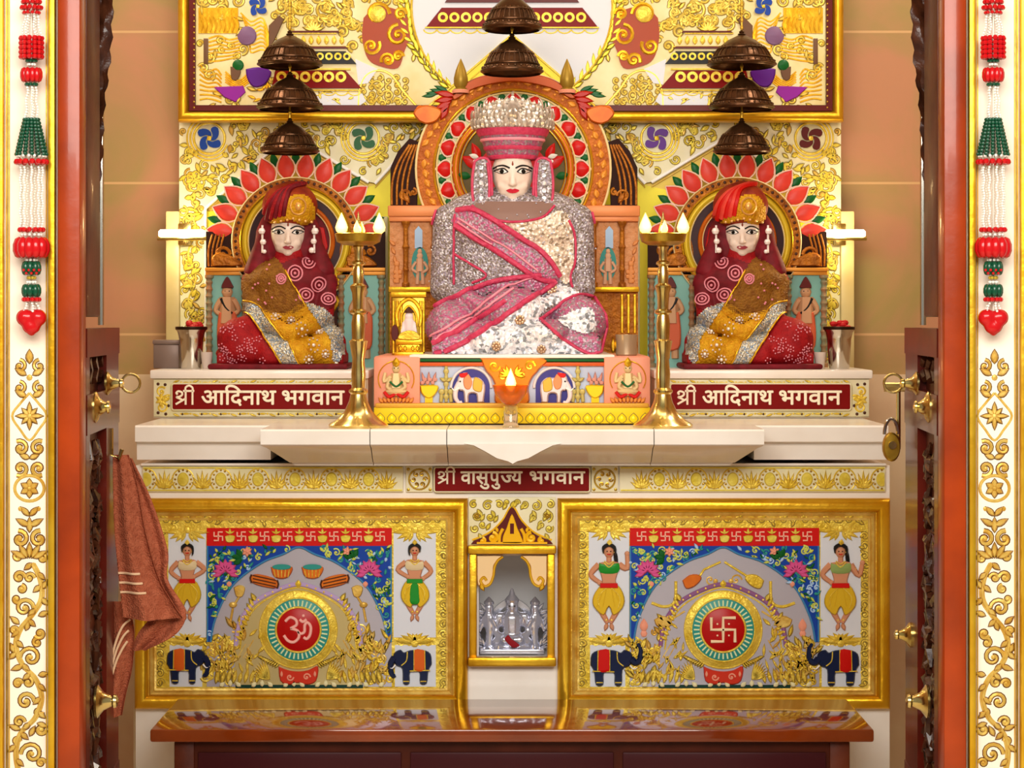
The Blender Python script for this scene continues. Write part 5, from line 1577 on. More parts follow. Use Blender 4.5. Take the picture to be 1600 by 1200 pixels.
for s in (0, 1):
    MIR[0] = 800 if s else None
    # end block with seated figure
    eb = mk('end_block', MB().pbox(584, 558, 656, 636, YD - .02, .025, .003), SALMON, pd)
    g = MB(); Y = YD - .02
    g.dot(619, 576, Y, 7, ry=8); g.rt([(619, 583), (619, 606)], Y, taper(2, 8, 12)); g.dot(619, 612, Y, 20, .5, ry=8)
    for q in (-1, 1):
        p = smooth_path([(619 + q * 8, 588), (619 + q * 19, 596), (619 + q * 17, 582)], 4); g.rt(p, Y - .005, taper(len(p), 3.6, 2.6))
        p = smooth_path([(619 + q * 9, 592), (619 + q * 14, 604), (619 + q * 6, 609)], 4); g.rt(p, Y - .007, taper(len(p), 3.4, 2.6))
    f = mk('seated_figure', g, M('figure_gold', '#d8b884', .42, .15), eb)
    g = MB(); g.leaf(619, 574, 90, 16, 12, Y - .004, .006); mk('crown', g, GOLD, f)
    g = MB(); g.rt(smooth_path([(600, 612), (608, 620), (619, 615), (630, 620), (638, 612)], 4), Y - .010, 2.6); mk('red_sash', g, RED, f)
    g = MB(); g.rt(smooth_path([(609, 596), (619, 604), (629, 596)], 4), Y - .012, 1.6); mk('green_garland', g, GREEN, f)
    g = MB(); g.dot(616, 575, Y - .009, 1); g.dot(622, 575, Y - .009, 1); mk('eye', g, BLACK, f)
    g = MB()
    for k in range(9): g.leaf(619 + (k - 4) * 5, 630, 90 + (4 - k) * 10, 12, 6, Y - .002, .006)
    mk('lotus_seat', g, M('lotus_orange', '#dd8a3a', .4), f)
    g = MB(); annulus(g, 619, 592, 27, 29, Y, .004, 24, -30, 210, rnd=True); mk('halo', g, GOLD, f)
    # small offering bowl and bush figures
    g = MB()
    g.poly(smooth_path([(656, 602), (684, 602), (682, 614), (674, 622), (666, 622), (658, 614), (656, 602)], 3)[:-1], YD - .003, .012, 2); g.pbox(664, 621, 676, 629, YD - .01, .008)
    b = mk('offering_bowl', g, YELB, pd)
    g = MB()
    for k in range(6): g.dot(660 + k * 4, 598 - (k % 2) * 5, YD - .008, 3.4)
    for k in range(3): g.leaf(664 + k * 6, 600, 90 + (1 - k) * 15, 20, 5, YD - .006, .004)
    mk('flowers', g, M('flower_rose', '#c88a7c', .45), b)
    g = MB()
    g.rt([(697, 572), (697, 628)], YD - .006, 2.6)
    for k in range(5): g.dot(697, 580 + k * 10, YD - .006, 3.6 if k % 2 else 4.6)
    for q in (-1, 1): g.leaf(697, 596, 90 - q * 60, 12, 6, YD - .008, .005); g.dot(697 + q * 7, 612, YD - .006, 5); g.rt([(697 + q * 7, 616), (697 + q * 8, 628)], YD - .006, 3)
    mk('post_figures', g, M('sage_gold', '#b8a860', .42, .1), pd)
MIR[0] = None
# orange lotus canopy in the middle
oc = mk('lotus_bracket', MB().poly(smooth_path([(750, 560), (850, 560), (842, 578), (832, 590), (826, 606), (824, 631), (776, 631), (774, 606), (768, 590), (758, 578), (750, 560)], 4)[:-1], YD - .002, .018, 2.5), M('bracket_orange', '#dd7c16', .35, .2), pd)
g = MB()
for q in (-1, 1):
    g.scroll(800 + q * 28, 572, 9, YD - .02, 2.2, 1.3, 0, q); g.scroll(800 + q * 14, 588, 6, YD - .02, 2, 1.3, 90, -q)
    for k in range(4): g.leaf(800 + q * 4, 586, 90 - q * (20 + 26 * k), 18, 6, YD - .02, .005)
mk('scroll_relief', g, GOLD, oc)
# ------------------------------------------------------------------ statues
def px(n): return n * 0.00159
def face(par, cx, top, chin, w, Y, brow_y, eye_y, mouth_y, ex, lipmat, bold=1.0):
    """marble head turned to the front, painted features lying on it; returns its search tree"""
    H = chin - top; k = (Y + DC) / FPX
    m = MB()
    def q(x, y, dy=0): return W(cx + x, y, Y + dy)
    m.ell(q(0, top + H * .42), (w * .50 * k, w * .54 * k, H * .56 * k), 20)
    m.ell(q(0, chin - H * .26, -w * .04 * k), (w * .40 * k, w * .46 * k, H * .27 * k), 16)
    m.ell(q(0, chin - H * .09, -w * .30 * k), (w * .15 * k, w * .14 * k, H * .09 * k), 10)
    for s in (-1, 1):
        m.ell(q(s * w * .22, mouth_y - H * .10, -w * .27 * k), (w * .17 * k, w * .16 * k, H * .13 * k), 10)
        m.ell(q(s * w * .50, eye_y + H * .05, w * .06 * k), (w * .055 * k, w * .10 * k, H * .15 * k), 8)
        m.ell(q(s * ex, brow_y + 2, -w * .40 * k), (w * .17 * k, w * .07 * k, H * .05 * k), 8)
    ny = mouth_y - H * .13
    m.caps(q(0, brow_y + 3, -w * .47 * k), q(0, ny, -w * .60 * k), w * .05 * k, w * .075 * k, 8)
    for s in (-1, 1): m.ell(q(s * w * .065, ny + 1, -w * .55 * k), (w * .05 * k, w * .06 * k, w * .045 * k), 8)
    m.ell(q(0, mouth_y - 1.2, -w * .46 * k), (w * .15 * k, w * .07 * k, H * .026 * k), 8)
    m.ell(q(0, mouth_y + 2.0, -w * .45 * k), (w * .12 * k, w * .07 * k, H * .030 * k), 8)
    m.caps(q(0, chin - 6, w * .1 * k), q(0, chin + H * .22, w * .1 * k), w * .32 * k, w * .34 * k, 12)
    mm, bv = blob(m, w * .036 * k, 2)
    o = mk('head', mm, FACE, par, 60)
    g = MB()
    for s in (-1, 1):
        P = smooth_path([(cx + s * (ex - w * .145), eye_y + .4), (cx + s * (ex - w * .05), eye_y - H * .050), (cx + s * (ex + w * .07), eye_y - H * .042), (cx + s * (ex + w * .155), eye_y + .2), (cx + s * (ex + w * .05), eye_y + H * .038), (cx + s * (ex - w * .06), eye_y + H * .036), (cx + s * (ex - w * .145), eye_y + .4)], 4)[:-1]
        drape_fill(g, bv, P, .0009)
    mk('eye_white', g, WHITE, o)
    g = MB()
    for s in (-1, 1):
        drape_fill(g, bv, circ(cx + s * ex, eye_y - .3, H * .042, 12), .0016)
        up_ = smooth_path([(cx + s * (ex - w * .15), eye_y + .8), (cx + s * (ex - w * .05), eye_y - H * .055), (cx + s * (ex + w * .07), eye_y - H * .048), (cx + s * (ex + w * .19), eye_y - .6)], 4)
        drape_line(g, bv, up_, .95 * bold, .0008, 1.5)
        lo = smooth_path([(cx + s * (ex - w * .14), eye_y + .9), (cx + s * ex, eye_y + H * .042), (cx + s * (ex + w * .16), eye_y + .2)], 4)
        drape_line(g, bv, lo, .5 * bold, .0006, 1.5)
        br = smooth_path([(cx + s * (ex - w * .19), brow_y + 2.2), (cx + s * (ex - w * .05), brow_y - 1.6), (cx + s * (ex + w * .08), brow_y - .8), (cx + s * (ex + w * .21), brow_y + 3)], 4)
        drape_line(g, bv, br, 1.2 * bold, .0006, 1.5)
    mk('painted_brows_and_pupils', g, BLACK, o)
    g = MB()
    lip = smooth_path([(cx - w * .155, mouth_y), (cx - w * .06, mouth_y - H * .032), (cx, mouth_y - H * .02), (cx + w * .06, mouth_y - H * .032), (cx + w * .155, mouth_y), (cx + w * .07, mouth_y + H * .042), (cx - w * .07, mouth_y + H * .042), (cx - w * .155, mouth_y)], 4)[:-1]
    drape_fill(g, bv, lip, .0016); mk('lips', g, lipmat, o)
    g = MB(); drape_fill(g, bv, circ(cx, brow_y - 4, 1.6, 8, 2.6), .001); drape_line(g, bv, [(cx, brow_y - 8), (cx, brow_y - 2)], .8, .0008, 1.5); mk('forehead_mark', g, M('tilak', '#8a3a18', .4), o)
    return o, bv

# ================================================================= the main statue
ms = thing('seated_statue', 'large cross-legged central statue in silver foil with pink sashes and a tall crown', 'statue', W(805, 555, .25))
ZPED = W(0, 557, YD).z + 0.004
m = MB()
k5 = 5.0 / FPX
m.ell(W(802, 352, .31), (126 * k5, .088, 62 * k5), 24)
m.ell(W(802, 425, .31), (112 * k5, .085, 105 * k5), 24)
m.caps(W(702, 345, .30), W(691, 452, .28), 27 * k5, 20 * k5, 14, 12); m.caps(W(902, 345, .30), W(911, 452, .28), 27 * k5, 20 * k5, 14, 12)
m.caps(W(691, 452, .28), W(790, 500, .16), 20 * k5, 15 * k5, 12, 12); m.caps(W(911, 452, .28), W(815, 500, .16), 20 * k5, 15 * k5, 12, 12)
m.caps(W(745, 492, .34), W(705, 512, .22), 42 * k5, 40 * k5, 14, 10); m.caps(W(860, 490, .34), W(905, 506, .22), 44 * k5, 42 * k5, 14, 10)
m.caps(W(702, 524, .18), W(850, 532, .15), 27 * k5, 20 * k5, 12, 12); m.caps(W(905, 522, .18), W(755, 532, .135), 27 * k5, 20 * k5, 12, 12)
m.ell(W(850, 520, .13), (34 * k5, .03, 13 * k5), 12)
m.box(W(676, 0, .2).x, W(936, 0, .2).x, .13, .42, ZPED, ZPED + .04)
m.ell(W(802, 495, .22), (60 * k5, .09, 45 * k5), 16)
m.caps(W(802, 345, .30), W(802, 305, .29), 32 * k5, 25 * k5, 14)
mm, bv = blob(m, .0042, 8)
mm.v = [(v[0], v[1], max(v[2], ZPED)) for v in mm.v]
bv = BVHTree.FromPolygons(mm.v, mm.f)
mk('body', mm, GEMGREY, ms, 60)
def zf(g, b):
    z0 = ZPED if b is None else ZPOD + .012
    g.v = [(v[0], v[1], max(v[2], z0)) for v in g.v]
def patch(nm, P, off, mat, par=ms, b=None, step=2.5):
    g = MB(); drape_patch(g, b or bv, smooth_path(P + [P[0]], 4)[:-1], off, step); zf(g, b); return mk(nm, g, mat, par, 60)
def lines(nm, L, r, off, mat, par=ms, b=None):
    g = MB()
    for P in L: drape_line(g, b or bv, smooth_path(P, 6), r, off, 3)
    zf(g, b)
    return mk(nm, g, mat, par, 60)
patch('chest_foil', [(742, 332), (770, 344), (802, 348), (840, 343), (876, 330), (892, 350), (898, 395), (896, 425), (884, 445), (866, 425), (830, 385), (790, 358)], .002, GEMCREAM)
patch('lap_foil', [(856, 440), (880, 446), (905, 458), (890, 468), (856, 480), (842, 500), (870, 525), (915, 553), (850, 556), (760, 556), (684, 555), (725, 528), (790, 492), (830, 462)], .002, GEMWHITE)
patch('collar', [(764, 316), (838, 316), (866, 322), (846, 340), (802, 346), (760, 340), (738, 322)], .0025, M('collar_taupe', '#82645a', .5, .2))
s1 = patch('upper_sash', [(712, 330), (730, 322), (748, 330), (800, 362), (850, 398), (874, 430), (864, 442), (838, 434), (790, 402), (712, 354)], .004, GEMPINK)
s2 = patch('lower_sash', [(846, 428), (872, 440), (846, 456), (800, 486), (745, 524), (690, 553), (664, 553), (667, 488), (705, 468), (770, 440)], .004, GEMPINK)
kl = patch('knee_loop', [(842, 500), (868, 480), (905, 463), (930, 464), (943, 490), (944, 540), (926, 552), (904, 545), (868, 520)], .004, GEMPINK)
patch('knee_foil', [(872, 502), (905, 484), (924, 486), (928, 512), (914, 522), (880, 511)], .007, GEMWHITE, kl)
lines('sash_edge', [[(714, 330), (745, 330), (800, 362), (850, 398), (874, 432)], [(712, 352), (790, 402), (838, 434), (866, 440)]], 4.4, .005, PINKB, s1)
lines('sash_stripe', [[(718, 342), (790, 386), (840, 424)], [(716, 347), (770, 382)]], 1.5, .006, PINKL, s1)
lines('sash_edge', [[(868, 440), (846, 456), (800, 486), (745, 524), (694, 550)], [(666, 490), (705, 468), (770, 440), (845, 430)], [(667, 488), (664, 520), (668, 549), (690, 550)], [(676, 536), (730, 510), (790, 472)]], 4.2, .005, PINKB, s2)
lines('sash_stripe', [[(670, 486), (705, 467), (760, 443)], [(676, 526), (740, 488), (800, 446), (842, 430)], [(680, 532), (744, 494), (802, 454)]], 1.8, .0065, PINKL, s2)
lines('loop_edge', [[(842, 500), (868, 480), (905, 463), (930, 464), (943, 490), (944, 540), (926, 552), (904, 545), (868, 520), (842, 500)]], 2.6, .005, PINKB, kl)
lines('pink_border', [[(706, 296), (684, 326), (673, 370), (669, 420), (670, 462)], [(712, 335), (708, 395), (709, 445)], [(898, 296), (920, 322), (931, 370), (933, 420), (931, 456)], [(888, 344), (899, 372), (899, 412), (891, 430), (894, 450)], [(708, 396), (735, 412), (760, 430), (738, 442)], [(738, 322), (762, 340), (802, 347), (846, 340), (866, 322)]], 2.0, .003, PINKB)
# rosette where the sashes meet, scattered rosettes
g = MB()
for (x, y, r) in ((862, 452, 10), (812, 500, 8), (775, 540, 7), (846, 545, 7)):
    for kk in range(8):
        q = cast(bv, x + r * .7 * math.cos(kk * PI / 4), y + r * .7 * math.sin(kk * PI / 4), .004)
        if q: g.ell(q, (.0045, .003, .0045), 6)
    q = cast(bv, x, y, .005)
    if q: g.ell(q, (.005, .004, .005), 8)
mk('rosette', g, M('rosette_gold', '#b08a6a', .3, .5), ms)
g = MB(); rng = random.Random(2)
for i in range(260):
    x, y = rng.uniform(668, 940), rng.uniform(300, 550)
    q = cast(bv, x, y, .004)
    if q is not None and q.y < .36: g.ell(q, (.0022, .0016, .0022), 5)
mk('sequins', g, SILVER, ms)
hd, hb = face(ms, 801, 236, 317, 64, .285, 260.5, 268, 297.5, 16.5, M('lip_red', '#c02038', .35), 1.15)
# crown: flared banded cap and silver crest
kc = 4.98 / FPX; Yc = .285
def crown_ring(nm, y0, r0, y1, r1, mat, par, bulge=1.0):
    g = MB(); c = W(801, y0, Yc); c.y = Yc + .005
    g.lathe([(r0 * kc, 0), ((r0 + (r1 - r0) * .5) * kc + .0015 * bulge, (y0 - y1) * .5 * kc), (r1 * kc, (y0 - y1) * kc)], c, 40, sy=.92)
    return mk(nm, g, mat, par, 50)
cr = crown_ring('crown_cap', 249, 37, 204, 56, GEMPINK, ms, 0)
for (y0, r0, y1, r1, mt) in ((250, 37.5, 244, 40, PINKB), (236, 43.5, 230, 46, PINKB), (214, 53, 203, 58, PINKB), (222, 49.5, 218, 51, PINKL)): crown_ring('crown_band', y0, r0, y1, r1, mt, cr)
g = MB(); c = W(801, 204, Yc); c.y = Yc + .005
g.lathe([(56 * kc, -.004), (62 * kc, .01), (63 * kc, .022), (57 * kc, .044), (44 * kc, .062), (26 * kc, .074), (8 * kc, .080)], c, 40, sy=.85)
cf = mk('crown_crest', g, GEMCREAM, cr, 60)
g = MB(); rng = random.Random(12)
def crest_leaf(base, L, wd, lean, out):
    """one beaten silver leaf of the crest, standing up"""
    n_ = 5; vs_, fs = [], []
    side_ = Vector((-out.y, out.x, 0)); up_ = (Vector((0, 0, 1)) + side_ * lean + out * .12).normalized()
    for i in range(n_ + 1):
        t = i / n_; w_ = wd * math.sin(PI * (.12 + .86 * t) ** .8) * .5
        c_ = base + up_ * (L * t) + out * (.004 * math.sin(PI * t))
        vs_ += [c_ - side_ * w_, c_ + out * (.35 * w_ + .001), c_ + side_ * w_, c_ - out * .002]
    for i in range(n_):
        for k_ in range(4): fs.append((i * 4 + k_, i * 4 + (k_ + 1) % 4, (i + 1) * 4 + (k_ + 1) % 4, (i + 1) * 4 + k_))
    g.add(vs_, fs + [(3, 2, 1, 0), (n_ * 4, n_ * 4 + 1, n_ * 4 + 2, n_ * 4 + 3)])
for j, (r, h, L, nn) in enumerate(((61, .002, .030, 21), (61, .020, .030, 20), (55, .038, .028, 17), (42, .052, .022, 13), (24, .062, .018, 8))):
    for i in range(nn):
        a = PI * .94 + PI * 1.12 * (i + .5) / nn
        o_ = Vector((math.cos(a), math.sin(a), 0))
        b_ = c + Vector((r * kc * math.cos(a), r * kc * .86 * math.sin(a), h))
        crest_leaf(b_, L * rng.uniform(.85, 1.15), .014, rng.uniform(-.25, .25), o_)
        if rng.random() < .6: g.ell(b_ + o_ * .004 + Vector((0, 0, .004)), rng.uniform(.003, .0055), 6)
for L, wd, z_ in ((.044, .030, .026), (.030, .022, .054)):
    crest_leaf(c + Vector((0, -54 * kc * .86 * (1 if z_ < .05 else .6), z_)), L, wd, 0, Vector((0, -1, 0)))
g.ell(c + Vector((0, -56 * kc * .86, .045)), (.008, .006, .009), 8); g.ell(c + Vector((0, -30 * kc, .086)), (.004, .004, .007), 8)
mk('crest_leaves', g, M('pale_silver', '#e2d8ce', .25, .6, '#b8aa9c', 60), cf, 30)
for s in (0, 1):
    MIR[0] = 801 if s else None
    P = smooth_path([(742, 252), (752, 247), (764, 252), (768, 285), (767, 318), (752, 326), (740, 314), (738, 280), (742, 252)], 4)[:-1]
    o = mk('ear_ornament', MB().poly(P, .285, .03, 2), GEMGREY, ms)
    g = MB(); g.rt(P, .256, 2.2, closed=True); g.rt(smooth_path([(762, 254), (765, 285), (764, 316)], 4), .254, 2.4); mk('pink_rim', g, PINKB, o)
    g = MB(); 
    for i in range(5): g.dot(752, 262 + i * 12, .254, 4.2)
    mk('silver_drop', g, GEMWHITE, o)
MIR[0] = None

# ================================================================= the two cloaked statues
ZPOD = W(0, 578, YP).z
FLOWER = M('pink_flower', '#e08a98', .5); WHITEFL = M('pale_sequin', '#ecdccb', .3, .3)
def cloaked(mir):
    MIR[0] = mir
    side = 'right' if mir else 'left'
    st = thing('seated_statue', 'smaller seated statue in ochre cloak with %s turban, on the %s podium' % ('a bright red striped' if mir else 'a dark maroon striped', side), 'statue', W(440, 577, .52))
    k = 5.2 / FPX
    m = MB()
    m.ell(W(440, 552, .50), (104 * k, .10, 26 * k), 24)
    m.caps(W(440, 520, .56), W(374, 532, .47), 42 * k, 36 * k, 14, 10); m.caps(W(470, 520, .56), W(512, 538, .50), 40 * k, 30 * k, 14, 10)
    m.caps(W(375, 545, .45), W(470, 552, .42), 26 * k, 20 * k, 12, 10); m.caps(W(510, 548, .46), W(420, 552, .42), 24 * k, 20 * k, 12, 10)
    m.ell(W(452, 480, .54), (60 * k, .072, 75 * k), 20); m.ell(W(452, 440, .54), (68 * k, .068, 38 * k), 20)
    m.caps(W(394, 440, .54), W(402, 495, .50), 18 * k, 16 * k, 12); m.caps(W(510, 440, .54), W(506, 495, .50), 18 * k, 16 * k, 12)
    m.caps(W(402, 495, .50), W(448, 520, .42), 16 * k, 12 * k, 12); m.caps(W(506, 495, .50), W(455, 520, .42), 16 * k, 12 * k, 12)
    m.caps(W(452, 430, .55), W(452, 398, .54), 30 * k, 24 * k, 12)
    m.box(min(W(344, 0, .5).x, W(540, 0, .5).x), max(W(344, 0, .5).x, W(540, 0, .5).x), .43, .60, ZPOD + .012, ZPOD + .04)
    mm, b = blob(m, .0042, 8)
    mm.v = [(v[0], v[1], max(v[2], ZPOD + .012)) for v in mm.v]; b = BVHTree.FromPolygons(mm.v, mm.f)
    mk('body', mm, CLOTHRED, st, 60)
    g = MB(); x0, x1 = sorted((W(334, 0, .5).x, W(548, 0, .5).x))
    g.box(x0, x1, .39, .61, ZPOD, ZPOD + .014, .006); mk('cushion', g, CLOTHMAROON, st)
    def pt(nm, P, off, mat, par=st): return patch(nm, P, off, mat, par, b)
    def ln(nm, L, r, off, mat, par=st): return lines(nm, L, r, off, mat, par, b)
    bo = pt('bodice', [(436, 415), (470, 402), (505, 412), (524, 436), (524, 470), (512, 484), (462, 480), (448, 445)], .003, CLOTHMAROON)
    sh = pt('brown_shawl', [(398, 410), (426, 400), (446, 424), (462, 452), (474, 478), (452, 492), (410, 492), (386, 476), (380, 440)], .005, CLOTHBROWN)
    oc_ = pt('ochre_drape', [(404, 484), (440, 490), (476, 474), (512, 492), (526, 530), (528, 566), (468, 570), (446, 540), (418, 505)], .005, CLOTHOCHRE)
    pt('silver_border', [(384, 470), (400, 476), (418, 500), (446, 530), (468, 570), (444, 570), (420, 540), (396, 505), (382, 485)], .007, SILVERBAND, oc_)
    pt('silver_border', [(476, 472), (510, 486), (532, 520), (534, 560), (520, 564), (514, 530), (492, 500)], .007, SILVERBAND, oc_)
    ln('gold_edge', [[(446, 424), (462, 452), (476, 478)], [(384, 470), (402, 478), (420, 500), (447, 530), (469, 568)], [(382, 486), (396, 505), (420, 540), (443, 570)]], 1.5, .008, GOLD, oc_)
    g = MB()
    for (x, y, r) in ((461, 428, 11), (482, 411, 10), (497, 445, 11), (477, 461, 11), (510, 420, 9), (512, 468, 9), (440, 436, 7)):
        for rr in (r, r * .55):
            pts = [q for q in (cast(b, x + rr * math.cos(a), y + rr * math.sin(a), .006) for a in [2 * PI * i / 16 for i in range(17)]) if q is not None]
            if len(pts) > 8: g.tube(pts, .0021, 5)
        q = cast(b, x, y, .006)
        if q is not None: g.ell(q, .004, 6)
    mk('pink_ring_motif', g, FLOWER, bo)
    g = MB(); rng = random.Random(8)
    for (x, y, r) in ((469, 515, 8), (489, 541, 9), (455, 500, 5), (500, 520, 5), (480, 560, 5), (508, 552, 5), (430, 498, 5)):
        for i in range(8):
            q = cast(b, x + r * math.cos(i * PI / 4), y + r * math.sin(i * PI / 4), .008)
            if q is not None: g.ell(q, .0028, 5)
        q = cast(b, x, y, .009)
        if q is not None: g.ell(q, .005, 6)
    mk('sequin_motif', g, WHITEFL, oc_)
    g = MB()
    for i in range(34):
        x, y = rng.uniform(340, 440), rng.uniform(500, 566)
        if not inside((x, y), [(345, 510), (384, 495), (440, 566), (338, 566)]): continue
        for j in range(5):
            q = cast(b, x + 4 * math.cos(j * 1.257), y + 4 * math.sin(j * 1.257), .002)
            if q is not None: g.ell(q, .0022, 5)
    for i in range(26):
        x, y = rng.uniform(388, 465), rng.uniform(410, 488)
        q = cast(b, x, y, .007)
        if q is not None and inside((x, y), [(398, 410), (426, 402), (470, 478), (410, 488), (386, 470)]): g.ell(q, .003, 6)
    mk('small_flower_motif', g, FLOWER, st)
    # veil round the head, head, turban
    v = MB(); v.ell(W(451, 378, .56), (54 * k, .04, 62 * k), 20); v.caps(W(412, 380, .55), W(402, 425, .54), 14 * k, 22 * k, 12); v.caps(W(490, 380, .55), W(502, 425, .54), 14 * k, 22 * k, 12)
    vm, vb = blob(v, .004, 6); mk('veil', vm, CLOTHMAROON, st, 60)
    face(st, 450, 335, 401, 54, .535, 355.5, 363, 386, 14, M('lip_dusky', '#9a3a48', .4), .95)
    keep = MIR[0]
    cxm = W(453, 0, .53).x * FPX / (.53 + DC) + 800        # turbans wrap the same way on both statues
    MIR[0] = None
    def tq(x, y): return (cxm + x, y)
    m = MB(); m.ell(W(*tq(0, 322), .535), (44 * k, .066, 38 * k), 24); m.ell(W(*tq(0, 338), .535), (40 * k, .06, 18 * k), 20); m.ell(W(*tq(4, 300), .54), (26 * k, .04, 18 * k), 16)
    tm, tbv = blob(m, .0036, 4)
    tu = mk('turban', tm, M('turban_rust', '#a03a14', .5, .1, '#7c1c12', 40), st, 60)
    g, g2, g3 = MB(), MB(), MB()
    for i, mt in enumerate((g, g2, g, g2, g, g2)):
        o_ = i * 7
        drape_line(mt, tbv, smooth_path([tq(-41 + o_ * .9, 344 - i * 1.5), tq(-34 + o_ * .8, 320 - i), tq(-16 + o_ * .5, 300 - i), tq(14 + o_ * .3, 288)], 6), 4.4, .0025, 2.5)
    mk('turban_fold', g, CORAL if mir else CLOTHRED, tu); mk('turban_fold', g2, CLOTHMAROON if not mir else RED, tu)
    drape_patch(g3, tbv, smooth_path([tq(-30, 347), tq(-18, 330), tq(0, 308), tq(24, 306), tq(36, 322), tq(38, 345), tq(20, 350), tq(0, 342), tq(-16, 346), tq(-30, 347)], 4)[:-1], .004, 2.5)
    gp = mk('gold_wrap', g3, CLOTHOCHRE, tu)
    g = MB(); pts = [q for q in (cast(tbv, cxm + 12 + 11 * math.cos(a), 322 + 12 * math.sin(a), .006) for a in [2 * PI * i / 20 for i in range(21)]) if q is not None]
    g.tube(pts, .0022, 5); q = cast(tbv, cxm + 12, 322, .005)
    if q is not None: g.ell(q, (.009, .004, .011), 8)
    for i in range(7):
        q = cast(tbv, cxm - 22 + i * 9, 345 - (3 - abs(i - 3)) * 1.5, .005)
        if q is not None: g.ell(q, .0042, 6)
    mk('turban_jewel', g, M('jewel_gold', '#e0a860', .3, .4), gp)
    MIR[0] = keep
    g = MB()
    for (x, y, r) in ((409, 361, 5.5), (411, 378, 5), (413, 393, 3.6), (492, 361, 6), (490, 377, 5), (487, 391, 5)): g.dot(x, y, .50, r, 1)
    for (x) in (410, 491): g.rt([(x, 352), (x, 395)], .505, 1.6)
    mk('pearl_earring', g, PEARL, st)
    MIR[0] = None
cloaked(None); cloaked(805)
# ------------------------------------------------------------------ brass oil-lamp stands
def plight(name, loc, power, col, r=.012):
    l = bpy.data.lights.new(name, 'POINT'); l.energy = power; l.color = col; l.shadow_soft_size = r
    o = bpy.data.objects.new(name, l); COL.objects.link(o); o.location = loc
def flame(par, c, h, r):
    m = MB(); m.lathe([(r * .3, 0), (r * .85, h * .15), (r, h * .32), (r * .75, h * .55), (r * .35, h * .8), (.0004, h)], c, 12)
    return mk('flame', m, FLAME, par, 60)
YL = -0.07
def stand(x, label):
    k = (YL + DC) / FPX
    base = W(x, 0, YL); base.z = ZS
    t = thing('lamp_stand', label, 'oil lamp', base, 'brass lamp stands on the shelf')
    def z(py): return W(0, py, YL).z
    prof = [(46, 667.5), (47, 664), (44, 661), (34, 655), (22, 643), (15, 628), (12, 616), (15, 613), (15, 610), (10, 606), (11.5, 585), (9.5, 562), (14, 536), (15, 533), (10, 530), (11, 505), (9, 492), (14, 489), (14, 486), (8.5, 483), (10, 458), (13, 450), (13, 447), (8, 443), (9, 425), (7, 416), (11, 413), (11, 410), (6.5, 407), (6.5, 392), (9, 386), (8, 383)]
    z0 = z(667.5)
    m = MB(); m.lathe([(r * k, z(py) - z0) for r, py in prof], base, 28)
    mk('stem', m, BRASS, t, 35)
    m = MB(); m.lathe([(8 * k, z(384) - z0), (24 * k, z(383) - z0), (34 * k, z(378) - z0), (37 * k, z(366) - z0), (36 * k, z(365) - z0), (32 * k, z(374) - z0), (20 * k, z(377) - z0), (5 * k, z(377) - z0)], base, 28)
    d = mk('oil_dish', m, ANTIQUE, t, 40)
    m = MB(); m.lathe([(7.5 * k, z(379) - z0), (7.5 * k, z(360) - z0), (6 * k, z(354) - z0), (4.5 * k, z(350) - z0), (2.5 * k, z(340) - z0), (.6 * k, z(331) - z0)], base, 16)
    mk('finial', m, BRASS, d)
    for i, (ox, oy) in enumerate(((-27, 0.012), (32, 0.012), (0, -.045), (3, .045))):
        c = Vector((base.x + ox * k, YL + oy, z(367)))
        m = MB(); m.tube([c + Vector((0, 0, -.012)), c + Vector((0, 0, .004))], .0022, 6); w = mk('wick', m, WHITE, d)
        big = i < 2
        flame(w, c + Vector((0, 0, .002)), .050 if big else .030, .0145 if big else .008)
    plight('lamp_flame_light', (base.x - 27 * k, YL - .03, z(345)), 0.5, (1, .72, .35)); plight('lamp_flame_light', (base.x + 32 * k, YL - .03, z(345)), 0.5, (1, .72, .35))
stand(560, 'tall brass oil lamp stand with flames left of the central statue')
stand(1036, 'tall brass oil lamp stand with flames right of the central statue')

# glass oil lamp in front of the pedestal
Yg = -0.09; k = (Yg + DC) / FPX
c = W(798, 0, Yg); c.z = ZS
gl = thing('glass_oil_lamp', 'small glass oil lamp with orange bowl burning in front of the pedestal', 'oil lamp', c)
m = MB(); m.lathe([(13 * k, 0), (13 * k, .004), (11 * k, .008), (11.5 * k, .05), (10 * k, .05), (9.5 * k, .012), (1 * k, .010)], c, 24, capends=False); mk('glass_stem', m, GLASS, gl, 50)
m = MB(); m.lathe([(9 * k, .052), (16 * k, .060), (25 * k, .078), (28 * k, .094), (28.5 * k, .098), (26.5 * k, .098), (24 * k, .086), (2 * k, .082)], c, 28); ob = mk('amber_bowl', m, AMBER, gl, 50)
m = MB(); m.tube([c + Vector((0, 0, .075)), c + Vector((0, 0, .092))], .002, 6); w = mk('wick', m, WHITE, ob)
flame(w, c + Vector((0, 0, .086)), .050, .0125)
plight('glass_lamp_light', c + Vector((0, -.03, .115)), 0.55, (1, .65, .25))

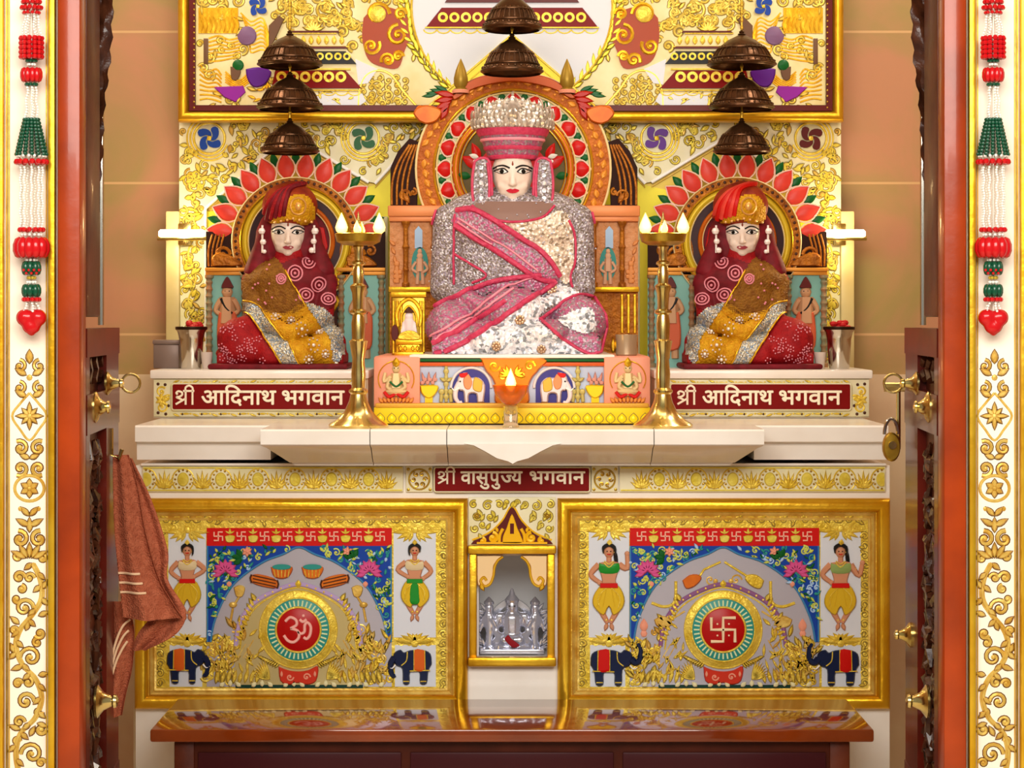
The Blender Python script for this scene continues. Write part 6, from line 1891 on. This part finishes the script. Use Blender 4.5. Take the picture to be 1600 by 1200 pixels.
# ------------------------------------------------------------------ side lamps on the wall
for x, side in ((284, 'left'), (1316, 'right')):
    Yw = .69
    t = thing('wall_lamp', 'lit glass wall lamp at the %s edge of the tile panel' % side, 'lamp', W(x, 366, .745))
    k = (Yw + DC) / FPX
    c = W(x, 365, Yw)
    m = MB(); m.box(c.x - .018, c.x + .018, .735, .748, c.z - .03, c.z + .03, .003); m.tube([(c.x, .74, c.z - .012), (c.x, Yw, c.z - .012)], .005, 8); m.tube([(c.x - 38 * k, Yw, c.z - .013), (c.x + 38 * k, Yw, c.z - .013)], .006, 8)
    mk('bracket', m, BRASS, t)
    m = MB(); m.tube([(c.x + i * 3 * k, Yw, c.z) for i in range(-12, 13)], [.006] + [.011] * 23 + [.006], 12)
    mk('glowing_tube', m, TUBE, t)
    plight('wall_lamp_light', (c.x, Yw - .05, c.z), 1.6, (1, .82, .45), .03)

# ------------------------------------------------------------------ vessels on the podiums
def tumbler(x, label):
    Yt = .47; k = (Yt + DC) / FPX
    c = W(x, 0, Yt); c.z = ZPOD; H = 66 * k
    t = thing('steel_tumbler', label, 'cup', c, 'steel tumblers on the podiums')
    m = MB(); m.lathe([(15 * k, 0), (16 * k, .003), (19 * k, H * .7), (21 * k, H * .85), (24 * k, H * .93), (24.5 * k, H), (23 * k, H), (19 * k, H * .85), (14 * k, .006), (1 * k, .005)], c, 28, capends=False)
    mk('cup_wall', m, STEEL, t, 50)
    m = MB(); m.lathe([(24.6 * k, H * .925), (25 * k, H * .95), (25 * k, H * .99), (24.2 * k, H)], c, 28, capends=False); mk('dark_rim', m, M('rim_dark', '#3a2a20', .3, .8), t)
    m = MB(); rng = random.Random(int(x))
    for i in range(9): m.ell(c + Vector((rng.uniform(-.022, .022), rng.uniform(-.02, .02), H + rng.uniform(-.004, .010))), (.010, .010, .008), 8)
    mk('red_petals', m, M('rose_red', '#b81a1e', .5), t)
tumbler(299, 'steel tumbler of red petals on the left podium beside a grey tin')
tumbler(1311, 'steel tumbler of red petals at the outer end of the right podium')
Yb = .50; a, b_ = W(238, 0, Yb).x, W(281, 0, Yb).x
t = thing('grey_tin', 'plain grey box tin at the outer end of the left podium', 'tin', ((a + b_) / 2, Yb + .03, ZPOD))
zt = W(0, 531, Yb).z
GT = M('grey_tin', '#86736a', .4, .3)
mk('tin_body', MB().box(a + .002, b_ - .002, Yb + .001, Yb + .07, ZPOD, zt - .012, .003), GT, t); mk('lid', MB().box(a, b_, Yb, Yb + .072, zt - .012, zt, .003), GT, t)
for x, lab in ((323, 'small pale cup between the left steel tumbler and the cloaked statue'), (1281, 'small pale cup between the right cloaked statue and the steel tumbler')):
    Yt = .46; k = (Yt + DC) / FPX; c = W(x, 0, Yt); c.z = ZPOD
    m = MB(); m.lathe([(6 * k, 0), (7 * k, .002), (9.5 * k, 26 * k), (8.7 * k, 26 * k), (6 * k, .004), (.5 * k, .003)], c, 18, capends=False)
    tag(mk('small_cup', m, M('pale_cup', '#d8c8bc', .35)), lab, 'cup')
Yt = .16; k = (Yt + DC) / FPX; c = W(979, 0, Yt); c.z = ZPED - .004
m = MB(); m.lathe([(15 * k, 0), (17 * k, .003), (16 * k, 20 * k), (17.5 * k, 33 * k), (16.5 * k, 33 * k), (14.5 * k, 18 * k), (1 * k, .004)], c, 24, capends=False)
tag(mk('metal_cup', m, M('dull_cup', '#b09878', .3, .4)), 'dull metal cup on the pedestal right of the central statue', 'cup')

# small brass shrine left of the central statue
Yq = .20; k = (Yq + DC) / FPX; c = W(638, 0, Yq); c.z = ZPED - .004
q = thing('brass_shrine', 'little brass shrine with a tiny white figure, left of the central statue', 'shrine', c)
m = MB(); m.pbox(612, 462, 664, 556, Yq + .03, .012, .003); mk('back_plate', m, ANTIQUE, q)
m = MB()
for x in (615, 621, 627, 657, 662): m.rt([(x, 470), (x, 552)], Yq + .028, 2)
m.rt(smooth_path([(622, 510), (620, 490), (627, 474), (639, 467), (651, 474), (658, 490), (656, 510)], 5), Yq + .026, 2.8); m.rt(smooth_path([(628, 510), (628, 492), (639, 478), (650, 492), (650, 510)], 5), Yq + .026, 1.8)
m.pbox(610, 456, 666, 464, Yq + .02, .02, .002)
mk('arch_frame', m, GOLD, q)
m = MB(); m.pbox(618, 530, 660, 538, Yq - .01, .05, .002); m.pbox(622, 538, 656, 550, Yq - .004, .04, .002); m.pbox(616, 550, 662, 556.2, Yq - .014, .055, .002)
for x in (626, 633, 645, 652): m.leaf(x, 549, 90, 10, 6, Yq - .004, .004)
mk('tiered_seat', m, GOLD, q)
m = MB(); m.caps(W(639, 524, Yq), W(639, 502, Yq), 7 * k, 8 * k, 10); m.ell(W(639, 494, Yq - .002), (7 * k, 7 * k, 8 * k), 12); m.caps(W(628, 526, Yq - .01), W(650, 526, Yq - .01), 5 * k, 5 * k, 10); m.caps(W(631, 505, Yq), W(628, 520, Yq - .006), 3 * k, 2.6 * k, 8); m.caps(W(647, 505, Yq), W(650, 520, Yq - .006), 3 * k, 2.6 * k, 8); m.ell(W(639, 526, Yq), (16 * k, .016, 5 * k), 12)
mm, _ = blob(m, .0022, 3); f = mk('tiny_figure', mm, M('figure_white', '#e6d4d2', .3), q, 60)
m = MB(); m.lathe([(8 * k, 0), (7 * k, .006), (3 * k, .012), (.5 * k, .015)], W(639, 489, Yq - .001), 12); mk('cap', m, BROWN, f)
m = MB(); m.poly(smooth_path([(626, 520), (639, 516), (652, 520), (655, 530), (623, 530), (626, 520)], 3)[:-1], Yq - .014, .004, 1); mk('gilt_robe', m, FOIL, f)
m = MB(); m.poly(circ(617, 520, 6, 14, 13), Yq + .022, .004, 1); mk('dark_oval', m, MAROON, q)

# ------------------------------------------------------------------ bead garlands on the door surround
BR, BG, BW = M('bead_red', '#c20e14', .25, coat=.4), M('bead_green', '#0e4a30', .25, coat=.4), M('bead_white', '#f4efe2', .3)
def garland(mir):
    MIR[0] = mir
    side = 'right' if mir else 'left'
    Yg = YF - .034; x0 = 49; k = (Yg + DC) / FPX
    t = thing('bead_garland', 'hanging garland of red, green and white beads on the %s door surround' % side, 'garland', W(x0, 520, Yg))
    def row(y, w, n, r, mat, nm):
        m = MB()
        for i in range(n):
            a = 2 * PI * i / n
            c = W(x0, y, Yg); m.ell(c + Vector((w / 2 * k * math.cos(a), w / 2 * k * .75 * math.sin(a), 0)), r * k, 8)
        return mk(nm, m, mat, t)
    def strands(y0, y1, w, n, w2=None, nm='white_bead_strand', r=2.1):
        m = MB()
        for i in range(n):
            a = 2 * PI * i / n; N = int((y1 - y0) / (2 * r * .95))
            for j in range(N + 1):
                ww = w + ((w2 or w) - w) * j / max(N, 1)
                c = W(x0 + 1 * math.sin(j), y0 + (y1 - y0) * j / max(N, 1), Yg); m.ell(c + Vector((ww / 2 * k * math.cos(a), ww / 2 * k * .7 * math.sin(a), 0)), r * k, 6)
        return mk(nm, m, BW, t)
    def pom(y, rx, ry, mat, nm, lobes=10):
        m = MB(); c = W(x0, y, Yg)
        m.ell(c, (rx * k * .9, rx * k * .7, ry * k * .92), 14)
        for i in range(lobes):
            a = 2 * PI * i / lobes
            m.ell(c + Vector((rx * k * .72 * math.cos(a), rx * k * .55 * math.sin(a), 0)), (rx * k * .34, rx * k * .34, ry * k * .95), 10)
        return mk(nm, m, mat, t, 60)
    m = MB(); m.tube([W(x0, -120, Yg + .005), W(x0, 520, Yg + .005)], .0012, 5); m.tube([W(x0, -118, Yg + .005), W(x0, -118, Yg + .034)], .003, 6); mk('cord', m, BW, t)
    strands(-110, 0, 20, 6); row(3, 26, 10, 4, BR, 'red_bead_row'); row(12, 30, 12, 4, BR, 'red_bead_row'); row(20, 24, 10, 3, BR, 'red_bead_row')
    strands(22, 56, 18, 6, 30)
    m = MB()
    for j in range(5):
        for i in range(12):
            a = 2 * PI * i / 12; c = W(x0, 60 + j * 7.2, Yg); m.ell(c + Vector((16 * k * math.cos(a), 13 * k * math.sin(a), 0)), 4.4 * k, 7)
    mk('red_bead_drum', m, BR, t)
    row(95, 14, 8, 3, BG, 'green_bead_row'); row(101, 10, 6, 2.4, BW, 'white_bead_row')
    pom(117, 17, 12.5, BR, 'red_pompom'); row(132, 16, 8, 3, BG, 'green_bead_row')
    strands(137, 184, 14, 5, 20)
    m = MB()
    for j in range(11):
        w = 11 + j * 1.25
        for i in range(14):
            a = 2 * PI * i / 14; c = W(x0, 187 + j * 5.4, Yg); m.ell(c + Vector((w * k * math.cos(a), w * .75 * k * math.sin(a), 0)), 3.3 * k, 6)
    mk('green_bead_cone', m, BG, t)
    row(244, 44, 16, 2.6, BW, 'white_bead_row'); row(253, 46, 14, 5, BR, 'red_bead_row')
    strands(262, 354, 34, 9); row(359, 36, 12, 4.4, BR, 'red_bead_row'); row(367, 30, 12, 2.4, BW, 'white_bead_row')
    pom(387, 28, 18, BR, 'red_pompom', 12); row(406, 16, 8, 2.5, BW, 'white_bead_row'); o = pom(419, 15, 12, BG, 'green_pompom', 8)
    m = MB()
    for i in range(7): m.dot(x0 - 12 + i * 4, 422 + (i % 2) * 5, Yg - 12 * k, 2.4, 1)
    mk('red_speck_bead', m, BR, o)
    row(434, 10, 6, 3, M('bead_gold', '#c9a83a', .3, .3), 'gold_bead_row'); row(441, 12, 7, 2.5, BW, 'white_bead_row'); pom(454, 15, 11, BG, 'green_pompom', 8); row(468, 24, 10, 4, BR, 'red_bead_row')
    strands(474, 486, 16, 5, 26)
    m = MB(); c = W(x0, 500, Yg)
    for s in (-1, 1): m.ell(c + Vector((s * 10 * k, 0, .004)), (14.5 * k, 13 * k, 14 * k), 14)
    m.ell(c + Vector((0, 0, -10 * k)), (15 * k, 12 * k, 13 * k), 14); m.ell(c + Vector((0, 0, -18 * k)), (7 * k, 6 * k, 8 * k), 10)
    mm, _ = blob(m, .0028, 5); mk('red_heart_bead', mm, BR, t, 60)
    MIR[0] = None
garland(None); garland(800.5)
# ------------------------------------------------------------------ bench in front
YB = 4.32 - DC
b = thing('low_bench', 'polished red brown wooden bench in front of the altar', 'bench', (0, -0.2, 0))
zt = CZ - 640 * 4.32 / FPX
x = 566 * 4.32 / FPX
mk('bench_top', MB().box(-x, x, YB, YB + 0.35, zt - 0.028, zt, 0.005), BENCH, b)
m = MB(); m.box(-x + 0.05, x - 0.05, YB + 0.03, YB + 0.05, zt - 0.105, zt - 0.028)
mk('apron', m, M('dark_mahogany', '#3a1208', .4, 0, '#481a0c', 12, spec=.15), b)
m = MB()
for i in range(3):
    a = -x + 0.09 + i * (2 * x - 0.18) / 3 + 0.01
    m.box(a, a + (2 * x - 0.18) / 3 - 0.02, YB + 0.024, YB + 0.03, zt - 0.10, zt - 0.055, 0.002)
mk('apron_panel', m, M('dark_maroon_apron', '#3c1418', .35, spec=.15), b)
for sx in (-1, 1):
    for y in (YB + 0.025, YB + 0.28):
        c = sx * (x - 0.07)
        mk('leg', MB().box(c - 0.022, c + 0.022, y, y + 0.045, 0, zt - 0.028, 0.004), DARKWOOD, b)
mk('back_rail', MB().box(-x + 0.05, x - 0.05, YB + 0.3, YB + 0.32, zt - 0.1, zt - 0.028), DARKWOOD, b)

# ------------------------------------------------------------------ half doors, swung inwards
def half_door(mir):
    MIR[0] = mir
    side = 'right' if mir else 'left'
    h = W(131, 0, 3.455 - DC); h = Vector((h.x, 3.455 - DC, 0)); e = W(182, 0, 3.92 - DC); e = Vector((e.x, 3.92 - DC, 0))
    ZT = 1.285
    d = thing('half_door', 'carved dark wooden half door with brass studs, open at the %s' % side, 'door', (h.x, h.y, 0.01))
    u = (e - h); L = u.length; u.normalize()
    n = Vector((u.y, -u.x, 0))                       # towards the opening
    if mir: n = -n
    def P(a, z, o=0.0): return h + u * a + n * o + Vector((0, 0, z))
    def slabp(m, a0, a1, z0, z1, o0, o1, mat=None):
        vs_ = [P(a, z, o) for o in (o0, o1) for (a, z) in ((a0, z0), (a1, z0), (a1, z1), (a0, z1))]
        m.add(vs_, [(0, 1, 2, 3), (4, 7, 6, 5), (0, 4, 5, 1), (1, 5, 6, 2), (2, 6, 7, 3), (3, 7, 4, 0)], mat); return m
    m = MB()
    slabp(m, 0, L, 0.01, ZT, -0.034, -0.012)
    mk('door_panel', m, DARKWOOD, d)
    m = MB()
    slabp(m, L * 0.60, L, 0.01, ZT, -0.012, 0.004); slabp(m, 0, L * 0.1, 0.01, ZT, -0.012, 0.004)
    for z0, z1 in ((0.01, 0.1), (0.36, 0.44), (1.10, 1.17), (ZT - 0.05, ZT)): slabp(m, 0, L, z0, z1, -0.012, 0.006)
    mk('stile_and_rails', m, MAROONWOOD, d, 20)
    m = MB(); rng = random.Random(7 + (1 if mir else 0))
    def pt(a, z): return P(a, z, -0.008)
    z = 0.48
    while z < 1.08:
        for a in (L * 0.22, L * 0.47):
            c = (a, z); r = 0.038
            pts = []
            for i in range(20):
                t = i / 19; an = rng.choice((0, 2)) + t * 8.5; rr = r * (1 - 0.85 * t)
                pts.append(pt(c[0] + rr * math.cos(an), c[1] + rr * math.sin(an)))
            m.tube(pts, taper(20, 0.009, 0.005), 5)
            for k in range(3):
                an = rng.random() * 6.28
                m.tube([pt(c[0] + 0.03 * math.cos(an), c[1] + 0.03 * math.sin(an)), pt(c[0] + 0.06 * math.cos(an + .3), c[1] + 0.06 * math.sin(an + .3))], [0.011, 0.003], 5)
        z += 0.078
    z = 0.14
    while z < 0.34:
        for a in (L * 0.22, L * 0.47):
            m.tube([pt(a + 0.03 * math.cos(t * .5), z + 0.03 * math.sin(t * .5)) for t in range(13)], 0.009, 5)
        z += 0.07
    for a in (0.1, 0.18, 0.26): m.tube([pt(a, 1.19), pt(a + .03, 1.21), pt(a, 1.23)], 0.008, 5)
    mk('carving', m, CARVED, d)
    def stud(px, py, dd, ring=False, R=0.026, H=0.042):
        # place along the leaf where it appears in the photo
        best = min((i * L / 200 for i in range(201)), key=lambda a: abs(((P(a, 1).x) * FPX / (P(a, 1).y + DC) + 800) - (2 * mir - px if mir else px)))
        c = P(best, CZ - (py - HOR) * (P(best, 0).y + DC) / FPX, 0.004)
        prof = [(R, 0), (R, 0.004), (R * .8, 0.008), (R * .55, H * .35), (R * .38, H * .6), (R * .30, H * .72), (R * .42, H * .80), (R * .38, H * .92), (R * .12, H)]
        rot = n.to_track_quat('Z', 'Y').to_matrix()
        k = MB(); k.lathe(prof, (0, 0, 0), 16)
        k.v = [tuple(c + rot @ Vector(v)) for v in k.v]
        o = mk('brass_stud', k, BRASS, d)
        if ring:
            q = c + n * (H + 0.012)
            k = MB(); k.tube([q + n * (0.017 * math.cos(t)) + Vector((0, 0, 0.017 * math.sin(t))) for t in [i * 2 * PI / 20 for i in range(20)]], 0.0024, 6, closed=True)
            mk('pull_ring', k, BRASS, o)
        return c
    stud(162, 599, 0, True, 0.022, 0.034)
    stud(143, 636, 0, False, 0.028, 0.03)
    stud(168 if not mir else 172, 992, 0, False, 0.024, 0.034) if mir else None
    stud(146, 1096, 0, False, 0.03, 0.04)
    if not mir:
        k = MB(); c = P(L * .72, 1.075, 0.006)
        k.tube([c + Vector((0, 0, .02)), c + Vector((0, 0, -.03)), c + n * .014 + Vector((0, 0, -.038)), c + n * .02 + Vector((0, 0, -.02))], 0.004, 6)
        mk('towel_hook', k, BRASS, d)
    MIR[0] = None
    return d, P, L, n
dl, PL, LL, NL = half_door(None)
dr, PR, LR, NR = half_door(800)

# latch bar and padlock on the right door
c = PR(LR * 0.92, W(0, 605, 3.88 - DC).z, 0.01)
lt = thing('door_latch', 'brass latch hanging on the right half door', 'latch', c)
m = MB()
m.tube([c + NR * 0.0, c + NR * 0.04], 0.009, 8)
m.tube([c + NR * .012 + Vector((0, 0, -.005)), c + NR * .012 + Vector((0, 0, -.12))], 0.0045, 8)
mk('hasp', m, BRASS, lt)
pl = thing('padlock', 'old round brass padlock hanging from the latch of the right door', 'padlock', c + NR * 0.028 + Vector((0, 0, -.14)))
q = c + NR * 0.028 + Vector((0, -0.012, -.115))
m = MB(); m.lathe([(0.001, -0.011), (0.018, -0.010), (0.021, -0.006), (0.021, 0.006), (0.018, 0.010), (0.001, 0.011)], q, 20, axis='y', sx=.8, sy=1.35)
mk('lock_body', m, ANTIQUE, pl)
m = MB(); m.tube([q + Vector((0.013 * math.cos(t), 0, 0.024 + 0.03 * math.sin(t))) for t in [PI * i / 12 for i in range(13)]], 0.0034, 6)
mk('shackle', m, STEEL, pl)
m = MB(); m.lathe([(0.001, 0), (0.008, 0), (0.008, 0.003), (0.001, 0.004)], q + Vector((0, -0.015, 0.004)), 12, axis='y'); mk('keyhole_cover', m, BRASS, pl)

# ------------------------------------------------------------------ curtain edges and bolt rods beside the doorway
for mir in (None, 800):
    MIR[0] = mir
    side = 'right' if mir else 'left'
    YC = 3.56 - DC
    m = MB(); N = 40
    vs_, fs = [], []
    for i in range(N + 1):
        t = i / N
        py = -60 + 390 * t
        edge = 184 - 33 * t ** 0.9 + 2.2 * math.sin(i * 1.7)
        row = []
        for j in range(7):
            s = j / 6
            p = W(120 + (edge - 120) * s, py, YC)
            row.append((p.x, YC + 0.008 * math.sin(s * 9 + i * .35), p.z))
        vs_ += row
    for i in range(N):
        for j in range(6): fs.append((i * 7 + j, i * 7 + j + 1, (i + 1) * 7 + j + 1, (i + 1) * 7 + j))
    m.add(vs_, fs)
    m.add([(v[0], v[1] + 0.006, v[2]) for v in vs_], [f[::-1] for f in fs])
    o = mk('gathered_curtain', m, CARVED, None, 60)
    tag(o, 'dark gathered curtain edge at the upper %s of the doorway' % side, 'curtain')
    m = MB()
    a = W(154, 320, YC); z1 = W(0, 508, 3.5 - DC).z
    m.tube([(a.x, YC + .02, 2.74), (a.x, YC + .02, z1)], 0.0055, 8)
    o = mk('curtain_rod', m, STEEL)
    tag(o, 'thin steel rod standing upright beside the %s half door' % side, 'rod')
MIR[0] = None

# ------------------------------------------------------------------ towel on the left door
tw = thing('towel', 'terracotta bath towel with cream stripes hung over the left door', 'towel', W(180, 712, 3.86 - DC))
def sheet(rows, Y, amp, waves, ph, cols=22, thick=0.005):
    """rows: (py, px left, px right); cloth with vertical folds"""
    P_ = smooth_path(rows, 7); vs_, fs = [], []
    for i, (py, a, b) in enumerate(P_):
        t = i / (len(P_) - 1)
        for j in range(cols + 1):
            s = j / cols
            f = math.sin(s * waves * 2 * PI + ph + t * 0.8) * amp * (0.35 + 0.65 * t)
            p = W(a + (b - a) * s, py + 10 * math.sin(s * PI) * t * .3, Y)
            k = 1 + f / (Y + DC)
            vs_.append(Vector((p.x, Y + f, p.z)))
    R = len(P_)
    for i in range(R - 1):
        for j in range(cols):
            q = i * (cols + 1) + j
            fs.append((q, q + 1, q + cols + 2, q + cols + 1))
    return vs_, fs, R, cols
def cloth(name, rows, Y, amp, waves, ph, mat):
    vs_, fs, R, cols = sheet(rows, Y, amp, waves, ph)
    m = MB(); m.add(vs_, fs); k = len(vs_)
    m.add([v + Vector((0, 0.006, 0)) for v in vs_], [f[::-1] for f in fs])
    rim = [j for j in range(cols + 1)] + [i * (cols + 1) + cols for i in range(1, R)] + [(R - 1) * (cols + 1) + j for j in range(cols - 1, -1, -1)] + [i * (cols + 1) for i in range(R - 2, 0, -1)]
    for a, b in zip(rim, rim[1:] + rim[:1]): m.f.append((a, b, b + k, a + k)); m.mi.append(0)
    return mk(name, m, mat, tw, 80), vs_, R, cols
YT = 3.80 - DC
rear, *_ = cloth('rear_drape', [(940, 170, 196), (980, 168, 208), (1040, 166, 206), (1085, 166, 196), (1118, 166, 190)], YT + 0.05, 0.012, 1.2, 1.0, TOWEL)
mid, *_ = cloth('side_fold', [(716, 186, 206), (780, 206, 236), (860, 226, 262), (905, 232, 262), (955, 238, 290), (990, 215, 276), (1014, 206, 232)], YT + 0.03, 0.010, 1.5, 2.0, TOWEL)
front, vs_, R, cols = cloth('front_drape', [(711, 176, 200), (760, 176, 214), (830, 178, 226), (900, 184, 246), (940, 188, 268), (966, 190, 286)], YT, 0.012, 1.35, 0.3, TOWEL)
def stripes(vs_, R, cols, pys, c0, c1, parent, Y):
    m = MB()
    for py in pys:
        z = W(0, py, Y).z
        pts = []
        for j in range(c0, c1 + 1):
            for i in range(R - 1):
                a, b = vs_[i * (cols + 1) + j], vs_[(i + 1) * (cols + 1) + j]
                if a.z >= z >= b.z:
                    t = (a.z - z) / (a.z - b.z); pts.append(a.lerp(b, t) + Vector((0, -0.0016, 0))); break
        if len(pts) > 2: m.tube(pts, 0.0022, 5)
    mk('woven_stripe', m, M('cream_stripe', '#f0c8a0', 0.9), parent)
stripes(vs_, R, cols, (896, 911, 926), 0, 13, front, YT)
m = MB()
for k in range(3):
    m.tube([W(*p, YT + .0345) for p in smooth_path([(203 - k * 2, 968 + k * 17), (192, 978 + k * 17), (182, 1000 + k * 16), (174, 1030 + k * 14)], 4)], 0.0022, 5)
mk('woven_stripe', m, M('cream_stripe', '#f0c8a0', 0.9), rear)
